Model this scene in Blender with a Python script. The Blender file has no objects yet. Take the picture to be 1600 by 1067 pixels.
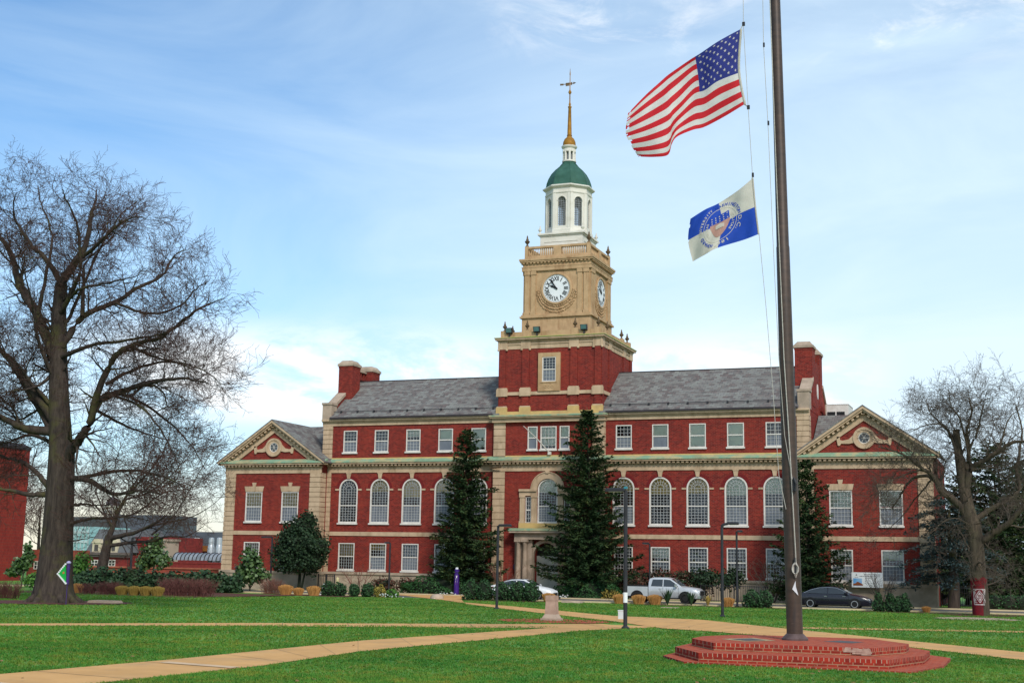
import bpy, math, random
from mathutils import Vector, Matrix
import numpy as np
random.seed(7)
PI = math.pi
sc = bpy.context.scene
COL = sc.collection

# ------------------------------------------------------------------ camera
FPX, YAW, PITCH, ROLL = 2078.25, 0.36836, 0.16383, 0.017675
CAMP = Vector((36.0503, -102.3404, 3.2))
cy_, sy_, cp_, sp_, cr_, sr_ = (math.cos(YAW), math.sin(YAW), math.cos(PITCH), math.sin(PITCH), math.cos(ROLL), math.sin(ROLL))
c_fwd = Vector((-sy_*cp_, cy_*cp_, sp_))
c_r0 = Vector((cy_, sy_, 0))
c_u0 = c_r0.cross(c_fwd)
c_right = cr_*c_r0 + sr_*c_u0
c_up = -sr_*c_r0 + cr_*c_u0
cam = bpy.data.objects.new('camera', bpy.data.cameras.new('camera'))
COL.objects.link(cam)
m3 = Matrix((c_right, c_up, -c_fwd)).transposed()
cam.matrix_world = Matrix.Translation(CAMP) @ m3.to_4x4()
cam.data.sensor_width = 36.0
cam.data.lens = 36.0*FPX/1600.0
cam.data.clip_start = 0.5
cam.data.clip_end = 6000
sc.camera = cam

# ------------------------------------------------------------------ world and sun
SUN_EL, SUN_AZ = math.radians(38), math.radians(-38)     # azimuth measured from -Y (in front of the building) towards +X for positive x
sun_dir = Vector((math.sin(-SUN_AZ)*math.cos(SUN_EL), -math.cos(SUN_AZ)*math.cos(SUN_EL), math.sin(SUN_EL)))
world = bpy.data.worlds.new('World'); sc.world = world; world.use_nodes = True
wn, wl = world.node_tree.nodes, world.node_tree.links
for n in list(wn): wn.remove(n)
def wnode(t, **k):
    n = wn.new(t)
    for a, b in k.items(): setattr(n, a, b)
    return n
w_out = wnode('ShaderNodeOutputWorld'); w_bg = wnode('ShaderNodeBackground'); w_bg.inputs[1].default_value = 0.1
w_sky = wnode('ShaderNodeTexSky', sky_type='NISHITA', sun_disc=False)
w_sky.sun_elevation = SUN_EL
w_sky.sun_rotation = math.atan2(sun_dir.x, sun_dir.y)
w_sky.air_density = 1.0; w_sky.dust_density = 0.6; w_sky.ozone_density = 2.0
w_tc = wnode('ShaderNodeTexCoord')
w_sep = wnode('ShaderNodeSeparateXYZ'); wl.new(w_tc.outputs['Generated'], w_sep.inputs[0])
def wmath(op, a, b=None, clamp=False):
    n = wnode('ShaderNodeMath', operation=op); n.use_clamp = clamp
    for i, v in enumerate((a, b)):
        if v is None: continue
        if isinstance(v, (int, float)): n.inputs[i].default_value = v
        else: wl.new(v, n.inputs[i])
    return n.outputs[0]
def wrange(v, a, b, c, d, smooth=True):
    n = wnode('ShaderNodeMapRange'); n.interpolation_type = 'SMOOTHSTEP' if smooth else 'LINEAR'
    wl.new(v, n.inputs[0])
    for i, x in enumerate((a, b, c, d)): n.inputs[i+1].default_value = x
    return n.outputs[0]
def wnoise(scale, sz, detail, rough, off=0.0, dist=0.0):
    mp = wnode('ShaderNodeMapping'); mp.inputs['Scale'].default_value = (1, 1, sz); mp.inputs['Location'].default_value = (off, off*0.7, off*0.3)
    wl.new(w_tc.outputs['Generated'], mp.inputs[0])
    n = wnode('ShaderNodeTexNoise'); n.inputs['Scale'].default_value = scale; n.inputs['Detail'].default_value = detail; n.inputs['Roughness'].default_value = rough
    n.inputs['Distortion'].default_value = dist
    wl.new(mp.outputs[0], n.inputs['Vector'])
    return n.outputs[0]
# thin high veil: thicker toward the horizon and toward the right of the view
veil = wrange(w_sep.outputs['Z'], 0.0, 0.42, 0.66, 0.14)
veil = wmath('ADD', veil, wrange(w_sep.outputs['X'], -0.68, -0.18, -0.08, 0.42))
veil = wmath('ADD', veil, wmath('MULTIPLY', wmath('SUBTRACT', wnoise(3.4, 3.2, 6, 0.55, 3.1, 0.8), 0.5), 0.85))
veil = wmath('MULTIPLY', wmath('MAXIMUM', veil, 0.0), 1.0, True)
# low puffy banks near the horizon and wisps high up
def wbox(xa, xb, za, zb, fx, fz):
    m = wmath('MULTIPLY', wrange(w_sep.outputs['X'], xa-fx, xa+fx, 0, 1), wrange(w_sep.outputs['X'], xb-fx, xb+fx, 1, 0))
    return wmath('MULTIPLY', m, wmath('MULTIPLY', wrange(w_sep.outputs['Z'], za-fz*0.5, za+fz*0.5, 0, 1), wrange(w_sep.outputs['Z'], zb-fz, zb+fz, 1, 0)))
puff = wnoise(9.0, 2.6, 8, 0.62, 1.7, 0.3)
bank = wmath('MAXIMUM', wbox(-0.62, -0.36, 0.10, 0.162, 0.06, 0.022), wbox(-0.29, -0.11, 0.10, 0.160, 0.04, 0.022))
bank = wmath('MULTIPLY', bank, wrange(puff, 0.36, 0.54, 0.05, 1.0))
wisp = wmath('MAXIMUM', wbox(-0.33, -0.17, 0.37, 0.60, 0.06, 0.03), wbox(-0.13, 0.12, 0.355, 0.60, 0.06, 0.03))
wisp = wmath('MULTIPLY', wisp, wrange(wnoise(11.0, 1.8, 8, 0.65, 5.3, 0.9), 0.44, 0.74, 0, 0.7))
cloud = wmath('MULTIPLY', wmath('MAXIMUM', bank, wisp), 0.9, True)
def wmix(f, a, b):
    n = wnode('ShaderNodeMix', data_type='RGBA')
    wl.new(f, n.inputs[0])
    for i, v in ((6, a), (7, b)):
        if isinstance(v, tuple): n.inputs[i].default_value = v
        else: wl.new(v, n.inputs[i])
    return n.outputs[2]
w_gain = wnode('ShaderNodeMix', data_type='RGBA', blend_type='MULTIPLY'); w_gain.inputs[0].default_value = 1.0
wl.new(w_sky.outputs[0], w_gain.inputs[6]); w_gain.inputs[7].default_value = (0.86, 1.18, 1.36, 1)
col = wmix(veil, w_gain.outputs[2], (6.5, 8.0, 9.1, 1))
col = wmix(cloud, col, (9.4, 9.5, 9.5, 1))
glow = wmath('MULTIPLY', wrange(w_sep.outputs['Z'], 0.015, 0.085, 0.6, 0), wrange(w_sep.outputs['X'], -0.60, -0.42, 1, 0))
col = wmix(glow, col, (9.3, 7.6, 5.2, 1))
wl.new(col, w_bg.inputs[0]); wl.new(w_bg.outputs[0], w_out.inputs[0])

sun = bpy.data.objects.new('sun', bpy.data.lights.new('sun', 'SUN')); COL.objects.link(sun)
sun.data.energy = 2.4; sun.data.angle = math.radians(12); sun.data.color = (1.0, 0.93, 0.84)
sun.rotation_euler = sun_dir.to_track_quat('Z', 'Y').to_euler()

sc.view_settings.view_transform = 'Standard'; sc.view_settings.look = 'None'
sc.view_settings.exposure = 0.35; sc.view_settings.gamma = 1.0

# ------------------------------------------------------------------ helpers
def ray(px, py):
    return c_right*((px-800)/FPX) + c_up*((533.5-py)/FPX) + c_fwd
def at(px, py, Y):
    """point of the place seen at a pixel of the photo, at depth Y"""
    d = ray(px, py); t = (Y-CAMP.y)/d.y
    return CAMP + d*t
def gz(y):
    return 0.5 + max(0.0, (-20.0-y)*0.0114)
def ground(px, py):
    d = ray(px, py); lo, hi = 4.0, 400.0
    for _ in range(50):
        m = (lo+hi)/2; P = CAMP + d*m
        if P.z > gz(P.y): lo = m
        else: hi = m
    return P
def scale_at(P):      # photo pixels per metre at a point
    return FPX/((Vector(P)-CAMP).dot(c_fwd))

class MB:
    def __init__(s): s.v = []; s.f = []; s.m = []
    def add(s, vs, fs, mi=0):
        o = len(s.v); s.v += [tuple(v) for v in vs]
        for f in fs: s.f.append(tuple(i+o for i in f)); s.m.append(mi)
    def quad(s, a, b, c, d, mi=0): s.add((a, b, c, d), ((0, 1, 2, 3),), mi)
    def box(s, x0, x1, y0, y1, z0, z1, mi=0):
        if x0 > x1: x0, x1 = x1, x0
        if y0 > y1: y0, y1 = y1, y0
        s.add([(x0,y0,z0),(x1,y0,z0),(x1,y1,z0),(x0,y1,z0),(x0,y0,z1),(x1,y0,z1),(x1,y1,z1),(x0,y1,z1)],
              [(0,3,2,1),(4,5,6,7),(0,1,5,4),(1,2,6,5),(2,3,7,6),(3,0,4,7)], mi)
    def frustum(s, cx, cy, z0, z1, hx0, hy0, hx1, hy1, mi=0):
        s.add([(cx-hx0,cy-hy0,z0),(cx+hx0,cy-hy0,z0),(cx+hx0,cy+hy0,z0),(cx-hx0,cy+hy0,z0),
               (cx-hx1,cy-hy1,z1),(cx+hx1,cy-hy1,z1),(cx+hx1,cy+hy1,z1),(cx-hx1,cy+hy1,z1)],
              [(0,3,2,1),(4,5,6,7),(0,1,5,4),(1,2,6,5),(2,3,7,6),(3,0,4,7)], mi)
    def prism(s, poly, plane, a, b, mi=0):
        """extrude a 2D polygon; plane 'xz' extrudes along y, 'yz' along x, 'xy' along z"""
        f = {'xz': lambda p, t: (p[0], t, p[1]), 'yz': lambda p, t: (t, p[0], p[1]), 'xy': lambda p, t: (p[0], p[1], t)}[plane]
        n = len(poly); vs = [f(p, a) for p in poly] + [f(p, b) for p in poly]
        fs = [tuple(range(n)), tuple(range(2*n-1, n-1, -1))] + [(i, i+n, (i+1) % n+n, (i+1) % n) for i in range(n)]
        s.add(vs, fs, mi)
    def lathe(s, prof, cx, cy, n=16, mi=0, ph=0.0, cap=True):
        vs = []
        for r, z in prof:
            for k in range(n):
                a = ph + 2*PI*k/n; vs.append((cx+r*math.cos(a), cy+r*math.sin(a), z))
        fs = []
        for j in range(len(prof)-1):
            for k in range(n):
                k2 = (k+1) % n; fs.append((j*n+k, j*n+k2, (j+1)*n+k2, (j+1)*n+k))
        if cap:
            fs.append(tuple(range(n-1, -1, -1))); fs.append(tuple((len(prof)-1)*n+k for k in range(n)))
        s.add(vs, fs, mi)
    def tube(s, pts, rad, n=6, mi=0, cap=True):
        vs = []; pts = [Vector(p) for p in pts]; L = len(pts); ref = None
        for i, p in enumerate(pts):
            d = (pts[min(i+1, L-1)]-pts[max(i-1, 0)]).normalized()
            if ref is None:
                ref = Vector((0, 0, 1)) if abs(d.z) < 0.9 else Vector((1, 0, 0))
            u = d.cross(ref)
            if u.length < 1e-4: u = d.orthogonal()
            u.normalize(); w = d.cross(u)
            r = rad[i] if isinstance(rad, (list, tuple)) else rad
            for k in range(n):
                a = 2*PI*k/n; vs.append(p + u*(math.cos(a)*r) + w*(math.sin(a)*r))
        fs = [(j*n+k, j*n+(k+1) % n, (j+1)*n+(k+1) % n, (j+1)*n+k) for j in range(L-1) for k in range(n)]
        if cap and n > 2: fs += [tuple(range(n-1, -1, -1)), tuple((L-1)*n+k for k in range(n))]
        s.add(vs, fs, mi)
    def ring_xz(s, cx, cz, r0, r1, a0, a1, y0, y1, n=16, mi=0):
        """arched band standing in the xz plane"""
        for k in range(n):
            t0, t1 = a0+(a1-a0)*k/n, a0+(a1-a0)*(k+1)/n
            P = [(cx+r*math.cos(t), cz+r*math.sin(t)) for r, t in ((r0, t0), (r1, t0), (r1, t1), (r0, t1))]
            s.prism(P, 'xz', y0, y1, mi)

WL = {}
def finish(o, parent, label, cat, group, kind):
    COL.objects.link(o)
    if parent is not None: o.parent = parent
    if label: o['label'] = label
    if cat: o['category'] = cat
    if group: o['group'] = group
    if kind: o['kind'] = kind
    return o
def thing(name, loc, label, cat, group=None, rotz=0.0):
    o = bpy.data.objects.new(name, None); o.empty_display_size = 0.3
    o.location = loc; o.rotation_euler = (0, 0, rotz)
    finish(o, None, label, cat, group, None)
    WL[o] = Vector(loc) if rotz == 0 else None
    return o
def obj(name, mb, mats, parent=None, label=None, cat=None, group=None, kind=None, smooth=None, loc=None, local=False):
    """one mesh object; vertices are given in place coordinates unless local"""
    base = Vector((0, 0, 0))
    if parent is not None and not local:
        base = WL.get(parent) or Vector((0, 0, 0))
    org = Vector(loc) if loc is not None else None
    me = bpy.data.meshes.new(name)
    off = org if org is not None else base
    vs = mb.v if off.length == 0 or (local and org is None) else [(v[0]-off.x, v[1]-off.y, v[2]-off.z) for v in mb.v]
    me.from_pydata(vs, [], mb.f)
    if not isinstance(mats, (list, tuple)): mats = [mats]
    for m in mats: me.materials.append(m)
    if len(mats) > 1: me.polygons.foreach_set('material_index', mb.m)
    if smooth is not None:
        me.polygons.foreach_set('use_smooth', [True]*len(me.polygons))
        if smooth < 180: me.set_sharp_from_angle(angle=math.radians(smooth))
    me.update()
    o = bpy.data.objects.new(name, me)
    if org is not None: o.location = org - (base if parent is not None else Vector((0, 0, 0)))
    finish(o, parent, label, cat, group, kind)
    WL[o] = (org if org is not None else base)
    return o
def copy_tree(o, parent=None):
    c = o.copy(); COL.objects.link(c)
    if parent is not None: c.parent = parent
    for ch in list(o.children): copy_tree(ch, c)
    return c

# ------------------------------------------------------------------ materials
def newmat(name):
    m = bpy.data.materials.new(name); m.use_nodes = True
    nt = m.node_tree; b = nt.nodes['Principled BSDF']
    return m, nt, b
def mixrgb(nt, f, a, b, blend='MIX'):
    n = nt.nodes.new('ShaderNodeMix'); n.data_type = 'RGBA'; n.blend_type = blend
    for i, v in ((0, f), (6, a), (7, b)):
        if isinstance(v, (int, float)): n.inputs[i].default_value = v
        elif isinstance(v, tuple): n.inputs[i].default_value = (v[0], v[1], v[2], 1)
        else: nt.links.new(v, n.inputs[i])
    return n.outputs[2]
def noise(nt, scale, detail=4, rough=0.55, vec=None, sc3=None):
    n = nt.nodes.new('ShaderNodeTexNoise'); n.inputs['Scale'].default_value = scale
    n.inputs['Detail'].default_value = detail; n.inputs['Roughness'].default_value = rough
    if vec is None:
        tc = nt.nodes.new('ShaderNodeNewGeometry'); vec = tc.outputs['Position']
    if sc3:
        mp = nt.nodes.new('ShaderNodeMapping'); mp.inputs['Scale'].default_value = sc3; nt.links.new(vec, mp.inputs[0]); vec = mp.outputs[0]
    nt.links.new(vec, n.inputs['Vector'])
    return n.outputs[0]
def ramp(nt, v, a, b):
    n = nt.nodes.new('ShaderNodeMapRange'); n.inputs[1].default_value = a; n.inputs[2].default_value = b
    nt.links.new(v, n.inputs[0]); return n.outputs[0]
def bump(nt, b, h, strength, dist=0.02):
    n = nt.nodes.new('ShaderNodeBump'); n.inputs['Strength'].default_value = strength; n.inputs['Distance'].default_value = dist
    nt.links.new(h, n.inputs['Height']); nt.links.new(n.outputs[0], b.inputs['Normal'])
def pm(name, c1, c2=None, scale=3.0, rough=0.7, lo=0.35, hi=0.65, bmp=0.0, metal=0.0, sc3=None, spec=0.2, detail=5, c3=None, scale3=0.6, st3=None):
    m, nt, b = newmat(name)
    b.inputs['Roughness'].default_value = rough; b.inputs['Metallic'].default_value = metal
    b.inputs['Specular IOR Level'].default_value = spec
    if c2 is None:
        c2 = tuple(x*0.82 for x in c1)
    nz = noise(nt, scale, detail, sc3=sc3)
    c = mixrgb(nt, ramp(nt, nz, lo, hi), c1, c2)
    if c3: c = mixrgb(nt, ramp(nt, noise(nt, scale3, 6, 0.65, sc3=st3), 0.5, 0.75), c, c3)
    nt.links.new(c, b.inputs['Base Color'])
    if bmp: bump(nt, b, nz, bmp)
    return m
def wallvec(nt):
    """(along the wall, height) for walls that run along x or y"""
    g = nt.nodes.new('ShaderNodeNewGeometry'); s = nt.nodes.new('ShaderNodeSeparateXYZ'); nt.links.new(g.outputs['Position'], s.inputs[0])
    a = nt.nodes.new('ShaderNodeMath'); a.operation = 'ADD'; nt.links.new(s.outputs[0], a.inputs[0]); nt.links.new(s.outputs[1], a.inputs[1])
    c = nt.nodes.new('ShaderNodeCombineXYZ'); nt.links.new(a.outputs[0], c.inputs[0]); nt.links.new(s.outputs[2], c.inputs[1])
    return c.outputs[0]
def brick(name, c1, c2, mortar, bw=0.22, bh=0.075, ms=0.010, vec=None, dirt=(0.13, 0.02, 0.02), bmp=0.25, rough=0.85, stain=0.35):
    m, nt, b = newmat(name); b.inputs['Roughness'].default_value = rough; b.inputs['Specular IOR Level'].default_value = 0.1
    t = nt.nodes.new('ShaderNodeTexBrick')
    v = wallvec(nt) if vec is None else vec(nt)
    nt.links.new(v, t.inputs['Vector'])
    t.inputs['Scale'].default_value = 1.0; t.inputs['Brick Width'].default_value = bw; t.inputs['Row Height'].default_value = bh
    t.inputs['Mortar Size'].default_value = ms; t.inputs['Mortar Smooth'].default_value = 0.3; t.inputs['Bias'].default_value = 0.0
    t.inputs['Color1'].default_value = (*c1, 1); t.inputs['Color2'].default_value = (*c2, 1); t.inputs['Mortar'].default_value = (*mortar, 1)
    c = mixrgb(nt, ramp(nt, noise(nt, 5.5, 6, 0.75), 0.46, 0.8), t.outputs[0], dirt)
    f = nt.nodes.new('ShaderNodeMath'); f.operation = 'MULTIPLY'; f.inputs[1].default_value = stain
    nt.links.new(ramp(nt, noise(nt, 0.45, 7, 0.75), 0.45, 0.75), f.inputs[0])
    c2n = mixrgb(nt, f.outputs[0], c, (0.38, 0.06, 0.03))
    g2 = nt.nodes.new('ShaderNodeMath'); g2.operation = 'MULTIPLY'; g2.inputs[1].default_value = 0.3
    nt.links.new(ramp(nt, noise(nt, 1.0, 6, 0.7, sc3=(1.6, 1.6, 0.22)), 0.5, 0.78), g2.inputs[0])
    c2n = mixrgb(nt, g2.outputs[0], c2n, (0.06, 0.012, 0.010))
    nt.links.new(c2n, b.inputs['Base Color'])
    if bmp: bump(nt, b, t.outputs['Fac'], -bmp, 0.01)
    return m
def leafmat(name, c1, c2, rough=0.6, spec=0.3, c3=None):
    m, nt, b = newmat(name); b.inputs['Roughness'].default_value = rough; b.inputs['Specular IOR Level'].default_value = spec
    g = nt.nodes.new('ShaderNodeNewGeometry')
    c = mixrgb(nt, g.outputs['Random Per Island'], c1, c2)
    if c3: c = mixrgb(nt, ramp(nt, noise(nt, 1.1, 3), 0.5, 0.7), c, c3)
    nt.links.new(c, b.inputs['Base Color'])
    return m
M = {}
M['brick'] = brick('red_brick', (0.265, 0.024, 0.018), (0.11, 0.010, 0.011), (0.20, 0.075, 0.055), 0.27, 0.10, 0.013, dirt=(0.11, 0.014, 0.012))
M['brick_far'] = pm('far_brick', (0.22, 0.03, 0.025), (0.15, 0.02, 0.02), 2.0, 0.85)
M['brick_wall'] = brick('orange_brick', (0.33, 0.06, 0.035), (0.24, 0.04, 0.028), (0.25, 0.13, 0.09))
M['stone'] = pm('limestone', (0.53, 0.385, 0.255), (0.43, 0.31, 0.20), 1.6, 0.8, bmp=0.1, c3=(0.27, 0.185, 0.11), scale3=1.0, st3=(1.5, 1.5, 0.3))
M['stone_warm'] = pm('warm_limestone', (0.49, 0.325, 0.18), (0.40, 0.262, 0.14), 1.8, 0.8, bmp=0.1, c3=(0.26, 0.14, 0.065), scale3=1.0, st3=(1.5, 1.5, 0.35))
M['stone_yellow'] = pm('yellow_stone', (0.58, 0.39, 0.15), (0.47, 0.32, 0.13), 1.4, 0.8, c3=(0.36, 0.24, 0.12))
M['stone_grey'] = pm('grey_stone', (0.43, 0.33, 0.25), (0.32, 0.245, 0.18), 1.7, 0.85, bmp=0.1, c3=(0.22, 0.18, 0.14))
M['green_trim'] = pm('weathered_copper', (0.20, 0.33, 0.22), (0.42, 0.36, 0.20), 1.1, 0.7, lo=0.42, hi=0.6, c3=(0.16, 0.22, 0.14))
M['white'] = pm('white_paint', (0.66, 0.62, 0.57), (0.56, 0.52, 0.47), 2.5, 0.55)
M['muntin'] = pm('muntin_paint', (0.44, 0.44, 0.43), (0.38, 0.38, 0.375), 2.5, 0.6)
M['belfry'] = pm('belfry_paint', (0.66, 0.625, 0.55), (0.53, 0.49, 0.41), 1.2, 0.6, lo=0.45, hi=0.8)
M['dome'] = pm('green_copper', (0.026, 0.080, 0.055), (0.042, 0.115, 0.085), 1.6, 0.6, bmp=0.05, c3=(0.03, 0.09, 0.07))
M['gold'] = pm('gilding', (0.34, 0.165, 0.022), (0.22, 0.10, 0.016), 3.0, 0.6, metal=0.2)
M['bronze'] = pm('dark_bronze', (0.15, 0.10, 0.055), (0.085, 0.055, 0.03), 4.0, 0.6, metal=0.2)
M['dark'] = pm('dark_metal', (0.035, 0.035, 0.04), (0.025, 0.025, 0.028), 4.0, 0.55)
M['black'] = pm('black_paint', (0.012, 0.012, 0.013), (0.02, 0.02, 0.02), 6.0, 0.5)
M['louvre'] = pm('louvre_shade', (0.24, 0.25, 0.26), (0.18, 0.19, 0.20), 4.0, 0.7)
M['blind'] = pm('cream_blind', (0.82, 0.80, 0.62), (0.74, 0.72, 0.56), 1.0, 0.8)
M['gold_blind'] = pm('tan_blind', (0.85, 0.56, 0.15), (0.60, 0.40, 0.11), 1.6, 0.85)
M['screen'] = pm('window_screen', (0.165, 0.185, 0.215), (0.12, 0.135, 0.16), 1.2, 0.7, sc3=(1, 1, 0.5))
M['dim'] = pm('room_dark', (0.02, 0.019, 0.018), (0.03, 0.028, 0.026), 1.0, 0.9)
def glassmat():
    m, nt, b = newmat('window_glass'); nt.nodes.remove(b)
    out = nt.nodes['Material Output']
    g = nt.nodes.new('ShaderNodeBsdfGlossy'); g.inputs['Roughness'].default_value = 0.03; g.inputs['Color'].default_value = (0.85, 0.9, 0.95, 1)
    t = nt.nodes.new('ShaderNodeBsdfTransparent'); t.inputs['Color'].default_value = (0.88, 0.90, 0.91, 1)
    lw = nt.nodes.new('ShaderNodeFresnel'); lw.inputs[0].default_value = 1.75
    bn = nt.nodes.new('ShaderNodeBump'); bn.inputs['Strength'].default_value = 0.25; bn.inputs['Distance'].default_value = 0.05
    nt.links.new(noise(nt, 1.3, 2), bn.inputs['Height']); nt.links.new(bn.outputs[0], g.inputs['Normal'])
    mx = nt.nodes.new('ShaderNodeMixShader'); nt.links.new(lw.outputs[0], mx.inputs[0]); nt.links.new(t.outputs[0], mx.inputs[1]); nt.links.new(g.outputs[0], mx.inputs[2])
    nt.links.new(mx.outputs[0], out.inputs[0]); return m
M['glass'] = glassmat()
def carglass():
    m, nt, b = newmat('tinted_glass'); b.inputs['Base Color'].default_value = (0.02, 0.025, 0.03, 1); b.inputs['Roughness'].default_value = 0.06
    b.inputs['Specular IOR Level'].default_value = 0.8
    nz = noise(nt, 2.0, 2); bump(nt, b, nz, 0.05)
    return m
M['carglass'] = carglass()
def slate(name, axis):
    m, nt, b = newmat(name); b.inputs['Roughness'].default_value = 0.85; b.inputs['Specular IOR Level'].default_value = 0.12
    g = nt.nodes.new('ShaderNodeNewGeometry'); s = nt.nodes.new('ShaderNodeSeparateXYZ'); nt.links.new(g.outputs['Position'], s.inputs[0])
    c = nt.nodes.new('ShaderNodeCombineXYZ'); nt.links.new(s.outputs[axis], c.inputs[0]); nt.links.new(s.outputs[2], c.inputs[1])
    t = nt.nodes.new('ShaderNodeTexBrick'); nt.links.new(c.outputs[0], t.inputs['Vector'])
    t.inputs['Scale'].default_value = 1; t.inputs['Brick Width'].default_value = 0.42; t.inputs['Row Height'].default_value = 0.18
    t.inputs['Mortar Size'].default_value = 0.014; t.inputs['Color1'].default_value = (0.215, 0.21, 0.20, 1); t.inputs['Color2'].default_value = (0.095, 0.09, 0.088, 1)
    t.inputs['Mortar'].default_value = (0.05, 0.05, 0.055, 1)
    t2 = nt.nodes.new('ShaderNodeTexBrick'); nt.links.new(c.outputs[0], t2.inputs['Vector'])
    t2.inputs['Scale'].default_value = 1; t2.inputs['Brick Width'].default_value = 0.42; t2.inputs['Row Height'].default_value = 0.18; t2.inputs['Mortar Size'].default_value = 0.0
    t2.offset = 0.5; t2.inputs['Color1'].default_value = (0.195, 0.20, 0.18, 1); t2.inputs['Color2'].default_value = (0.14, 0.105, 0.10, 1)
    f = ramp(nt, noise(nt, 4.5, 4, 0.7, vec=c.outputs[0], sc3=(0.8, 1.5, 1)), 0.42, 0.58)
    col = mixrgb(nt, f, t.outputs[0], t2.outputs[0])
    col = mixrgb(nt, ramp(nt, noise(nt, 0.35, 4), 0.5, 1.0), col, (0.14, 0.14, 0.132))
    nt.links.new(col, b.inputs['Base Color']); bump(nt, b, t.outputs['Fac'], -0.5, 0.02)
    return m
M['slate_x'] = slate('slate_tiles', 0); M['slate_y'] = slate('slate_tiles_side', 1)

# ================================================================== THE LIBRARY BUILDING
LIB = thing('library_building', (0, 0, 0.5), 'long red brick library with stone trim, slate roof and white domed clock tower', 'building')

def wall_band(mb, x0, x1, y, z0, z1, ops, depth=0.16, mi=0):
    """front wall facing -y with openings (xc, hw, zb, zt, arch)"""
    ops = sorted(ops); xs = x0
    for xc, hw, zb, zt, arch in ops:
        mb.quad((xs, y, z0), (xc-hw, y, z0), (xc-hw, y, z1), (xs, y, z1), mi)
        if zb > z0: mb.quad((xc-hw, y, z0), (xc+hw, y, z0), (xc+hw, y, zb), (xc-hw, y, zb), mi)
        yb = y+depth
        if arch:
            sp = zt-hw; n = 16
            pts = [(xc-hw*math.cos(PI*k/n), sp+hw*math.sin(PI*k/n)) for k in range(n+1)]
            for k in range(n):
                (ax, az), (bx, bz) = pts[k], pts[k+1]
                mb.quad((ax, y, az), (bx, y, bz), (bx, y, z1), (ax, y, z1), mi)
                mb.quad((ax, y, az), (ax, yb, az), (bx, yb, bz), (bx, y, bz), mi)
        else:
            sp = zt
            if zt < z1: mb.quad((xc-hw, y, zt), (xc+hw, y, zt), (xc+hw, y, z1), (xc-hw, y, z1), mi)
            mb.quad((xc-hw, y, zt), (xc-hw, yb, zt), (xc+hw, yb, zt), (xc+hw, y, zt), mi)
        mb.quad((xc-hw, y, zb), (xc-hw, yb, zb), (xc-hw, yb, sp), (xc-hw, y, sp), mi)
        mb.quad((xc+hw, y, zb), (xc+hw, y, sp), (xc+hw, yb, sp), (xc+hw, yb, zb), mi)
        mb.quad((xc-hw, y, zb), (xc+hw, y, zb), (xc+hw, yb, zb), (xc-hw, yb, zb), mi)
        xs = xc+hw
    mb.quad((xs, y, z0), (x1, y, z0), (x1, y, z1), (xs, y, z1), mi)

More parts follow.
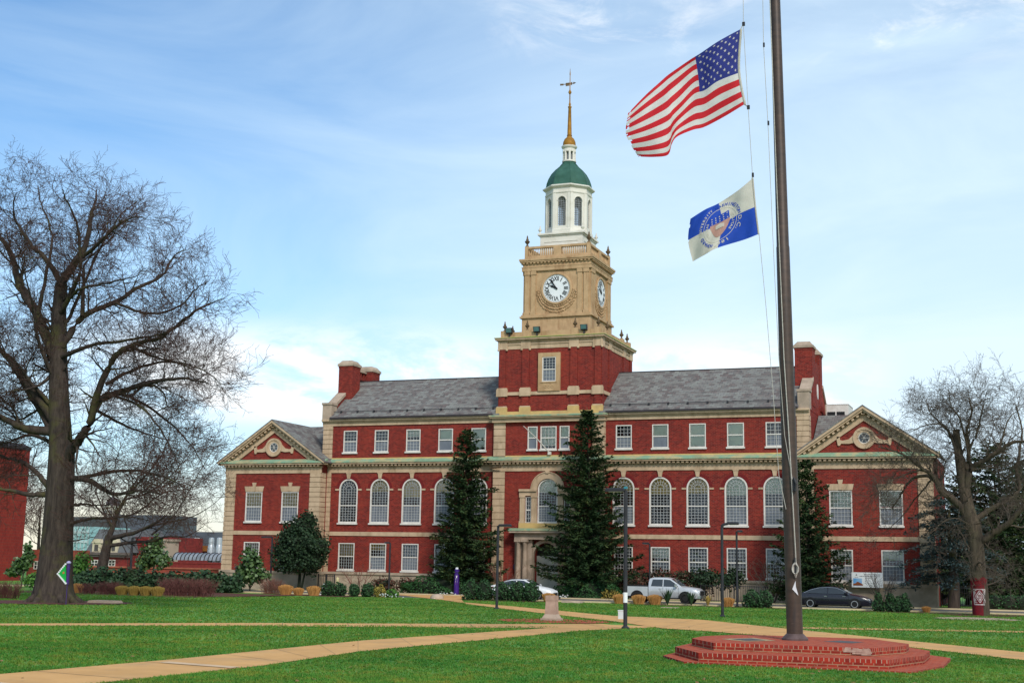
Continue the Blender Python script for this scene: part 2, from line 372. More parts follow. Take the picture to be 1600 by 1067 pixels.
def window(xc, y, hw, zb, zt, arch=False, cols=6, rows=(4, 4), blind=0.0, bmat='blind', screen=True, sill=True, sillw=0.07, fw=0.085, parent=None, label=None, mid=0.5):
    """sash window standing in an opening whose outer wall face is at y"""
    parent = parent or LIB
    yf = y-0.02; ym = y+0.05
    f = MB()
    sp = zt-hw if arch else zt
    f.box(xc-hw, xc-hw+fw, yf, ym+0.06, zb, sp); f.box(xc+hw-fw, xc+hw, yf, ym+0.06, zb, sp)
    f.box(xc-hw+fw, xc+hw-fw, yf+0.002, ym+0.06, zb, zb+fw)
    if arch: f.ring_xz(xc, sp, hw-fw, hw, 0, PI, yf, ym+0.06, 18)
    else: f.box(xc-hw+fw, xc+hw-fw, yf+0.002, ym+0.06, zt-fw, zt)
    zm = zb+(sp-zb)*mid if arch else zb+(zt-zb)*mid
    f.box(xc-hw+fw, xc+hw-fw, ym-0.02, ym+0.055, zm-0.045, zm+0.045)
    nfr = len(f.f); bt = 0.026
    iw = hw-fw
    for k in range(1, cols):
        x = xc-iw+2*iw*k/cols
        f.box(x-bt/2, x+bt/2, ym+0.004, ym+0.03, zb+fw, zm-0.045); f.box(x-bt/2, x+bt/2, ym+0.004, ym+0.03, zm+0.045, sp if arch else zt-fw)
    for k in range(1, rows[0]):
        z = zb+fw+(zm-0.045-zb-fw)*k/rows[0]; f.box(xc-iw, xc+iw, ym, ym+0.028, z-bt/2, z+bt/2)
    top = sp if arch else zt-fw
    n2 = rows[1]
    for k in range(1, n2+(1 if arch else 0)):
        z = zm+0.045+(top-zm-0.045)*k/n2; f.box(xc-iw, xc+iw, ym, ym+0.028, z-bt/2, z+bt/2)
    if arch:
        for r in (iw*0.36, iw*0.68): f.ring_xz(xc, sp, r-bt/2, r+bt/2, 0, PI, ym, ym+0.028, 14)
        for k in range(1, 8):
            a = PI*k/8; c, s_ = math.cos(a), math.sin(a); px, pz = -s_*bt/2, c*bt/2
            r0, r1 = iw*0.36, iw
            f.prism([(xc+c*r0-px, sp+s_*r0-pz), (xc+c*r1-px, sp+s_*r1-pz), (xc+c*r1+px, sp+s_*r1+pz), (xc+c*r0+px, sp+s_*r0+pz)], 'xz', ym+0.004, ym+0.032)
    f.m = [1 if k >= nfr else 0 for k in range(len(f.f))]
    W = obj('window', f, [M['white'], M['muntin']], parent, label)
    p = MB(); yg = ym+0.042
    if arch:
        n = 18; P = [(xc-iw, zb+fw), (xc+iw, zb+fw)] + [(xc+iw*math.cos(PI*k/n), sp+iw*math.sin(PI*k/n)) for k in range(n+1)]
        p.add([(a, yg, b) for a, b in P], [tuple(range(len(P)))])
    else: p.quad((xc-iw, yg, zb+fw), (xc+iw, yg, zb+fw), (xc+iw, yg, zt-fw), (xc-iw, yg, zt-fw))
    obj('pane', p, M['glass'], W)
    if sill:
        s = MB(); s.box(xc-hw-sillw, xc+hw+sillw, y-0.13, y+0.1, zb-0.13, zb); obj('sill', s, M['white'], W)
    if screen:
        s = MB(); s.box(xc-iw, xc+iw, ym+0.033, ym+0.037, zb+fw, zm-0.045); obj('screen', s, M['screen'], W)
    if blind > 0:
        zl = (zt-fw)-(zt-fw-zb-fw)*blind; s = MB()
        if arch:
            n = 14; P = [(xc-iw, zl), (xc+iw, zl)] + [(xc+iw*math.cos(PI*k/n), sp+iw*math.sin(PI*k/n)) for k in range(n+1)]
            s.prism(P, 'xz', ym+0.09, ym+0.1)
        else: s.box(xc-iw, xc+iw, ym+0.09, ym+0.1, zl, zt-fw)
        obj('blind', s, M[bmat], W)
    return W

def stack(mb, x0, x1, y0, y1, z0, z1, h=0.42, gap=0.05, inset=0.05, mi=0):
    """coursed stone pier with recessed joints"""
    n = max(1, round((z1-z0)/h)); hh = (z1-z0)/n
    for k in range(n):
        a, b = z0+k*hh, z0+(k+1)*hh
        mb.box(x0, x1, y0, y1, a+(gap if k else 0), b, mi)
        if k: mb.box(x0+inset, x1-inset, y0+inset, y1-inset, a-0.003, a+gap+0.003, mi)

AW = [6.278+3*k for k in range(5)]
# ---- main brick walls
w = MB()
for s in (-1, 1):
    xa, xb = (-20.0, -4.6) if s < 0 else (4.6, 20.0)
    cs = [s*a for a in AW]
    wall_band(w, xa, xb, 0, 2.0, 5.2, [(c, 0.77, 2.28, 4.53, False) for c in cs])
    wall_band(w, xa, xb, 0, 5.4, 10.55, [(c, 0.895, 6.22, 9.975, True) for c in cs])
    wall_band(w, xa, xb, 0, 11.7, 14.6, [(c, 0.66, 12.26, 14.14, False) for c in cs])
    x = s*20.86
    w.quad((x, 0.05, 0.4), (x, 10.2, 0.4), (x, 10.2, 15.2), (x, 0.05, 15.2))
w.quad((-20.86, 10.2, 0.4), (20.86, 10.2, 0.4), (20.86, 10.2, 15.2), (-20.86, 10.2, 15.2))
obj('brick_wall', w, M['brick'], LIB)
# arched brick surrounds, slightly proud
M['dark_brick'] = pm('dark_brick', (0.17, 0.016, 0.016), (0.12, 0.012, 0.012), 6, 0.85)
for s in (-1, 1):
    for a in AW: w = MB(); w.ring_xz(s*a, 9.08, 0.93, 1.17, 0, PI, -0.022, 0.02, 18); obj('brick_arch', w, M['dark_brick'], LIB)
# ---- windows of the main block
sets = {(-1, 4): (0, 0.0, 'gold_blind'), (-1, 3): (0, 0.28, 'gold_blind'), (-1, 2): (0.3, 0.42, 'gold_blind'), (-1, 1): (0.55, 0.3, 'gold_blind'), (-1, 0): (0.9, 0.2, 'gold_blind'),
        (1, 0): (0.0, 0.3, 'gold_blind'), (1, 1): (0.6, 0.36, 'gold_blind'), (1, 2): (0.98, 0.33, 'gold_blind'), (1, 3): (0.98, 0.38, 'blind'), (1, 4): (0.0, 0.34, 'blind')}
rw = random.Random(17)
for (s, k), (b3, ba, bm_) in sets.items():
    c = s*AW[k]
    window(c, 0, 0.66, 12.26, 14.14, cols=4 if b3 < 0.5 else 1, rows=(3, 3) if b3 < 0.5 else (1, 1), blind=b3, screen=(b3 < 0.9), fw=0.08)
    window(c, 0, 0.895, 6.22, 9.975, arch=True, cols=6, rows=(6, 6), blind=ba, bmat=bm_, screen=(s, k) not in ((-1, 4), (1, 1), (1, 2)), mid=0.52, fw=0.12)
    window(c, 0, 0.77, 2.28, 4.53, cols=6, rows=(4, 4), blind=rw.choice((0, 0, 0.25, 0.35, 0.5)), bmat=rw.choice(('blind', 'gold_blind', 'screen')), screen=rw.random() < 0.75, fw=0.085)
# ---- keystones and spring blocks of the arches
for s in (-1, 1):
    for a in AW:
        c = s*a; q = MB()
        q.prism([(c-0.13, 9.99), (c+0.13, 9.99), (c+0.2, 10.42), (c-0.2, 10.42)], 'xz', -0.1, 0.01); q.box(c-0.24, c+0.24, -0.12, 0.01, 10.42, 10.49)
        obj('keystone', q, M['stone'], LIB)
        for e in (-1, 1): q = MB(); q.box(c+e*0.92, c+e*1.27, -0.06, 0.01, 8.99, 9.13); obj('impost', q, M['stone'], LIB)
# ---- stone end piers, belt course, plinth
for s in (-1, 1):
    q = MB(); stack(q, s*20.0 if s > 0 else -20.93, 20.93 if s > 0 else -20.0, -0.08, 0.9, 11.72, 14.62); obj('quoin', q, M['stone'], LIB)
    q = MB(); stack(q, 20.0 if s > 0 else -20.6, 20.6 if s > 0 else -20.0, -0.08, 0.3, 2.1, 10.5); obj('quoin', q, M['stone'], LIB)
    q = MB(); q.box(s*4.9, s*19.995, -0.07, 0.05, 5.14, 5.48); obj('belt_course', q, M['stone'], LIB)
    q = MB(); q.box(s*2.95, s*20.6, -0.10, 0.04, 0.3, 1.9); q.box(s*2.95, s*20.6, -0.2, 0.04, 1.9, 2.1); obj('plinth', q, M['stone_grey'], LIB)
# ---- main entablature with dentils (front, from wing to wing)
def entab(mb, x0, x1, y, ret0=0, ret1=0, z=10.5):
    """frieze, dentil course, cornice and sloping copper along a front wall face at y"""
    mb.box(x0, x1, y-0.08, y+0.04, z, z+0.5, 0)
    mb.box(x0-ret0*0.1, x1+ret1*0.1, y-0.2, y+0.04, z+0.5, z+0.56, 0)
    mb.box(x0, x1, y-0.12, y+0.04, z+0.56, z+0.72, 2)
    n = max(1, int(round((x1-x0)/0.36))); st = (x1-x0)/n
    for k in range(n):
        x = x0+(k+0.5)*st; mb.box(x-0.1, x+0.1, y-0.4, y-0.118, z+0.565, z+0.72, 0)
    a, b = x0-ret0*0.55, x1+ret1*0.55
    mb.box(a, b, y-0.5, y+0.04, z+0.72, z+0.86, 0)
    mb.prism([(y-0.58, z+0.86), (y-0.56, z+0.96), (y+0.03, z+1.22), (y+0.03, z+0.86)], 'yz', a, b, 1)
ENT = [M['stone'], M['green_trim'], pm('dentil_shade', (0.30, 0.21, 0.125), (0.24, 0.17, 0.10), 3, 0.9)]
for s in (-1, 1):
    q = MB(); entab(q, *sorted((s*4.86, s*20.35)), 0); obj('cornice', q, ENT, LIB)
    q = MB(); q.box(s*4.9, s*20.0, -0.05, 0.01, 11.63, 11.78); obj('string_course', q, M['stone_yellow'], LIB)
# ---- upper cornice and gutter
M['gutter'] = pm('dark_gutter', (0.05, 0.04, 0.045), (0.035, 0.03, 0.03), 3, 0.5)
for s in (-1, 1):
    q = MB(); a, b = sorted((s*4.9, s*21.0))
    q.box(a, b, -0.1, 0.1, 14.56, 14.86, 0); q.box(a, b, -0.22, 0.1, 14.86, 14.97, 0); q.box(a, b, -0.36, 0.1, 14.97, 15.12, 0)
    EC = obj('eaves_cornice', q, M['stone'], LIB)
    q = MB(); a, b = sorted((s*4.9, s*20.15)); q.box(a, b, -0.5, -0.1, 15.125, 15.27); obj('gutter', q, M['gutter'], EC)
# ---- roofs
RZ, RY, EZ, EY = 19.1, 5.0, 15.26, -0.42
for s in (-1, 1):
    q = MB(); a, b = sorted((s*4.3, s*20.2))
    q.prism([(EY, EZ), (RY, RZ), (10.5, EZ), (10.5, EZ-0.15), (RY, RZ-0.16), (EY, EZ-0.12)], 'yz', a, b)
    R = obj('roof', q, M['slate_x'], LIB)
    g = MB(); g.tube([(a, RY, RZ+0.01), (b, RY, RZ+0.01)], 0.06, 6); obj('ridge', g, M['dark'], R)
    g = MB(); dz = (RZ-EZ)/(RY-EY)
    for k in range(10):
        x = a+0.8+k*(b-a-1.6)/9; y = EY+0.62; z = EZ+dz*0.62; g.box(x-0.06, x+0.06, y-0.06, y+0.12, z, z+0.2)
    g.tube([(a, EY+0.62, EZ+dz*0.62+0.15), (b, EY+0.62, EZ+dz*0.62+0.15)], 0.025, 5)
    obj('snow_guard', g, M['dark'], R)
# ---- gable ends with coping and twin chimneys
def gable(s):
    x0, x1 = sorted((s*20.22, s*20.88))
    prof = [(-0.15, 15.12), (-0.15, 16.5), (0.75, 16.5), (1.3, 16.9), (2.36, 17.64), (2.36, 19.3), (7.64, 19.3), (7.64, 17.64), (8.7, 16.9), (9.25, 16.5), (10.15, 16.5), (10.15, 15.12)]
    q = MB(); q.prism(prof, 'yz', x0, x1); obj('gable_wall', q, M['brick'], LIB)
    q = MB(); xa, xb = sorted((s*20.12, s*21.0))
    q.box(xa, xb, -0.25, 0.75, 15.12, 16.42); q.box(xa-0.06, xb+0.06, -0.32, 0.8, 16.42, 16.6)
    q.prism([(0.7, 16.45), (2.42, 17.6), (2.42, 17.86), (0.7, 16.72)], 'yz', xa, xb)
    obj('coping', q, M['stone_grey'], LIB); q = MB()
    q.prism([(9.3, 16.45), (7.58, 17.6), (7.58, 17.86), (9.3, 16.72)], 'yz', xa, xb); q.box(xa, xb, 9.25, 10.25, 15.12, 16.6)
    obj('coping', q, M['stone_grey'], LIB)
    for y in (2.3, 6.2):
        q = MB(); xa, xb = sorted((s*19.55, s*20.92)); q.box(xa, xb, y, y+1.5, 15.6, 20.2)
        q.box(xa-0.03, xb+0.03, y-0.03, y+1.53, 20.05, 20.2)
        c = obj('chimney', q, M['brick'], LIB)
        q = MB(); q.box(xa-0.1, xb+0.1, y-0.1, y+1.6, 20.2, 20.4); q.frustum((xa+xb)/2, y+0.75, 20.4, 20.72, (xb-xa)/2+0.06, 0.81, (xb-xa)/2-0.2, 0.55)
        obj('chimney_cap', q, M['stone_grey'], c)
    q = MB(); q.box(s*20.1, s*20.6, 3.8, 6.2, 19.28, 19.5); q.box(s*20.1, s*20.6, 3.8, 6.2, 20.0, 20.12, 1)
    for k in range(4): q.box(s*20.2, s*20.45, 4.1+k*0.56, 4.22+k*0.56, 19.5, 20.0)
    obj('chimney_screen', q, [M['brick'], M['stone_grey']], LIB)
    # oval gable light
    q = MB(); n = 20
    P = [(5.0+0.32*math.cos(2*PI*k/n), 17.0+0.62*math.sin(2*PI*k/n)) for k in range(n)]
    q.prism(P, 'yz', s*20.86, s*20.93); obj('gable_light', q, M['white'], LIB)
gable(-1); gable(1)

# ---- entrance bay
YB = -0.3
q = MB()
wall_band(q, -3.75, 3.75, YB, 1.0, 5.2, [(0, 1.02, 1.02, 4.72, True)], depth=0.5)
wall_band(q, -3.75, 3.75, YB, 5.2, 10.5, [(-1.65, 0.24, 6.32, 8.4, False), (0, 0.85, 6.32, 9.85, True), (1.65, 0.24, 6.32, 8.4, False)])
wall_band(q, -3.75, 3.75, YB, 11.6, 14.6, [(-1.38, 0.42, 12.26, 14.14, False), (0, 0.69, 12.26, 14.14, False), (1.38, 0.42, 12.26, 14.14, False)])
obj('entrance_bay_wall', q, M['brick'], LIB)
for s in (-1, 1):
    q = MB(); a, b = sorted((s*3.75, s*4.78)); stack(q, a, b, YB-0.08, 0.1, 2.1, 10.45, 0.56); q.box(a, b, YB-0.14, 0.1, 0.3, 2.1); obj('pilaster', q, M['stone'], LIB)
    q = MB(); stack(q, a, b, YB-0.08, 0.1, 11.74, 14.5, 0.56); obj('pilaster', q, M['stone'], LIB)
q = MB(); entab(q, -4.82, 4.82, YB, 1, 1); obj('bay_cornice', q, ENT, LIB)
q = MB(); q.box(-3.74, 3.74, YB-0.05, YB+0.01, 11.63, 11.78); obj('bay_string_course', q, M['stone_yellow'], LIB)
for x in (-1.38, 1.38): window(x, YB, 0.42, 12.26, 14.14, cols=1, rows=(1, 1), blind=0.95, screen=True, fw=0.08)
window(0, YB, 0.69, 12.26, 14.14, cols=4, rows=(3, 3), blind=0.9, screen=False, fw=0.08)
window(0, YB, 0.85, 6.32, 9.85, arch=True, cols=7, rows=(6, 6), blind=0.3, bmat='blind', fw=0.1, mid=0.5)
for x in (-1.65, 1.65): window(x, YB, 0.24, 6.32, 8.4, cols=2, rows=(3, 3), screen=False, fw=0.05, sill=False)
# Palladian surround
q = MB()
q.ring_xz(0, 9.0, 0.88, 1.36, 0, PI, YB-0.14, YB+0.01, 20); q.ring_xz(0, 9.0, 1.36, 1.44, 0, PI, YB-0.2, YB+0.01, 20)
q.prism([(-0.12, 10.3), (0.12, 10.3), (0.18, 10.49), (-0.18, 10.49)], 'xz', YB-0.24, YB)
for s in (-1, 1):
    for xa, xb in ((0.9, 1.36), (1.94, 2.36)):
        a, b = sorted((s*xa, s*xb)); q.box(a, b, YB-0.13, YB+0.01, 6.3, 8.36); q.box(a-0.04, b+0.04, YB-0.18, YB+0.01, 8.36, 8.5); q.box(a-0.04, b+0.04, YB-0.18, YB+0.01, 6.3, 6.46)
    a, b = sorted((s*0.9, s*2.42)); q.box(a, b, YB-0.15, YB+0.01, 8.5, 8.85)
    q.box(a, b+0.1 if s > 0 else b, YB-0.28, YB+0.01, 8.85, 9.03)
q.box(-2.42, 2.42, YB-0.2, YB+0.01, 5.86, 6.3, 1)
obj('palladian_surround', q, [M['stone'], M['stone_yellow']], LIB)
# portico
q = MB()
q.box(-2.55, 2.55, -1.05, YB, 4.98, 5.5, 0); q.box(-2.9, 2.9, -1.4, YB, 5.5, 5.66, 0); q.box(-2.95, 2.95, -1.46, YB, 5.66, 5.86, 1)
q.box(-2.6, -1.12, -0.75, YB+0.01, 1.1, 4.98, 0); q.box(1.12, 2.6, -0.75, YB+0.01, 1.1, 4.98, 0)
q.ring_xz(0, 3.7, 1.03, 1.3, 0, PI, -0.62, YB-0.003, 18)
q.box(-1.3, -1.03, -0.62, YB-0.003, 1.1, 3.7); q.box(1.03, 1.3, -0.62, YB-0.003, 1.1, 3.7)
obj('portico', q, [M['stone_grey'], M['green_trim']], LIB)
for s in (-1, 1):
    for x in (1.62, 2.2):
        q = MB(); X = s*x
        q.lathe([(0.24, 1.1), (0.26, 1.14), (0.26, 1.22), (0.215, 1.3), (0.215, 2.4), (0.185, 4.6), (0.2, 4.62), (0.2, 4.68), (0.25, 4.78)], X, -1.02, 14)
        q.box(X-0.27, X+0.27, -1.29, -0.76, 4.78, 4.975); q.box(X-0.28, X+0.28, -1.3, -0.76, 0.9, 1.1)
        obj('column', q, M['stone_grey'], LIB, smooth=40)
q = MB(); yd = YB+0.45
q.box(-1.02, 1.02, yd, yd+0.06, 1.02, 3.7, 0)
n = 16; q.prism([(1.0*math.cos(PI*k/n), 3.7+1.0*math.sin(PI*k/n)) for k in range(n+1)], 'xz', yd, yd+0.05, 1)
for s in (-1, 1):
    for z in (1.2, 1.85, 2.5, 3.1):
        a, b = sorted((s*0.12, s*0.88)); q.box(a, b, yd-0.03, yd, z, z+0.5, 0)
D = obj('door', q, [pm('pale_green_door', (0.40, 0.42, 0.36), (0.34, 0.36, 0.31), 2, 0.6), M['dim']], LIB)
for s in (-1, 1): q = MB(); q.tube([(s*0.07, yd-0.06, 2.0), (s*0.07, yd-0.08, 2.25), (s*0.07, yd-0.06, 2.5)], 0.025, 6); obj('door_handle', q, M['bronze'], D)
q = MB()
for k in range(4): q.box(-2.9-0.25*k, 2.9+0.25*k, -1.5-0.35*k, YB+0.2, 0.9-0.15*(k+1)+0.15-0.006*k, 0.9-0.15*k if k else 1.0)
obj('entrance_steps', q, M['stone_grey'], LIB)
# slanting flag staff on the bay
q = MB(); q.tube([(0.15, YB-0.1, 11.95), (-0.55, -1.5, 13.0), (-1.2, -2.9, 13.9)], [0.05, 0.045, 0.03], 8); q.box(0.03, 0.27, YB-0.24, YB+0.0, 11.8, 12.05)
obj('facade_staff', q, M['white'], LIB)
# small lead pipe stub on the frieze
q = MB(); q.tube([(-5.0, -0.5, 10.72), (-3.9, -0.75, 10.86)], 0.06, 8); obj('drain_spout', q, M['bronze'], LIB)

# ---- wings with pediments
def wing(s):
    cx = s*25.1; y = -1.2; hw = 4.75
    ws = (-1.8, 1.8)
    q = MB()
    wall_band(q, cx-3.72, cx+3.72, y, 2.0, 5.2, [(cx+a, 0.79, 2.2, 4.5, False) for a in ws])
    wall_band(q, cx-3.72, cx+3.72, y, 5.4, 10.5, [(cx+a, 0.83, 6.25, 8.82, False) for a in ws])
    xs = cx+s*hw
    q.quad((xs-s*0.04, y+0.1, 0.4), (xs-s*0.04, 14, 0.4), (xs-s*0.04, 14, 11.7), (xs-s*0.04, y+0.1, 11.7))
    xi = cx-s*hw; q.quad((xi+s*0.04, y+0.1, 0.4), (xi+s*0.04, 0.2, 0.4), (xi+s*0.04, 0.2, 11.7), (xi+s*0.04, y+0.1, 11.7))
    q.quad((xs, 14, 0.4), (xi, 14, 0.4), (xi, 14, 11.7), (xs, 14, 11.7))
    obj('wing_wall', q, M['brick'], LIB)
    for i, a in enumerate(ws):
        window(cx+a, y, 0.83, 6.25, 8.82, cols=6, rows=(4, 4), blind=0.9 if (s < 0) == (i == 1) else 0.45, bmat='gold_blind' if s < 0 else 'blind', fw=0.09)
        window(cx+a, y, 0.79, 2.2, 4.5, cols=6, rows=(4, 4), blind=0.3 if s > 0 else 0, fw=0.09)
        q = MB(); c = cx+a
        q.prism([(c-0.86, 8.84), (c+0.86, 8.84), (c+0.98, 9.3), (c-0.98, 9.3)], 'xz', y-0.07, y+0.01)
        q.prism([(c-0.13, 9.3), (c+0.13, 9.3), (c+0.2, 9.62), (c-0.2, 9.62)], 'xz', y-0.09, y+0.01); q.box(c-0.14, c+0.14, y-0.1, y-0.068, 8.86, 9.3)
        obj('window_lintel', q, M['stone'], LIB)
    for e in (-1, 1):
        q = MB(); a, b = sorted((cx+e*3.72, cx+e*hw)); stack(q, a, b, y-0.09, y+0.9, 2.08, 10.45); obj('quoin', q, M['stone'], LIB)
    q = MB(); q.box(cx-3.715, cx+3.715, y-0.07, y+0.03, 5.12, 5.46); obj('belt_course', q, M['stone'], LIB)
    q = MB(); q.box(cx-hw-0.08, cx+hw+0.08, y-0.14, y+1.5, 0.3, 1.85); q.box(cx-hw-0.12, cx+hw+0.12, y-0.22, y+1.5, 1.85, 2.08); obj('plinth', q, M['stone_grey'], LIB)
    q = MB(); entab(q, cx-hw-0.05, cx+hw+0.05, y, 1, 1, z=10.42)
    obj('cornice', q, ENT, LIB)
    # pediment
    zb, za = 11.35, 15.0; ht = hw+0.62
    q = MB(); q.prism([(cx-hw+0.1, 11.3), (cx+hw-0.1, 11.3), (cx, za-0.55)], 'xz', y+0.02, y+0.2); P = obj('pediment', q, M['brick'], LIB)
    q = MB(); sl = (za-zb)/ht
    for e in (-1, 1):
        A = Vector((cx+e*ht, zb)); B = Vector((cx, za)); d = (B-A).normalized(); nn = Vector((-d.y, d.x)) if e > 0 else Vector((d.y, -d.x))
        if nn.y > 0: nn = -nn
        for (t0, t1, yy) in ((0.0, 0.17, y-0.62), (0.17, 0.30, y-0.5), (0.25, 0.52, y-0.06), (0.48, 0.86, y-0.1)):
            p = [A+nn*t0, A+nn*t1, Vector((cx, za-t1/math.cos(math.atan(sl)))), Vector((cx, za-t0/math.cos(math.atan(sl))))]
            if t0 > 0.2:
                k1 = [A+nn*t0, A+nn*t1]
                p = [Vector((cx+e*(ht-0.9), zb+0.9*sl-t0/math.cos(math.atan(sl)))), Vector((cx+e*(ht-0.9), zb+0.9*sl-t1/math.cos(math.atan(sl)))), p[2], p[3]]
            q.prism([tuple(v) for v in p], 'xz', yy, y+0.03)
        n = 13; L = (B-A).length
        for k in range(n):
            c = A+d*(0.9+k*(L-1.1)/(n-0.5))
            p = [c+nn*0.3, c+nn*0.47, c+d*0.2+nn*0.47, c+d*0.2+nn*0.3]; q.prism([tuple(v) for v in p], 'xz', y-0.4, y-0.09)
    obj('raking_cornice', q, M['stone'], P)
    # oculus and its scrolled surround
    oz = 12.68
    q = MB(); q.ring_xz(cx, oz, 0.62, 0.8, 0, 2*PI, y-0.16, y+0.03, 24); q.ring_xz(cx, oz, 0.42, 0.62, 0, 2*PI, y-0.1, y+0.03, 24)
    for e in (-1, 1):
        pts = [(0.76, 0.25), (1.1, -0.08), (1.55, -0.18), (1.75, -0.12), (1.75, 0.12), (1.98, 0.12), (1.98, -0.16), (1.9, -0.55), (1.76, -0.55), (1.66, -0.4), (1.1, -0.42), (0.72, -0.34)]
        pp = [(cx+e*a, oz+b) for a, b in pts]
        q.prism(pp if e > 0 else pp[::-1], 'xz', y-0.1, y+0.03)
    obj('oculus_surround', q, M['stone'], P)
    q = MB(); q.prism([(cx+0.42*math.cos(2*PI*k/24), oz+0.42*math.sin(2*PI*k/24)) for k in range(24)], 'xz', y-0.03, y-0.0); 
    obj('oculus', q, M['carglass'], P)
    q = MB(); q.ring_xz(cx, oz, 0.36, 0.43, 0, 2*PI, y-0.07, y-0.03, 20)
    for k in range(3):
        a = PI*k/3; q.prism([(cx+0.4*math.cos(a)-0.012*math.sin(a), oz+0.4*math.sin(a)+0.012*math.cos(a)), (cx-0.4*math.cos(a)-0.012*math.sin(a), oz-0.4*math.sin(a)+0.012*math.cos(a)), (cx-0.4*math.cos(a)+0.012*math.sin(a), oz-0.4*math.sin(a)-0.012*math.cos(a)), (cx+0.4*math.cos(a)+0.012*math.sin(a), oz+0.4*math.sin(a)-0.012*math.cos(a))], 'xz', y-0.06-0.003*k, y-0.03)
    obj('oculus_frame', q, M['white'], P)
    # roof: gable running back, then a cross ridge to the main block
    q = MB(); yr = 5.0; t = 0.1
    q.prism([(cx-ht-0.05, zb+0.03), (cx, za+0.1), (cx+ht+0.05, zb+0.03), (cx+ht+0.05, zb-0.07), (cx, za), (cx-ht-0.05, zb-0.07)], 'xz', y-0.64, yr)
    obj('wing_roof', q, M['slate_y'], LIB)
    q = MB(); a, b = sorted((cx, s*20.9)); e2 = (s*29.9)
    a, b = sorted((s*20.95, cx))
    q.prism([(-0.2, 11.4), (yr, za+0.1), (yr+5.2, 11.4), (yr+5.2, 11.3), (yr, za-0.02), (-0.2, 11.3)], 'yz', a, b)
    obj('cross_roof', q, M['slate_x'], LIB)
wing(-1); wing(1)

# ---- clock tower: brick stage
TY = 4.2
q = MB()
H = 4.40
def sq(mb, h, z0, z1, mi=0, hy=None): mb.box(-h, h, TY-(hy or h), TY+(hy or h), z0, z1, mi)
FR = TY-H
# brick box with the front opening left to the framed window in front of it
sq(q, H, 14.4, 20.75)
for cxp in (-4.15, -2.1, 2.1, 4.15):
    wv = 0.27 if abs(cxp) > 3 else 0.31
    q.box(cxp-wv, cxp+wv, FR-0.11, FR, 15.4, 20.62)
    for s in (-1, 1):
        q.box(s*(H+0.11), s*H, TY+cxp-wv, TY+cxp+wv, 15.4, 20.62)
obj('tower_brick_stage', q, M['brick'], LIB)
q = MB()
q.box(-4.86, 4.86, -0.62, 0.6, 14.5, 14.84, 0); q.box(-5.0, 5.0, -0.85, 0.6, 14.84, 14.94, 0); q.box(-5.05, 5.05, -0.92, 0.6, 14.945, 15.08, 1)
q.box(-4.55, 4.55, FR-0.16, FR+0.02, 15.08, 15.4, 2)
for z0, z1 in ((15.4, 15.86), (17.03, 17.38)):
    for cxp in (-4.15, -2.1, 2.1, 4.15):
        wv = 0.48; q.box(cxp-wv, cxp+wv, FR-0.2, FR-0.0, z0-0.36, z1-0.1, 2 if z0 < 16 else 0); q.box(cxp-wv+0.05, cxp+wv-0.05, FR-0.16, FR-0.0, z1-0.1, z1, 0)
q.box(-H-0.06, H+0.06, FR-0.12, FR+0.02, 16.76, 17.03, 0)
for s in (-1, 1): q.box(s*(H+0.12), s*(H-0.02), FR-0.02, TY+H, 16.76, 17.03, 0)
obj('tower_bands', q, [M['stone'], M['green_trim'], M['stone_yellow']], LIB)
q = MB()
q.box(-0.95, -0.6, FR-0.22, FR, 17.03, 20.2); q.box(0.6, 0.95, FR-0.22, FR, 17.03, 20.2); q.box(-0.6, 0.6, FR-0.22, FR, 19.85, 20.2); q.box(-0.6, 0.6, FR-0.22, FR, 17.03, 17.78)
q.box(-0.7, 0.7, FR-0.27, FR-0.22, 17.72, 17.8); q.box(-0.6, 0.6, FR-0.012, FR, 17.78, 19.85, 1)
for k in range(3): q.ring_xz(-0.28+0.28*k, 17.4, 0.06, 0.13, 0, 2*PI, FR-0.25, FR-0.218, 10)
obj('tower_window_surround', q, [M['stone_warm'], M['dim']], LIB)
window(0, FR-0.17, 0.6, 17.8, 19.85, cols=4, rows=(3, 4), blind=0.0, screen=True, sill=False, fw=0.08)
# entablature, parapet
q = MB()
sq(q, H+0.05, 20.62, 20.98); sq(q, H+0.12, 20.98, 21.06); sq(q, H+0.02, 21.06, 21.28); sq(q, H+0.2, 21.28, 21.38); sq(q, H+0.36, 21.38, 21.52)
for cxp in (-4.15, -2.1, 2.1, 4.15):
    wv = 0.42
    q.box(cxp-wv, cxp+wv, FR-0.13, FR, 20.62, 21.28)
    for e in (-1, 1): q.lathe([(0.1, 20.5), (0.11, 20.58), (0.09, 20.66)], cxp+e*0.36, FR-0.1, 8)
    for s in (-1, 1): q.box(s*(H+0.13), s*H, TY+cxp-wv, TY+cxp+wv, 20.62, 21.28)
obj('tower_entablature', q, M['stone'], LIB)
q = MB(); sq(q, H+0.42, 21.524, 21.6); obj('tower_cornice_flashing', q, pm('moss_green', (0.30, 0.36, 0.10), (0.40, 0.33, 0.16), 1.5, 0.8), LIB)
q = MB()
hp = H-0.05
for s in (-1, 1):
    q.box(-hp, hp, TY+s*hp-(0.25 if s > 0 else 0), TY+s*hp+(0.25 if s < 0 else 0), 21.6, 22.08)
    a, b = sorted((s*hp, s*(hp-0.25))); q.box(a, b, TY-hp+0.25, TY+hp-0.25, 21.6, 22.08)
for cxp in (-4.1, -2.1, 2.1, 4.1):
    q.box(cxp-0.3, cxp+0.3, TY-hp-0.04, TY-hp+0.32, 21.6, 22.22)
    q.box(cxp-0.3, cxp+0.3, TY+hp-0.32, TY+hp+0.04, 21.6, 22.22)
    if abs(cxp) < 3:
        for s in (-1, 1): a, b = sorted((s*(hp+0.04), s*(hp-0.32))); q.box(a, b, TY+cxp-0.3, TY+cxp+0.3, 21.6, 22.22)
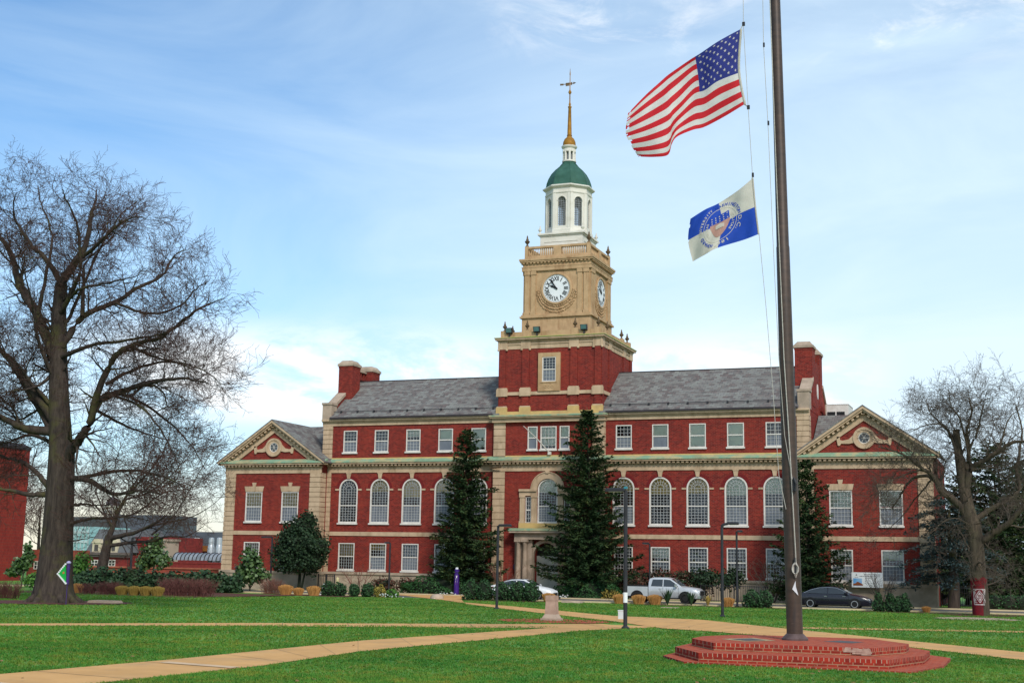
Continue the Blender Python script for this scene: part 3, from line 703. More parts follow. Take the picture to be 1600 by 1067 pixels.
obj('tower_parapet', q, M['stone_warm'], LIB)
def urn(x, y, z, h, mat='bronze', parent=None):
    q = MB(); k = h/0.9
    q.lathe([(0.14*k, z), (0.14*k, z+0.06*k), (0.06*k, z+0.12*k), (0.07*k, z+0.2*k), (0.2*k, z+0.36*k), (0.21*k, z+0.42*k), (0.1*k, z+0.5*k), (0.12*k, z+0.56*k), (0.06*k, z+0.68*k), (0.07*k, z+0.74*k), (0.02*k, z+0.9*k)], x, y, 8)
    obj('urn_finial', q, M[mat], parent or LIB, smooth=60)
for cxp in (-4.1, -2.1, 2.1, 4.1):
    urn(cxp, TY-hp+0.14, 22.22, 0.85); urn(cxp, TY+hp-0.14, 22.22, 0.85)
for s in (-1, 1):
    for c in (-2.1, 2.1): urn(s*(hp-0.14), TY+c, 22.22, 0.85)
for x, y, tilt in ((-1.15, TY-hp-0.1, 0), (2.95, TY-hp-0.1, 0), (-3.6, TY-hp-0.1, 0)):
    q = MB(); q.box(x-0.05, x+0.05, y-0.05, y+0.05, 21.6, 22.0)
    q.add([(x-0.27, y-0.15, 22.0), (x+0.27, y-0.15, 22.0), (x+0.27, y+0.2, 21.92), (x-0.27, y+0.2, 21.92), (x-0.27, y-0.28, 22.4), (x+0.27, y-0.28, 22.4), (x+0.27, y+0.02, 22.46), (x-0.27, y+0.02, 22.46)],
                [(0, 3, 2, 1), (4, 5, 6, 7), (0, 1, 5, 4), (1, 2, 6, 5), (2, 3, 7, 6), (3, 0, 4, 7)])
    o = obj('floodlight', q, M['dark'], LIB)
    q = MB(); q.quad((x-0.23, y-0.168, 22.04), (x+0.23, y-0.168, 22.04), (x+0.23, y-0.284, 22.37), (x-0.23, y-0.284, 22.37)); obj('lens', q, pm('teal_lens', (0.10, 0.20, 0.20), None, 2, 0.2), o)

# ---- clock stage (warm stone)
q = MB(); CX = 0.04; h = 2.92; F2 = TY-h
sq(q, 3.04, 21.6, 23.45); sq(q, 3.2, 23.45, 23.6); sq(q, 3.1, 23.6, 23.74); sq(q, h, 23.74, 27.8)
def four(fn):
    for k in range(4):
        c, s = round(math.cos(k*PI/2)), round(math.sin(k*PI/2))
        fn(lambda x, d, z, c=c, s=s: (x*c+d*s, TY+x*s-d*c, z))
def fbox(mb, T, x0, x1, d0, d1, z0, z1, mi=0):
    P = [T(x, d, z) for z in (z0, z1) for (x, d) in ((x0, d0), (x1, d0), (x1, d1), (x0, d1))]
    xs = [p[0] for p in P]; ys = [p[1] for p in P]; mb.box(min(xs), max(xs), min(ys), max(ys), z0, z1, mi)
def clock_face_trim(T):
    for c in (-2.62, -2.06, 2.06, 2.62):
        fbox(q, T, c-0.2, c+0.2, h-0.02, h+0.10, 23.74, 27.5); fbox(q, T, c-0.25, c+0.25, h-0.02, h+0.15, 27.18, 27.5); fbox(q, T, c-0.25, c+0.25, h-0.02, h+0.15, 23.74, 23.98)
    fbox(q, T, -1.8, 1.8, h-0.02, h+0.05, 27.42, 27.5)
four(clock_face_trim)
sq(q, h+0.17, 27.5, 27.8); sq(q, h+0.2, 27.8, 27.86); sq(q, h+0.1, 27.86, 28.12); sq(q, h+0.14, 28.12, 28.24)
def dent(T):
    n = 19
    for k in range(n):
        x = -2.9+5.8*k/(n-1); fbox(q, T, x-0.09, x+0.09, h+0.13, h+0.27, 28.13, 28.25)
four(dent)
sq(q, h+0.31, 28.25, 28.38); sq(q, h+0.37, 28.38, 28.54)
obj('clock_stage', q, M['stone_warm'], LIB)
# wreath carved under each dial
def letter_mesh(txt, size, bold=0.0):
    cu = bpy.data.curves.new('lettering', 'FONT'); cu.body = txt; cu.size = size; cu.align_x = 'CENTER'; cu.align_y = 'CENTER'; cu.offset = bold; cu.resolution_u = 3
    o = bpy.data.objects.new('lettering', cu); COL.objects.link(o)
    dg = bpy.context.evaluated_depsgraph_get(); dg.update()
    me = bpy.data.meshes.new_from_object(o.evaluated_get(dg))
    v = [tuple(p.co) for p in me.vertices]; f = [tuple(p.vertices) for p in me.polygons]
    bpy.data.objects.remove(o); bpy.data.curves.remove(cu); bpy.data.meshes.remove(me)
    return v, f
NUM = ['XII', 'I', 'II', 'III', 'IIII', 'V', 'VI', 'VII', 'VIII', 'IX', 'X', 'XI']
def polar(T, r, a, d, z0=25.9): return T(r*math.sin(a), d, z0+r*math.cos(a))
def dial(T):
    R = 1.2; d0 = h
    q = MB(); n = 40
    ringp = [(1.36, 0.0), (1.40, 0.1), (1.30, 0.16), (1.2, 0.13), (1.2, 0.06)]
    vs = []
    for k in range(n):
        a = 2*PI*k/n
        for r, d in ringp: vs.append(polar(T, r, a, d0+d))
    m = len(ringp)
    fs = [(k*m+j, ((k+1) % n)*m+j, ((k+1) % n)*m+j+1, k*m+j+1) for k in range(n) for j in range(m-1)]
    q.add(vs, fs); rim = q
    q = MB(); q.add([polar(T, R+0.01, 2*PI*k/n, d0+0.07) for k in range(n)], [tuple(range(n))])
    D = obj('clock_dial', q, pm('dial_white', (0.72, 0.74, 0.74), (0.64, 0.67, 0.68), 1.2, 0.45), LIB)
    obj('dial_rim', rim, M['stone_warm'], D, smooth=50)
    q = MB()
    for k in range(12):
        v, f = letter_mesh(NUM[k], 0.50, 0.014); a0 = 2*PI*k/12
        vs = []
        for (x, y, _) in v:
            x *= 0.74 if len(NUM[k]) > 2 else 0.92
            r, t = 0.83+y, x; ca, sa = math.cos(a0), math.sin(a0)
            px, pz = r*sa+t*ca, r*ca-t*sa; vs.append(T(px, d0+0.085, 25.9+pz))
        q.add(vs, f)
    for k in range(60):
        a = 2*PI*k/60; w_ = 0.026 if k % 5 == 0 else 0.016
        q.add([polar(T, 1.09, a-w_, d0+0.084), polar(T, 1.155, a-w_, d0+0.084), polar(T, 1.155, a+w_, d0+0.084), polar(T, 1.09, a+w_, d0+0.084)], [(0, 1, 2, 3)])
    obj('numerals', q, M['black'], D)
    def hand(nm, ang, L, w0, dd):
        q = MB(); ca, sa = math.cos(ang), math.sin(ang)
        P = [(-0.12, w0*0.5), (0.0, w0), (L*0.45, w0*0.75), (L*0.62, w0*1.15), (L*0.75, w0*0.45), (L, 0.008)]
        pts = [(r, t) for r, t in P] + [(r, -t) for r, t in P[::-1]]
        f_ = [T(r*sa+t*ca, d0+dd, 25.9+r*ca-t*sa) for r, t in pts]; b_ = [T(r*sa+t*ca, d0+dd+0.02, 25.9+r*ca-t*sa) for r, t in pts]
        n_ = len(pts); q.add(f_+b_, [tuple(range(n_)), tuple(range(2*n_-1, n_-1, -1))]+[(i, (i+1) % n_, (i+1) % n_+n_, i+n_) for i in range(n_)])
        obj(nm, q, M['black'], D)
    hand('hour_hand', math.radians(297), 0.74, 0.085, 0.10); hand('minute_hand', math.radians(326), 1.02, 0.065, 0.13)
    q = MB(); rnd = random.Random(3)
    for k in range(46):
        a = math.radians(95+170*k/45); bulge = 0.12+0.13*math.sin(PI*k/45)
        for r in (1.5, 1.5+bulge, 1.5+2*bulge):
            c = Vector(polar(T, r+rnd.uniform(-.03, .03), a+rnd.uniform(-.02, .02), d0+0.03)); s_ = rnd.uniform(0.06, 0.1)
            q.lathe([(0.001, c.z-s_), (s_, c.z-s_*0.2), (s_*0.8, c.z+s_*0.5), (0.001, c.z+s_)], c.x, c.y, 5, cap=False)
    obj('wreath', q, M['stone_warm'], D, smooth=60)
four(dial)
# balustrade
q = MB(); hb = 2.86
sq(q, hb+0.06, 28.54, 28.86)
def bal(T):
    fbox(q, T, -hb+0.22, hb-0.22, hb-0.26, hb+0.02, 29.5, 29.68)
    fbox(q, T, -0.34, 0.34, hb-0.28, hb+0.04, 28.86, 29.5)
    for e in (-1, 1):
        for k in range(12):
            x = e*(0.46+k*(2.08/11)); p = T(x, hb-0.12, 0)
            q.lathe([(0.05, 28.86), (0.07, 29.0), (0.065, 29.1), (0.035, 29.3), (0.05, 29.5)], p[0], p[1], 6)
four(bal)
for sx in (-1, 1):
    for sy in (-1, 1): q.box(sx*(hb-0.24), sx*(hb+0.06), TY+sy*(hb-0.24), TY+sy*(hb+0.06), 28.858, 29.72)
obj('balustrade', q, M['stone_warm'], LIB)
for sx in (-1, 1):
    for sy in (-1, 1): urn(sx*(hb-0.1), TY+sy*(hb-0.1), 29.72, 0.98)
# ---- white belfry
q = MB(); sq(q, 1.9, 28.8, 30.72); sq(q, 1.98, 30.72, 30.84); sq(q, 2.1, 30.84, 30.98)
def pan(T):
    fbox(q, T, -1.5, 1.5, 1.89, 1.94, 30.2, 30.26); fbox(q, T, -1.5, 1.5, 1.89, 1.94, 29.86, 29.92)
four(pan)
obj('belfry_base', q, M['belfry'], LIB)
for sx in (-1, 1):
    for sy in (-1, 1): urn(sx*1.92, TY+sy*1.92, 30.98, 0.75, 'belfry')
q = MB(); AP = 1.86; VR = AP/math.cos(PI/8); side = 2*AP*math.tan(PI/8)
O8 = lambda r, z: (r/math.cos(PI/8), z)
q.lathe([O8(1.96, 30.98), O8(1.96, 31.3), O8(1.9, 31.36)], 0, TY, 8, ph=PI/8)
q.lathe([O8(1.88, 34.5), O8(1.92, 34.55), O8(1.92, 34.64), O8(1.87, 34.66), O8(1.87, 34.95), O8(1.98, 35.02), O8(2.12, 35.12), O8(2.12, 35.22), O8(1.9, 35.3)], 0, TY, 8, ph=PI/8)
zb, zt = 31.36, 34.5; hw = 0.36
for k in range(8):
    a = -PI/2+k*PI/4; n_ = Vector((math.cos(a), math.sin(a), 0)); t_ = Vector((-math.sin(a), math.cos(a), 0)); c0 = Vector((0, TY, 0))+n_*AP
    tmp = MB(); wall_band(tmp, -side/2, side/2, 0, zb, zt, [(0, hw, 31.62, 34.2, True)], depth=0.2)
    q.add([tuple(c0+t_*v[0]-n_*v[1]+Vector((0, 0, v[2]))) for v in tmp.v], tmp.f)
    for e in (-1, 1):
        tmp = MB(); tmp.box(e*side/2-(0.24 if e > 0 else 0), e*side/2+(0.24 if e < 0 else 0), -0.05, 0.0, zb, zt)
        q.add([tuple(c0+t_*v[0]-n_*v[1]+Vector((0, 0, v[2]))) for v in tmp.v], tmp.f)
    tmp = MB(); tmp.ring_xz(0, 34.2-hw, hw, hw+0.07, 0, PI, -0.04, 0.0, 12)
    q.add([tuple(c0+t_*v[0]-n_*v[1]+Vector((0, 0, v[2]))) for v in tmp.v], tmp.f)
obj('belfry', q, M['belfry'], LIB)
for k in range(8):
    a = -PI/2+k*PI/4; n_ = Vector((math.cos(a), math.sin(a), 0)); t_ = Vector((-math.sin(a), math.cos(a), 0)); c0 = Vector((0, TY, 0))+n_*(AP-0.15)
    tmp = MB(); sp = 34.2-hw
    for j in range(1, 5): tmp.box(-hw+2*hw*j/5-0.022, -hw+2*hw*j/5+0.022, 0, 0.03, 31.62, sp+math.sqrt(max(0, hw*hw-(-hw+2*hw*j/5)**2)))
    for j in range(13):
        z = 31.62+0.2*j; x_ = hw if z < sp else math.sqrt(max(0.0, hw*hw-(z-sp)**2))
        if x_ > 0.05: tmp.box(-x_, x_, 0.004, 0.034, z-0.02, z+0.02)
    tmp.ring_xz(0, sp, hw-0.05, hw, 0, PI, -0.01, 0.05, 12)
    q = MB(); q.add([tuple(c0+t_*v[0]-n_*v[1]+Vector((0, 0, v[2]))) for v in tmp.v], tmp.f)
    obj('belfry_lattice', q, M['louvre'], LIB)
q = MB(); q.lathe([O8(1.86, 35.3), O8(1.84, 35.42), O8(1.78, 35.75), O8(1.65, 36.15), O8(1.42, 36.6), O8(1.1, 37.0), O8(0.78, 37.3), O8(0.6, 37.5), O8(0.53, 37.72)], 0, TY, 8, ph=PI/8)
DM = obj('dome', q, M['dome'], LIB)
q = MB()
for k in range(8):
    a = PI/8+k*PI/4; pr = [(1.86, 35.3), (1.78, 35.75), (1.65, 36.15), (1.42, 36.6), (1.1, 37.0), (0.78, 37.3), (0.56, 37.6)]
    q.tube([(r/math.cos(PI/8)*math.cos(a), TY+r/math.cos(PI/8)*math.sin(a), z) for r, z in pr], 0.03, 5)
obj('dome_seam', q, M['dome'], DM)
q = MB(); q.lathe([(0.62, 37.72), (0.62, 37.85), (0.56, 37.87)], 0, TY, 16); q.lathe([(0.55, 38.82), (0.55, 38.92), (0.62, 38.97), (0.7, 39.08), (0.7, 39.16), (0.5, 39.22)], 0, TY, 16)
q.lathe([(0.34, 37.85), (0.34, 38.83)], 0, TY, 12, mi=1)
for k in range(8):
    a = PI/8+k*PI/4; q.lathe([(0.1, 37.86), (0.1, 38.84)], 0.48*math.cos(a), TY+0.48*math.sin(a), 8)
    a2 = a+PI/8; q.lathe([(0.16, 38.62), (0.16, 38.84)], 0.46*math.cos(a2), TY+0.46*math.sin(a2), 6)
obj('lantern', q, [M['belfry'], M['louvre']], LIB, smooth=40)
q = MB(); q.lathe([(0.56, 39.2), (0.58, 39.3), (0.55, 39.55), (0.42, 39.85), (0.25, 40.0), (0.2, 40.12), (0.24, 40.18), (0.2, 40.22), (0.125, 42.7), (0.17, 42.76), (0.17, 42.82), (0.08, 42.9), (0.11, 43.05), (0.06, 43.2), (0.045, 43.95), (0.09, 44.02), (0.15, 44.15), (0.09, 44.3), (0.045, 44.38), (0.03, 45.7), (0.05, 45.8), (0.005, 46.4)], 0, TY, 12)
SP = obj('spire', q, M['gold'], LIB, smooth=50)
q = MB(); ct, st = math.cos(0.3), math.sin(0.3)
Vn = lambda u, z: (u*ct*0.95, TY+u*st, z)
q.add([Vn(-0.92, 44.78), Vn(-0.6, 44.8), Vn(-0.6, 44.96), Vn(-0.92, 44.94), Vn(-0.6, 44.86), Vn(0.42, 44.98), Vn(0.42, 45.04), Vn(-0.6, 44.92), Vn(0.3, 44.9), Vn(0.56, 45.05), Vn(0.3, 45.12),
       Vn(-0.4, 44.72), Vn(-0.05, 44.78), Vn(-0.05, 45.06), Vn(-0.4, 45.02), Vn(0.06, 44.82), Vn(0.2, 44.85), Vn(0.2, 45.12), Vn(0.06, 45.08)],
      [(0, 1, 2, 3), (4, 5, 6, 7), (8, 9, 10), (11, 12, 13, 14), (15, 16, 17, 18)])
o = obj('weathervane', q, M['bronze'], SP)
md = o.modifiers.new('thick', 'SOLIDIFY'); md.thickness = 0.03

# ================================================================== GROUND, ROAD, PATHS
def grassmat(name, blade=False):
    m, nt, b = newmat(name); b.inputs['Roughness'].default_value = 0.8; b.inputs['Specular IOR Level'].default_value = 0.15
    n0 = noise(nt, 0.20, 5, 0.65)
    n1 = noise(nt, 0.55, 6, 0.6); n2 = noise(nt, 2.2, 5, 0.7); n3 = noise(nt, 14.0, 3, 0.7)
    c = mixrgb(nt, ramp(nt, n1, 0.35, 0.65), (0.078, 0.265, 0.046), (0.13, 0.315, 0.055))
    c = mixrgb(nt, ramp(nt, n2, 0.46, 0.72), c, (0.32, 0.29, 0.05))
    c = mixrgb(nt, ramp(nt, n0, 0.38, 0.66), mixrgb(nt, 1.0, c, (0.66, 0.74, 0.62), 'MULTIPLY'), mixrgb(nt, 1.0, c, (1.30, 1.10, 0.95), 'MULTIPLY'))
    g = nt.nodes.new('ShaderNodeNewGeometry')
    if blade: c = mixrgb(nt, ramp(nt, g.outputs['Random Per Island'], 0.0, 3.0), c, (0.06, 0.2, 0.028)); c = mixrgb(nt, ramp(nt, g.outputs['Random Per Island'], 0.93, 1.0), c, (0.30, 0.27, 0.09))
    else: c = mixrgb(nt, ramp(nt, n3, 0.4, 0.7), c, (0.04, 0.14, 0.024))
    nt.links.new(c, b.inputs['Base Color'])
    if blade:
        t = nt.nodes.new('ShaderNodeBsdfTranslucent'); nt.links.new(c, t.inputs[0]); mx = nt.nodes.new('ShaderNodeMixShader'); mx.inputs[0].default_value = 0.42
        nt.links.new(b.outputs[0], mx.inputs[1]); nt.links.new(t.outputs[0], mx.inputs[2]); nt.links.new(mx.outputs[0], nt.nodes['Material Output'].inputs[0])
    if not blade: bump(nt, b, n3, 0.3, 0.05)
    return m
M['grass'] = grassmat('lawn'); M['blade'] = grassmat('grass_blades', True)
M['path'] = pm('tan_paving', (0.62, 0.345, 0.130), (0.52, 0.285, 0.105), 1.1, 0.9, bmp=0.15, c3=(0.41, 0.25, 0.12), scale3=0.6)
M['joint'] = pm('paving_joint', (0.26, 0.17, 0.09), (0.36, 0.23, 0.12), 4, 0.95)
M['asphalt'] = pm('asphalt', (0.10, 0.095, 0.09), (0.14, 0.13, 0.12), 2.0, 0.9, bmp=0.2)
M['kerb'] = pm('kerb_concrete', (0.58, 0.46, 0.28), (0.46, 0.37, 0.23), 1.3, 0.9)
M['mulch'] = pm('mulch', (0.075, 0.028, 0.022), (0.12, 0.05, 0.035), 9.0, 0.95, bmp=0.6, lo=0.3, hi=0.7)
q = MB(); ys = [-160, -140, -120] + [-110+5*k for k in range(18)] + [-20, 0, 30, 100, 300, 1500, 4000]
xs = [-4000, -600, -200, -100, -50, 0, 50, 100, 200, 600, 4000]
for j, y in enumerate(ys):
    for x in xs: q.v.append((x, y, gz(y)-0.006))
for j in range(len(ys)-1):
    for i in range(len(xs)-1): q.f.append((j*len(xs)+i, j*len(xs)+i+1, (j+1)*len(xs)+i+1, (j+1)*len(xs)+i)); q.m.append(0)
obj('ground', q, M['grass'], kind='structure')
def strip(name, A, B, mat, dz, n=24, joint=2.2):
    """a sheet following the ground between two edge lines of equal point count"""
    q = MB(); L = len(A); V = []
    for i in range(L-1):
        for k in range(n if i < L-2 else n+1):
            t = k/n
            a = (A[i][0]+(A[i+1][0]-A[i][0])*t, A[i][1]+(A[i+1][1]-A[i][1])*t); b = (B[i][0]+(B[i+1][0]-B[i][0])*t, B[i][1]+(B[i+1][1]-B[i][1])*t)
            for j in range(5):
                u = j/4; x, y = a[0]+(b[0]-a[0])*u, a[1]+(b[1]-a[1])*u; V.append((x, y, gz(y)+dz))
    rows = len(V)//5; q.v = V; acc = 0.0; jn = []
    for r in range(rows-1):
        p, p2, e_, e2 = V[r*5], V[r*5+5], V[r*5+4], V[r*5+9]; acc += math.dist(p, p2)
        if acc > joint:
            acc = 0.0; u = Vector(p2)-Vector(p); u2 = Vector(e2)-Vector(e_); u.normalize(); u2.normalize(); up = Vector((0, 0, 0.003))
            jn.append([tuple(Vector(p)+up), tuple(Vector(e_)+up), tuple(Vector(e_)+u2*0.03+up), tuple(Vector(p)+u*0.03+up)])
    for r in range(rows-1):
        for j in range(4): q.f.append((r*5+j, r*5+j+1, (r+1)*5+j+1, (r+1)*5+j)); q.m.append(0)
    for j in jn: q.add(j, [(0, 1, 2, 3)], 1)
    return obj(name, q, [mat, M['joint']], kind='structure')
RY0, RY1 = -12.6, -5.6
q = MB(); q.quad((-46, RY0, 0.503), (90, RY0, 0.503), (90, RY1, 0.503), (-46, RY1, 0.503)); obj('road', q, M['asphalt'], kind='structure')
for k_ in ((-46, -9.2, RY0-0.28, RY0-0.01), (-1.5, 90, RY0-0.28, RY0-0.01), (-46, -3, RY1+0.01, RY1+0.25), (3, 90, RY1+0.01, RY1+0.25)): q = MB(); q.box(*k_, 0.4, 0.6); obj('kerb', q, M['kerb'], kind='structure')
q = MB(); q.quad((-46, RY1+0.26, 0.506), (90, RY1+0.26, 0.506), (90, RY1+1.5, 0.506), (-46, RY1+1.5, 0.506)); q.quad((-3, RY1+1.5, 0.506), (3, RY1+1.5, 0.506), (3, -2.4, 0.506), (-3, -2.4, 0.506)); obj('pavement', q, M['path'], kind='structure')
strip('path', [(20.35, -104), (20.2, -79.5), (19.5, -70), (20.2, -58), (20.6, -52)], [(22.9, -104), (22.5, -80), (21.75, -74.5), (21.9, -58), (23.2, -52)], M['path'], 0.006)
strip('path', [(-60, -147), (6.6, -69.3), (11.35, -62.2), (19.0, -53.8), (20.5, -51.5)], [(-59, -148), (7.65, -70.3), (12.7, -64.4), (20.5, -57.2), (22.5, -54.5)], M['path'], 0.010)
strip('path', [(-13, -5.7), (-8.7, -8.6), (0, -18.9), (7.35, -27.2), (17.5, -40.2), (22.2, -41.9), (25.95, -47.8), (35.8, -62.3), (48, -80)],
      [(-1, -5.7), (-2.2, -12.6), (3.4, -24.8), (11.4, -36.5), (19.6, -47.7), (23.6, -54.2), (25.4, -55.2), (32.7, -61.7), (46, -82.5)], M['path'], 0.014, 12)
strip('path', [(26.6, -47.6), (35.8, -42.9), (70, -26)], [(27.4, -49.2), (35.8, -44.9), (71, -27.8)], M['path'], 0.010)
# pale patched slab on the near path
q = MB()
for (x0, y0, x1, y1) in ((20.6, -80.6, 22.45, -80.25), (20.9, -86.0, 22.7, -85.6)):
    q.quad((x0, y0, gz(y0)+0.016), (x1, y0-0.4, gz(y0-0.4)+0.016), (x1, y1-0.4, gz(y1-0.4)+0.016), (x0, y1, gz(y1)+0.016))
obj('pavement_patch', q, pm('pale_concrete', (0.60, 0.42, 0.26), None, 2, 0.9), kind='structure')

# grass blades on the near lawn
def in_path(x, y):
    def side(a, b): return (b[0]-a[0])*(y-a[1])-(b[1]-a[1])*(x-a[0])
    if y < -50:
        f = lambda pts: np.interp(y, [p[1] for p in pts], [p[0] for p in pts])
        if f([(20.35, -104), (20.2, -79.5), (19.5, -70), (20.2, -58), (20.6, -52)]) < x < f([(22.9, -104), (22.5, -80), (21.75, -74.5), (21.9, -58), (23.2, -52)]): return True
        a = np.interp(y, [-148, -69.8, -63, -55, -51], [-59.5, 7.1, 11.9, 19.8, 21.6])
        if -70.5 < y < -51 and abs(x-a) < 1.15+0.9*max(0, (y+60)/9): return True
        if y < -70.5 and abs(x-a) < 0.75: return True
    xl = np.interp(y, [-80, -62.3, -47.8, -41.9, -40.2, -27.2, -18.9, -8.6], [48, 35.8, 25.95, 22.2, 17.5, 7.35, 0, -8.7])
    xr_ = np.interp(y, [-82.5, -61.7, -55.2, -54.2, -47.7, -36.5, -24.8, -12.6], [46, 32.7, 25.4, 23.6, 19.6, 11.4, 3.4, -2.2])
    if min(xl, xr_) < x < max(xl, xr_): return True
    return False
def make_grass():
    rng = np.random.default_rng(5)
    V = []; N = 0
    fwd2 = np.array([c_fwd.x, c_fwd.y]); fwd2 /= np.linalg.norm(fwd2); rt2 = np.array([fwd2[1], -fwd2[0]])
    pts = []
    for (d0, d1, n) in ((16.5, 24, 52000), (24, 34, 46000), (34, 46, 26000), (46, 62, 20000), (62, 80, 26000), (80, 96, 20000)):
        d = np.sqrt(rng.uniform(d0*d0, d1*d1, n)); u = rng.uniform(-0.42, 0.42, n)*d
        P = np.array([CAMP.x, CAMP.y])+d[:, None]*fwd2+u[:, None]*rt2
        pts += [(x, y, dd) for (x, y), dd in zip(P, d)]
    out = []
    for x, y, d in pts:
        if in_path(x, y): continue
        if y > -13.3 or (d > 62 and (x+8.9)**2/13+(y+48.1)**2/18 < 1): continue
        if 28.2 < x < 34.2 and -73.6 < y < -66.6 and not (x < 29.1 and y < -72.0-1.7*(x-28.2)/0.9) and not (x > 33.75 and y < -73.6+2.3*(x-33.75)/.5): continue
        out.append((x, y, d))
    A = np.array(out); n = len(A)
    nb = 3
    X = np.repeat(A, nb, axis=0); m = len(X)
    ang = rng.uniform(0, 2*PI, m); h = rng.uniform(0.022, 0.05, m)*(1+0.4*(X[:, 2] > 34)); lean = rng.uniform(0.2, 1.3, m)*h; wd = rng.uniform(0.004, 0.008, m)*(1+X[:, 2]/22)
    bx = X[:, 0]+rng.uniform(-.03, .03, m); by = X[:, 1]+rng.uniform(-.03, .03, m)
    bz = 0.5+np.maximum(0, (-20-by)*0.0114)-0.008
    ca, sa = np.cos(ang), np.sin(ang)
    v = np.empty((m, 3, 3))
    v[:, 0] = np.stack([bx-sa*wd, by+ca*wd, bz], 1); v[:, 1] = np.stack([bx+sa*wd, by-ca*wd, bz], 1); v[:, 2] = np.stack([bx+ca*lean, by+sa*lean, bz+h], 1)
    me = bpy.data.meshes.new('grass'); me.vertices.add(m*3); me.vertices.foreach_set('co', v.ravel())
    me.loops.add(m*3); me.loops.foreach_set('vertex_index', np.arange(m*3, dtype=np.int32))
    me.polygons.add(m); me.polygons.foreach_set('loop_start', np.arange(0, m*3, 3, dtype=np.int32)); me.polygons.foreach_set('loop_total', np.full(m, 3, dtype=np.int32))
    me.update(calc_edges=True)
    me.materials.append(M['blade'])
    o = bpy.data.objects.new('grass', me); finish(o, None, 'short green lawn grass with yellowish patches around the brick platform', 'grass', None, 'stuff')
make_grass()
q = MB(); rr = random.Random(21)
for k in range(240):
    d = rr.uniform(18, 60); u = rr.uniform(-0.4, 0.4)*d; x, y = CAMP.x+c_fwd.x/0.986*d+c_right.x*u, CAMP.y+c_fwd.y/0.986*d+c_fwd.x*-1*u*1.0
    z = gz(y)+rr.uniform(0.015, 0.05); s = rr.uniform(0.03, 0.065); t = rr.uniform(0, 6.3); cs, sn = math.cos(t)*s, math.sin(t)*s
    q.add([(x-cs, y-sn, z), (x+sn*.6, y-cs*.6, z+rr.uniform(0, .02)), (x+cs, y+sn, z+rr.uniform(0, .03)), (x-sn*.6, y+cs*.6, z)], [(0, 1, 2, 3)])
obj('fallen_leaves', q, pm('dead_leaf', (0.16, 0.085, 0.035), (0.28, 0.17, 0.07), 9, 0.9), None, 'scattered brown dead leaves lying on the near lawn and path', 'leaves', None, 'stuff')

# ================================================================== PLATFORM AND FLAGPOLE
M['platform_side'] = brick('platform_brick', (0.33, 0.036, 0.020), (0.17, 0.018, 0.013), (0.33, 0.22, 0.13), 0.22, 0.0745, 0.011, rough=0.8, stain=0.25, dirt=(0.2, 0.03, 0.02))
def soldier(name):
    m, nt, b = newmat(name); b.inputs['Roughness'].default_value = 0.85; b.inputs['Specular IOR Level'].default_value = 0.1
    t = nt.nodes.new('ShaderNodeTexBrick'); nt.links.new(wallvec(nt), t.inputs['Vector'])
    t.inputs['Scale'].default_value = 1; t.inputs['Brick Width'].default_value = 0.112; t.inputs['Row Height'].default_value = 0.5; t.inputs['Mortar Size'].default_value = 0.009
    t.offset = 0.0
    t.inputs['Color1'].default_value = (0.37, 0.040, 0.022, 1); t.inputs['Color2'].default_value = (0.20, 0.020, 0.014, 1); t.inputs['Mortar'].default_value = (0.40, 0.30, 0.21, 1)
    c = mixrgb(nt, ramp(nt, noise(nt, 3, 5), 0.5, 0.8), t.outputs[0], (0.18, 0.05, 0.04)); nt.links.new(c, b.inputs['Base Color']); bump(nt, b, t.outputs['Fac'], -0.4, 0.01); return m
M['soldier'] = soldier('rowlock_brick')
def flatvec(nt):
    g = nt.nodes.new('ShaderNodeNewGeometry'); mp = nt.nodes.new('ShaderNodeMapping'); mp.inputs['Rotation'].default_value = (0, 0, 0.78); nt.links.new(g.outputs['Position'], mp.inputs[0]); return mp.outputs[0]
M['platform_top'] = brick('platform_paving', (0.44, 0.078, 0.034), (0.31, 0.046, 0.024), (0.36, 0.17, 0.10), 0.21, 0.105, 0.007, vec=flatvec, dirt=(0.30, 0.10, 0.07), stain=0.5)
PLT = thing('brick_platform', (31.0, -70.0, 1.1), 'stepped octagonal red brick platform under the tall brown pole', 'platform')
tiers = [('step', 1.05, 1.145, [(28.15, -71.9), (29.05, -73.6), (33.75, -73.65), (34.25, -71.3), (34.25, -68.6), (33.0, -66.6), (29.2, -66.6), (28.15, -68.4)]),
         ('step', 1.145, 1.325, [(28.33, -71.5), (29.3, -73.3), (33.25, -73.1), (33.83, -71.1), (33.83, -69.2), (32.9, -67.3), (29.3, -67.3), (28.33, -69.3)]),
         ('step', 1.325, 1.49, [(28.56, -70.8), (29.4, -72.25), (32.83, -72.05), (33.4, -70.6), (33.4, -69.7), (32.4, -68.0), (29.2, -68.2), (28.56, -69.6)])]
for nm, z0, z1, P in tiers:
    q = MB(); n = len(P); zm = z1-0.075
    if z0 > 1.1:
        for i in range(n):
            a, b = P[i], P[(i+1) % n]
            q.quad((*a, z0-0.1), (*b, z0-0.1), (*b, zm), (*a, zm), 0); q.quad((*a, zm), (*b, zm), (*b, z1), (*a, z1), 1)
    else:
        for i in range(n):
            a, b = P[i], P[(i+1) % n]; q.quad((*a, z0-0.1), (*b, z0-0.1), (*b, z1), (*a, z1), 1)
    q.add([(*p, z1) for p in P], [tuple(range(n))], 2)
    obj(nm, q, [M['platform_side'], M['soldier'], M['platform_top']], PLT)
q = MB(); q.add([(29.2, -70.6, 1.494), (29.9, -71.3, 1.494), (30.5, -70.5, 1.494), (29.8, -69.6, 1.494)], [(0, 1, 2, 3)], 0); q.add([(29.45, -70.55, 1.498), (29.9, -71.05, 1.498), (30.25, -70.5, 1.498), (29.8, -69.95, 1.498)], [(0, 1, 2, 3)], 1)
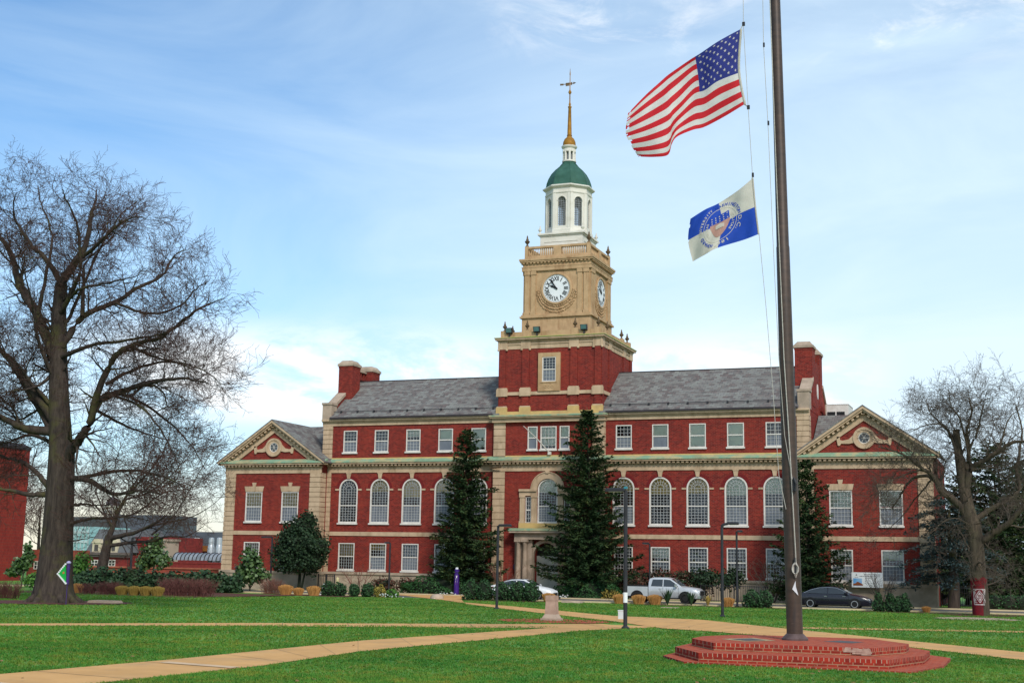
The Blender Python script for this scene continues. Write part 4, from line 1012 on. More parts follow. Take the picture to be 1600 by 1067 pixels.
q.quad((31.5, -70.1, 1.494), (32.2, -70.4, 1.494), (32.4, -69.7, 1.494), (31.8, -69.4, 1.494), 1)
obj('access_cover', q, [pm('pale_mortar', (0.40, 0.29, 0.16), None, 4, 0.9), pm('cover_metal', (0.075, 0.07, 0.07), None, 4, 0.6)], PLT)
q = MB(); rr = random.Random(2)
for i in range(7):
    x, y, s_ = 32.5+rr.uniform(-0.22, 0.22), -72.075, rr.uniform(0.06, 0.11); z = rr.uniform(1.40, 1.47)
    q.frustum(x, y, z-s_*0.6, z+s_*0.4, s_, 0.03, s_*0.6, 0.015)
obj('mortar_repair', q, pm('spalled_mortar', (0.42, 0.30, 0.23), (0.30, 0.18, 0.14), 12, 0.95), PLT)

def polemat():
    m, nt, b = newmat('weathered_pole'); b.inputs['Roughness'].default_value = 0.5; b.inputs['Metallic'].default_value = 0.25
    n1 = noise(nt, 1.0, 6, 0.65, sc3=(1.2, 1.2, 7.0)); n2 = noise(nt, 2.2, 5, 0.6, sc3=(4, 4, 0.5))
    c = mixrgb(nt, ramp(nt, n1, 0.35, 0.7), (0.045, 0.028, 0.020), (0.080, 0.047, 0.032)); c = mixrgb(nt, ramp(nt, n2, 0.5, 0.75), c, (0.034, 0.025, 0.022))
    c = mixrgb(nt, ramp(nt, noise(nt, 1.0, 3, 0.7, sc3=(3, 3, 26)), 0.64, 0.74), c, (0.12, 0.083, 0.06))
    nt.links.new(c, b.inputs['Base Color']); return m
M['pole'] = polemat()
P0 = Vector((30.83, -69.89, 1.49)); PT = Vector((30.60, -69.89, 17.5)); pdir = (PT-P0).normalized()
def pp(z): return P0+pdir*((z-1.49)/pdir.z)
POLE = thing('flagpole', P0, 'tall brown metal flagpole standing on the brick platform', 'flagpole')
q = MB(); zs = [1.5, 1.9, 3, 5, 7, 9, 11.0, 11.05, 14, 17.5, 22]; rs = [0.192, 0.19, 0.19, 0.186, 0.18, 0.172, 0.163, 0.153, 0.142, 0.128, 0.08]
q.tube([pp(z) for z in zs], rs, 24); obj('shaft', q, M['pole'], POLE, smooth=50)
q = MB(); q.lathe([(0.31, 1.49), (0.31, 1.53), (0.24, 1.60), (0.2, 1.64)], P0.x, P0.y, 24); obj('base_collar', q, pm('dull_collar', (0.13, 0.09, 0.085), (0.09, 0.06, 0.055), 5, 0.6, metal=0.2), POLE, smooth=40)
q = MB(); q.lathe([(0.0, 22.0), (0.14, 22.06), (0.14, 22.2), (0.0, 22.28)], pp(22).x, pp(22).y, 12); obj('truck', q, M['bronze'], POLE)
M['rope'] = pm('pale_rope', (0.48, 0.45, 0.40), (0.36, 0.34, 0.30), 20, 0.85)
YF = -69.89
def rope(name, pts, r=0.010, **k):
    q = MB(); q.tube(pts, r, 5); return obj(name, q, M['rope'], POLE)
HY = -70.1
h_us_t, h_us_b = at(1157.5, 41, HY), at(1165, 167, HY)
h_un_t, h_un_b = at(1175, 276, HY), at(1185, 372, HY)
rope('halyard', [at(1161, -60, HY), at(1161.5, 38, HY), at(1169, 168, HY), at(1176, 277, HY), at(1187, 375, HY), at(1197, 480, HY), at(1207, 600, HY), at(1217, 742, -70.15), Vector((30.71, -70.15, 4.55))], 0.0075)
rope('halyard', [at(1191, -60, -70.05), at(1193, 70, -70.05), at(1200, 195, -70.05), at(1209, 400, -70.05), at(1217, 560, -70.1), at(1226, 680, -70.12), at(1240, 760, -70.12)], 0.0075)
rope('halyard', [at(1203, 0, -70.02), at(1214, 300, -70.02), at(1225, 560, -70.08), at(1234, 700, -70.14), at(1243, 860, -70.14), at(1244, 885, -70.14)], 0.013)
q = MB(); cc = at(1243.5, 889, -70.12); rr = random.Random(4)
for k in range(6):
    a, b = 0.022+0.011*k, 0.19-0.016*k; ph = rr.uniform(-.2, .2)
    q.tube([cc+Vector((a*math.cos(t)+ph*0.05, -0.012*k, b*math.sin(t)-0.02*k*ph)) for t in [2*PI*j/18 for j in range(19)]], 0.011, 5)
obj('rope_coil', q, M['rope'], POLE)
q = MB(); c1 = at(1241, 757, -70.1)
q.box(c1.x-0.03, c1.x+0.04, -70.17, -70.05, c1.z-0.16, c1.z+0.14); q.tube([c1+Vector((0.0, -0.08, 0.17)), c1+Vector((0.06, -0.12, 0.02)), c1+Vector((0.03, -0.1, -0.15))], 0.022, 6)
obj('cleat', q, M['dark'], POLE)
q = MB(); c2 = at(1243, 888, -70.1); q.box(c2.x-0.02, c2.x+0.02, -70.13, -70.04, c2.z-0.02, c2.z+0.2); q.box(c2.x-0.025, c2.x+0.025, -70.15, -70.12, c2.z-0.12, c2.z+0.26); obj('cleat', q, M['dark'], POLE)
for px, py in ((1193, 71), (1200, 193)):
    q = MB(); c3 = at(px, py, -70.05); q.box(c3.x-0.012, c3.x+0.03, c3.y-0.02, c3.y+0.02, c3.z-0.05, c3.z+0.06); obj('snap_hook', q, M['dark'], POLE)
# torn paper stuck on the shaft
q = MB(); f0 = lambda px, py: at(px, py, -70.09)
a, b, c, d = f0(1243, 907), f0(1238, 920), f0(1247.5, 930), f0(1243.5, 916)
q.add([a, b, d, c], [(0, 1, 2), (1, 3, 2)]); 
o = obj('torn_paper', q, pm('paper_white', (0.78, 0.77, 0.80), None, 4, 0.8)); o['label'] = 'torn scrap of white paper stuck on the brown pole'; o['category'] = 'paper'
md = o.modifiers.new('thick', 'SOLIDIFY'); md.thickness = 0.002

# ------------------------------------------------------------------ flags
def flagmat(name, col, col2=None):
    m, nt, b = newmat(name); b.inputs['Roughness'].default_value = 0.7; b.inputs['Specular IOR Level'].default_value = 0.2
    c2 = col2 or tuple(x*0.85 for x in col)
    c = mixrgb(nt, ramp(nt, noise(nt, 3, 4), 0.4, 0.7), col, c2); nt.links.new(c, b.inputs['Base Color'])
    t = nt.nodes.new('ShaderNodeBsdfTranslucent'); nt.links.new(c, t.inputs[0])
    mx = nt.nodes.new('ShaderNodeMixShader'); mx.inputs[0].default_value = 0.35
    nt.links.new(b.outputs[0], mx.inputs[1]); nt.links.new(t.outputs[0], mx.inputs[2]); nt.links.new(mx.outputs[0], nt.nodes['Material Output'].inputs[0]); return m
M['f_red'] = flagmat('flag_red', (0.62, 0.022, 0.032)); M['f_white'] = flagmat('flag_white', (0.72, 0.68, 0.64)); M['f_blue'] = flagmat('flag_blue', (0.035, 0.045, 0.24)); M['f_blue2'] = flagmat('flag_royal_blue', (0.02, 0.075, 0.46))
M['f_cream'] = flagmat('flag_cream', (0.66, 0.62, 0.54)); M['f_salmon'] = flagmat('flag_salmon', (0.56, 0.33, 0.27))
def interp(ctrl, u, v):
    us = [c[0] for c in ctrl]
    for i in range(len(us)-1):
        if u <= us[i+1] or i == len(us)-2: break
    t = (u-us[i])/(us[i+1]-us[i])
    def cat(a, b, c, d, t): return 0.5*((2*b)+(-a+c)*t+(2*a-5*b+4*c-d)*t*t+(-a+3*b-3*c+d)*t*t*t)
    def col(j, v):
        pts = ctrl[max(0, min(len(ctrl)-1, j))][1]; n = len(pts)-1; s = v*n; k = min(n-1, int(s)); f = s-k
        g = lambda m_: pts[max(0, min(n, m_))]
        return [cat(g(k-1)[d], g(k)[d], g(k+1)[d], g(k+2)[d], f) if n > 1 else g(0)[d]+(g(1)[d]-g(0)[d])*v for d in (0, 1)]
    a, b, c, d = col(i-1, v), col(i, v), col(i+1, v), col(i+2, v)
    return [cat(a[k], b[k], c[k], d[k], t) for k in (0, 1)]
us = lambda x, y: (960+x/4.446, 20+y/4.446)
US = [(0.0, [us(872, 118), us(858, 400), us(900, 640)]), (0.2, [us(722, 200), us(718, 455), us(765, 722)]), (0.36, [us(595, 285), us(625, 520), us(625, 795)]), (0.44, [us(530, 325), us(555, 545), us(545, 815)]),
      (0.58, [us(420, 400), us(462, 640), us(436, 862)]), (0.66, [us(365, 440), us(410, 690), us(398, 915)]), (0.72, [us(322, 478), us(365, 735), us(372, 988)]), (0.86, [us(215, 575), us(225, 800), us(275, 1003)]), (1.0, [us(95, 700), us(82, 850), us(165, 1000)])]
def us_pos(u, v, lift=0.0):
    x, y = interp(US, u, v)
    dep = 0.16*math.sin(7.0*u+2.2*v+0.5)*min(1, u*3)+0.07*math.sin(15*u-5*v)*min(1, u*3)+0.5*u
    return at(x, y, HY-dep-lift)
FL = thing('national_flag', h_us_t, 'red and white striped flag with a starred blue canton beside the pole', 'flag')
q = MB(); NU, NV = 60, 39
for i in range(NU+1):
    for j in range(NV+1): q.v.append(tuple(us_pos(i/NU, j/NV)))
rr = random.Random(8)
for i in range(NU):
    for j in range(NV):
        if i >= NU-2 and rr.random() < 0.35 and j % 6 < 4: continue
        st = j//3; can = (i < NU*0.4 and j < 21)
        q.f.append((i*(NV+1)+j, i*(NV+1)+j+1, (i+1)*(NV+1)+j+1, (i+1)*(NV+1)+j)); q.m.append(2 if can else (0 if st % 2 == 0 else 1))
for r in range(9):
    for c in range(6 if r % 2 == 0 else 5):
        uu = (0.035+0.066*c if r % 2 == 0 else 0.068+0.066*c); vv = (7/13)*(0.09+0.1025*r)
        for sgn in (1, -1):
            pts = []
            for k in range(10):
                a = 2*PI*k/10; R = 0.022 if k % 2 == 0 else 0.009; pts.append(us_pos(uu+R*0.6*math.sin(a), vv-R*math.cos(a), 0.008*sgn))
            q.add([us_pos(uu, vv, 0.008*sgn)]+pts, [(0, 1+k, 1+(k+1) % 10) for k in range(10)], 1)
obj('cloth', q, [M['f_red'], M['f_white'], M['f_blue']], FL, smooth=180)
q = MB()
for j in range(12):
    a, b = us_pos(0, j/12), us_pos(0, (j+1)/12); q.tube([a+Vector((0.03, 0, 0)), b+Vector((0.03, 0, 0))], 0.03, 6)
q.tube([us_pos(0, 0)+Vector((0.02, 0, 0)), at(1161.5, 38, HY)], 0.012, 5); q.tube([us_pos(0, 1)+Vector((0.02, 0, 0)), at(1169, 168, HY)], 0.012, 5)
obj('header_tape', q, M['f_cream'], FL)
q = MB()
for px, py in ((1161.5, 38), (1169, 168)):
    c3 = at(px, py, HY); q.box(c3.x-0.03, c3.x+0.04, c3.y-0.02, c3.y+0.02, c3.z-0.05, c3.z+0.05)
obj('snap_hook', q, M['dark'], FL)

un = lambda x, y: (1060+x/6.278, 260+y/6.278)
UN = [(0.0, [un(722, 122), un(748, 400), un(780, 668)]), (0.25, [un(580, 240), un(610, 460), un(640, 722)]), (0.5, [un(395, 362), un(430, 560), un(385, 800)]), (0.75, [un(260, 425), un(250, 640), un(255, 870)]), (1.0, [un(118, 515), un(95, 725), un(140, 935)])]
def un_pos(u, v, lift=0.0):
    x, y = interp(UN, u, v)
    dep = 0.10*math.sin(8*u+2.0*v+1.0)*min(1, u*3)+0.05*math.sin(17*u-6*v)*min(1, u*3)+0.35*u
    return at(x, y, HY-dep-lift)
FU = thing('university_flag', h_un_t, 'smaller flag quartered blue and cream with a round seal, hanging below the striped one', 'flag')
q = MB(); NU, NV = 40, 28
for i in range(NU+1):
    for j in range(NV+1): q.v.append(tuple(un_pos(i/NU, j/NV)))
for i in range(NU):
    for j in range(NV):
        if i == NU-1 and j in (5, 6, 14): continue
        q.f.append((i*(NV+1)+j, i*(NV+1)+j+1, (i+1)*(NV+1)+j+1, (i+1)*(NV+1)+j)); q.m.append(0 if (i < NU/2) == (j < NV/2) else 1)
obj('cloth', q, [M['f_cream'], M['f_blue2']], FU, smooth=180)
# seal: two rings, shield and lettering laid on the cloth.  su/sv give equal lengths along and across
SU, SV = 0.265, 0.375; UC, VC = 0.53, 0.50
def seal(r, a, lift): return un_pos(UC-SU*r*math.sin(a), VC-SV*r*math.cos(a), lift)
q = MB()
for r0, r1, mi in ((0.82, 0.85, 1),):
    n = 60
    for k in range(n):
        a0, a1 = 2*PI*k/n, 2*PI*(k+1)/n
        q.add([seal(r0, a0, 0.008), seal(r1, a0, 0.008), seal(r1, a1, 0.008), seal(r0, a1, 0.008)], [(0, 1, 2, 3)], mi)
def sxy(x, y, lift): return un_pos(UC-SU*x, VC-SV*y, lift)
def fillpoly(pts, lift, mi, n=1):
    q.add([sxy(x, y, lift) for x, y in pts], [tuple(range(len(pts)))], mi)
for i in range(10):
    a, b = -0.5+0.1*i, -0.4+0.1*i
    fillpoly([(a, 0.12), (b, 0.12), (b, 0.52), (a, 0.52)], 0.010, 0)
    ya = lambda x: -0.62+0.75*abs(x/0.5)**2.0*0.8
    fillpoly([(a, ya(a)), (b, ya(b)), (b, 0.12), (a, 0.12)], 0.010, 2)
for i in range(3):
    for j in range(5): fillpoly([(-0.4+0.2*j+0.035*math.cos(t), 0.2+0.12*i+0.035*math.sin(t)) for t in [2*PI*k/6 for k in range(6)]], 0.014, 1)
fillpoly([(-0.22, -0.2), (0.22, -0.2), (0.22, -0.02), (0.0, 0.08), (-0.22, -0.02)], 0.014, 1); fillpoly([(-0.12, -0.18), (0.12, -0.18), (0.12, -0.05), (-0.12, -0.05)], 0.018, 3)
def ringtext(txt, a_mid, rad, size, mi, lift=0.014, span=None, flip=False):
    n = len(txt); st = span/max(1, n-1)
    for k, ch in enumerate(txt):
        if ch == ' ': continue
        v, f = letter_mesh(ch, size, 0.006); a = a_mid+(k-(n-1)/2)*st*(-1 if flip else 1)
        ca, sa = math.cos(a), math.sin(a)
        vs = []
        for x, y, _ in v:
            if flip: x, y = -x, -y
            r, t = rad+y, x; vs.append(sxy(r*sa+t*ca, r*ca-t*sa, lift))
        q.add(vs, f, mi)
ringtext('HOWARD', math.radians(222), 1.0, 0.22, 0, span=math.radians(48))
ringtext('UNIVERSITY', math.radians(300), 1.0, 0.21, 1, span=math.radians(74))
ringtext('WASHINGTON', math.radians(40), 1.0, 0.22, 0, span=math.radians(84))
ringtext('D.C.', math.radians(112), 1.0, 0.26, 1, span=math.radians(26))
ringtext('1867', math.radians(168), 1.0, 0.24, 1, span=math.radians(28))
ringtext('VERITAS', math.radians(262), 0.66, 0.17, 1, span=math.radians(60))
ringtext('UTILITAS', math.radians(98), 0.66, 0.17, 1, span=math.radians(64))
o = obj('seal', q, [M['f_blue2'], M['f_cream'], M['f_salmon'], flagmat('flag_grey', (0.3, 0.3, 0.28))], FU)
q = MB()
for j in range(10):
    a, b = un_pos(0, j/10), un_pos(0, (j+1)/10); q.tube([a+Vector((0.02, 0, 0)), b+Vector((0.02, 0, 0))], 0.022, 6)
q.tube([un_pos(0, 0), at(1176, 276, HY)], 0.02, 5)
obj('header_tape', q, M['f_cream'], FU)
q = MB(); c3 = at(1176, 274, HY); q.box(c3.x-0.02, c3.x+0.03, c3.y-0.02, c3.y+0.02, c3.z-0.05, c3.z+0.06); obj('snap_hook', q, M['dark'], FU)

# ================================================================== TREES AND PLANTS
class TR:
    """fast tube collector for branches"""
    def __init__(s): s.v = []; s.f = []; s.m = []
    def tube(s, pts, rad, n, mi=0):
        base = len(s.v); L = len(pts)
        for i in range(L):
            a = pts[max(i-1, 0)]; b = pts[min(i+1, L-1)]
            dx, dy, dz = b[0]-a[0], b[1]-a[1], b[2]-a[2]
            l = math.sqrt(dx*dx+dy*dy+dz*dz) or 1; dx /= l; dy /= l; dz /= l
            if abs(dz) < 0.8: ux, uy, uz = -dy, dx, 0.0
            else: ux, uy, uz = 0.0, -dz, dy
            l = math.sqrt(ux*ux+uy*uy+uz*uz) or 1; ux /= l; uy /= l; uz /= l
            wx, wy, wz = dy*uz-dz*uy, dz*ux-dx*uz, dx*uy-dy*ux
            p = pts[i]; r = rad[i]
            for k in range(n):
                c, q_ = TR.cs[n][k]
                s.v.append((p[0]+r*(ux*c+wx*q_), p[1]+r*(uy*c+wy*q_), p[2]+r*(uz*c+wz*q_)))
        for i in range(L-1):
            o = base+i*n
            for k in range(n):
                k2 = k+1 if k < n-1 else 0
                s.f.append((o+k, o+k2, o+n+k2, o+n+k)); s.m.append(mi)
TR.cs = {n: [(math.cos(2*PI*k/n), math.sin(2*PI*k/n)) for k in range(n)] for n in (3, 4, 5, 6, 8, 10, 12, 16, 20)}
def vnorm(a):
    l = math.sqrt(a[0]*a[0]+a[1]*a[1]+a[2]*a[2]) or 1; return (a[0]/l, a[1]/l, a[2]/l)
def smooth_path(P, k=4):
    out = []
    n = len(P)
    for i in range(n-1):
        p0, p1, p2, p3 = P[max(0, i-1)], P[i], P[i+1], P[min(n-1, i+2)]
        for j in range(k):
            t = j/k
            out.append(tuple(0.5*((2*p1[d])+(-p0[d]+p2[d])*t+(2*p0[d]-5*p1[d]+4*p2[d]-p3[d])*t*t+(-p0[d]+3*p1[d]-3*p2[d]+p3[d])*t**3) for d in range(3)))
    out.append(tuple(P[-1])); return out
def wander(rnd, p, d, L, n, jit, up):
    pts = [p]; st = L/n
    for i in range(n):
        d = vnorm((d[0]+rnd.gauss(0, jit), d[1]+rnd.gauss(0, jit), d[2]+rnd.gauss(0, jit)+up)); p = (p[0]+d[0]*st, p[1]+d[1]*st, p[2]+d[2]*st); pts.append(p)
    return pts
def sub(T, rnd, pts, r0, L, level, cfg):
    """grow side branches along a branch"""
    c = cfg[level]; n = len(pts)
    num = max(2, int(round(c['n']*L*rnd.uniform(0.8, 1.2))))
    for k in range(num):
        t = c['t0']+(1-c['t0'])*((k+rnd.random())/num); x = t*(n-1); i = min(n-2, int(x)); f = x-i
        a, b = pts[i], pts[i+1]; p = (a[0]+(b[0]-a[0])*f, a[1]+(b[1]-a[1])*f, a[2]+(b[2]-a[2])*f)
        d = vnorm((b[0]-a[0], b[1]-a[1], b[2]-a[2]))
        rv = vnorm((rnd.gauss(0, 1), rnd.gauss(0, 1), rnd.gauss(0, 0.8)+c.get('rise', 0.15)))
        dot = rv[0]*d[0]+rv[1]*d[1]+rv[2]*d[2]; rv = vnorm((rv[0]-d[0]*dot, rv[1]-d[1]*dot, rv[2]-d[2]*dot))
        sp = c['spread']*rnd.uniform(0.7, 1.25); nd = vnorm((d[0]*math.cos(sp)+rv[0]*math.sin(sp), d[1]*math.cos(sp)+rv[1]*math.sin(sp), d[2]*math.cos(sp)+rv[2]*math.sin(sp)))
        l2 = c['len']*rnd.uniform(0.55, 1.25)*(1-0.45*t if level < 2 else 1)
        rr = min(r0*(1-0.75*t)*0.6, c['r'])
        q = wander(rnd, p, nd, l2, c['seg'], c['jit'], c['up'])
        m = len(q); T.tube(q, [max(0.0045*cfg['tw'], rr*(1-0.8*j/(m-1))) for j in range(m)], c['sides'], 1 if level >= cfg['twig_level'] else 0)
        if level+1 in cfg: sub(T, rnd, q, rr, l2, level+1, cfg)
def bark(name, c1, c2, moss=None, sc=3.0):
    m, nt, b = newmat(name); b.inputs['Roughness'].default_value = 0.95; b.inputs['Specular IOR Level'].default_value = 0.15
    n1 = noise(nt, sc, 6, 0.7, sc3=(2.2, 2.2, 0.35)); c = mixrgb(nt, ramp(nt, n1, 0.35, 0.65), c1, c2)
    if moss: c = mixrgb(nt, ramp(nt, noise(nt, 0.8, 4, 0.6), 0.52, 0.7), c, moss)
    nt.links.new(c, b.inputs['Base Color']); bump(nt, b, n1, 1.0, 0.06); return m
M['bark'] = bark('oak_bark', (0.075, 0.058, 0.047), (0.030, 0.023, 0.020), (0.078, 0.074, 0.026))
M['bark_grey'] = bark('grey_bark', (0.115, 0.088, 0.062), (0.045, 0.035, 0.027), (0.085, 0.078, 0.045))
M['twig'] = pm('twigs', (0.085, 0.042, 0.032), (0.050, 0.028, 0.024), 0.8, 0.9)
M['twig_grey'] = pm('grey_twigs', (0.115, 0.088, 0.068), (0.07, 0.055, 0.043), 0.8, 0.9)
def bare_tree(name, limbs, base, Y, label, cat, group, seed, cfg, mats, trunk_sides=16, part='branches', extra=None):
    """limbs: list of (polyline in photo pixels, r0, r1, depth drift, is_trunk)"""
    rnd = random.Random(seed)
    root = thing(name, base, label, cat, group)
    tk = TR(); br = TR()
    for k, (px, r0, r1, drift, trunk, *dn) in enumerate(limbs):
        n = len(px); P = []
        for i, (x, y) in enumerate(px):
            dY = drift*(i/(n-1))**1.2; v = at(x, y, Y+dY); P.append((v.x, v.y, v.z))
        S = smooth_path(P, 5); m = len(S)
        jit = 0.0 if trunk else 0.02
        S = [S[0]]+[(p[0]+rnd.gauss(0, jit), p[1]+rnd.gauss(0, jit), p[2]+rnd.gauss(0, jit)) for p in S[1:]]
        R = [r0+(r1-r0)*(j/(m-1))**0.8 for j in range(m)]
        if trunk == 2:          # flared foot
            for j in range(m):
                hgt = S[j][2]-base[2]; R[j] += 0.28*r0*math.exp(-max(0, hgt)/0.7)
        (tk if trunk else br).tube(S, R, trunk_sides if trunk else (8 if r0 > 0.12 else 6), 0)
        L = sum(math.dist(S[j], S[j+1]) for j in range(m-1))
        if trunk != 2: sub(br, rnd, S, max(r0*0.5, 0.04), L*(dn[0] if dn else 1), 1, cfg)
    if extra: extra(tk, br, rnd)
    t = MB(); t.v, t.f, t.m = tk.v, tk.f, tk.m
    TK = obj('trunk', t, mats[0], root, smooth=180)
    t = MB(); t.v, t.f, t.m = br.v, br.f, br.m
    obj(part, t, [mats[0], mats[1]], root, smooth=180)
    return root, TK
big = {1: dict(n=1.6, t0=0.15, spread=0.85, len=2.5, r=0.12, seg=7, jit=0.17, up=0.0, sides=5), 2: dict(n=2.9, t0=0.15, spread=0.85, len=1.4, r=0.045, seg=5, jit=0.2, up=0.0, sides=4),
       3: dict(n=4.6, t0=0.10, spread=0.8, len=0.8, r=0.014, seg=3, jit=0.22, up=0.0, sides=3), 4: dict(n=3.4, t0=0.15, spread=0.7, len=0.42, r=0.008, seg=2, jit=0.2, up=0.0, sides=3), 'tw': 1.5, 'twig_level': 3}
Z1 = lambda *p: [(x/2.2225, 220+y/2.2225) for x, y in p]
Z2 = lambda *p: [(x/4.447, 560+y/4.447) for x, y in p]
TB = ground(82, 941)
limbs = [([(82, 943), (86, 890), (89, 850), (92, 800), (95, 745), (97, 695)], 0.90, 0.62, 0, 2),
 (Z1((212, 1060), (205, 900), (203, 730), (205, 600), (213, 495)), 0.60, 0.30, 0.2, 1),
 (Z1((212, 500), (262, 420), (298, 360), (318, 260), (330, 215), (336, 170)), 0.24, 0.03, 1.5, 0),
 (Z1((262, 420), (330, 370), (400, 300), (450, 270), (495, 262)), 0.13, 0.02, -2.5, 0),
 (Z1((190, 760), (130, 605), (70, 500), (40, 400), (8, 345), (-40, 295), (-120, 230)), 0.32, 0.02, 1.5, 0),
 (Z1((213, 495), (160, 410), (110, 365), (60, 285), (45, 240), (57, 180)), 0.17, 0.02, -2.0, 0),
 (Z1((215, 715), (290, 610), (400, 560), (480, 510), (560, 470), (605, 400), (640, 378)), 0.20, 0.02, 2.5, 0),
 ([(98, 728), (106, 712), (118, 694), (127, 682)]+Z1((310, 980), (345, 860), (395, 755), (450, 712), (560, 680), (640, 620), (700, 580), (745, 560)), 0.32, 0.03, -3.0, 0),
 (Z1((350, 900), (420, 870), (520, 842), (620, 825), (680, 832), (725, 842)), 0.17, 0.02, -5, 0),
 (Z1((450, 712), (540, 752), (620, 772), (710, 810)), 0.10, 0.015, -1, 0),
 (Z1((195, 980), (100, 850), (40, 770), (-40, 690), (-170, 640), (-300, 560)), 0.26, 0.02, -2.5, 0),
 (Z1((200, 1010), (100, 1000), (30, 975), (-50, 935), (-190, 900), (-330, 830)), 0.28, 0.02, -4, 0),
 (Z1((285, 610), (290, 500), (300, 420), (385, 340), (420, 260)), 0.12, 0.015, 3.5, 0),
 (Z1((210, 600), (250, 520), (280, 440), (270, 300), (232, 210), (216, 170)), 0.15, 0.02, -3.5, 0),
 (Z1((400, 560), (470, 590), (560, 600), (640, 560), (690, 505), (725, 490)), 0.09, 0.015, -3, 0),
 (Z1((130, 605), (160, 470), (180, 330), (145, 220), (130, 160)), 0.12, 0.02, 3, 0),
 (Z2((500, 830), (620, 850), (720, 910), (800, 940), (900, 930), (1010, 920), (1120, 945)), 0.16, 0.03, -3.5, 0),
 (Z2((480, 1030), (560, 1010), (640, 1015), (760, 1020)), 0.10, 0.02, -1, 0, 0.5),
 (Z2((640, 400), (700, 280), (800, 240), (900, 262), (1000, 190), (1120, 220), (1160, 330)), 0.16, 0.025, 3, 0),
 (Z2((330, 945), (200, 945), (80, 920), (-30, 900), (-240, 850), (-450, 880)), 0.15, 0.02, -2.5, 0),
 (Z2((340, 890), (260, 800), (160, 720), (50, 690), (-100, 640), (-250, 660)), 0.16, 0.02, 2.0, 0),
 ([(108, 818), (144, 810), (179, 808), (206, 808), (236, 815)], 0.10, 0.02, 2.5, 0, 0.4),
 (Z2((350, 480), (220, 270), (120, 110), (0, -60), (-150, -190)), 0.2, 0.02, 3.5, 0),
 (Z2((360, 120), (240, 200), (120, 220), (-40, 250)), 0.1, 0.03, -3.5, 0),
 ([(157, 623), (180, 618), (225, 640), (262, 690), (285, 745)], 0.11, 0.015, -3.5, 0), ([(202, 618), (250, 648), (295, 690), (322, 735)], 0.09, 0.012, 1.5, 0),
 ([(120, 747), (190, 735), (250, 742), (295, 765)], 0.12, 0.015, -4.5, 0), ([(150, 640), (190, 662), (235, 680), (280, 690)], 0.10, 0.012, 3.5, 0), ([(88, 640), (50, 600), (20, 560), (-25, 540)], 0.13, 0.02, -3, 0),
 ([(95, 700), (50, 680), (15, 690), (-30, 700)], 0.13, 0.02, 3.5, 0), ([(97, 478), (130, 450), (180, 440), (225, 428)], 0.11, 0.015, -3, 0), ([(92, 560), (140, 540), (200, 532), (255, 520), (300, 500)], 0.14, 0.015, -4, 0),
 ([(92, 600), (62, 540), (50, 470), (30, 400)], 0.14, 0.015, -4, 0), ([(96, 520), (120, 470), (150, 400), (185, 340), (215, 315)], 0.12, 0.015, 4, 0), ([(165, 600), (215, 575), (270, 565), (320, 580), (345, 600)], 0.11, 0.012, 2.5, 0),
 ([(104, 845), (127, 843), (150, 838)], 0.05, 0.01, -1, 0, 0.4),
 ([(88, 640), (60, 640), (30, 655), (0, 640)], 0.1, 0.03, 4.5, 0)]
def rootflare(tk, br, rnd):
    for k in range(9):
        a = 2*PI*k/9+rnd.uniform(-.2, .2); c, s = math.cos(a), math.sin(a); L = rnd.uniform(1.25, 1.6)
        pts = [(TB.x+c*0.5, TB.y+s*0.5, TB.z+1.9), (TB.x+c*0.65, TB.y+s*0.65, TB.z+0.9), (TB.x+c*0.9, TB.y+s*0.9, TB.z+0.3), (TB.x+c*L, TB.y+s*L, TB.z-0.08)]
        tk.tube(smooth_path(pts, 4), [0.34-0.017*j for j in range(13)], 8)
bare_tree('oak_tree', limbs, TB, TB.y, 'huge leafless oak with a thick mossy trunk on the lawn left of the library', 'tree', None, 11, big, (M['bark'], M['twig']), 20, extra=rootflare)

# leaning bare tree behind it
sm = {1: dict(n=2.3, t0=0.1, spread=0.85, len=3.0, r=0.06, seg=7, jit=0.18, up=0.04, sides=5), 2: dict(n=2.2, t0=0.2, spread=0.8, len=1.3, r=0.025, seg=5, jit=0.2, up=0.02, sides=4),
      3: dict(n=3.2, t0=0.15, spread=0.75, len=0.75, r=0.012, seg=3, jit=0.2, up=0.0, sides=3), 4: dict(n=1.8, t0=0.2, spread=0.7, len=0.4, r=0.008, seg=2, jit=0.2, up=0.0, sides=3), 'tw': 1.5, 'twig_level': 3}
YL = -18.0; LB = at(157, 912, YL); LB.z = 0.5
limbs = [([(157, 914), (160, 885), (165, 862), (171, 837)], 0.46, 0.32, 0, 2), ([(171, 837), (181, 808), (194, 781), (206, 762), (224, 735)], 0.24, 0.03, 1, 0),
 ([(170, 841), (206, 833), (237, 820), (260, 805)], 0.22, 0.05, -1.5, 0, 0.4), ([(168, 853), (206, 847), (237, 845), (262, 838), (290, 838), (318, 822)], 0.16, 0.02, 1, 0, 0.4),
 ([(206, 833), (250, 818), (282, 812), (315, 800), (348, 775)], 0.10, 0.015, -2.5, 0, 0.6), ([(194, 781), (230, 770), (270, 740), (300, 700)], 0.1, 0.015, 3, 0),
 ([(176, 822), (150, 790), (120, 770), (100, 720)], 0.1, 0.015, -2, 0, 0.6), ([(200, 770), (235, 735), (262, 690), (268, 640)], 0.1, 0.015, -2, 0), ([(237, 835), (275, 800), (310, 740), (335, 700)], 0.08, 0.012, 2, 0), ([(181, 808), (215, 800), (255, 770), (300, 762), (330, 740)], 0.09, 0.015, -3, 0), ([(175, 825), (160, 795), (150, 760), (165, 720)], 0.1, 0.02, 3, 0)]
bare_tree('leaning_tree', limbs, LB, YL, 'slim dark leafless tree leaning right beside the low brick wall', 'tree', None, 5, sm, (M['bark'], M['twig']), 12)

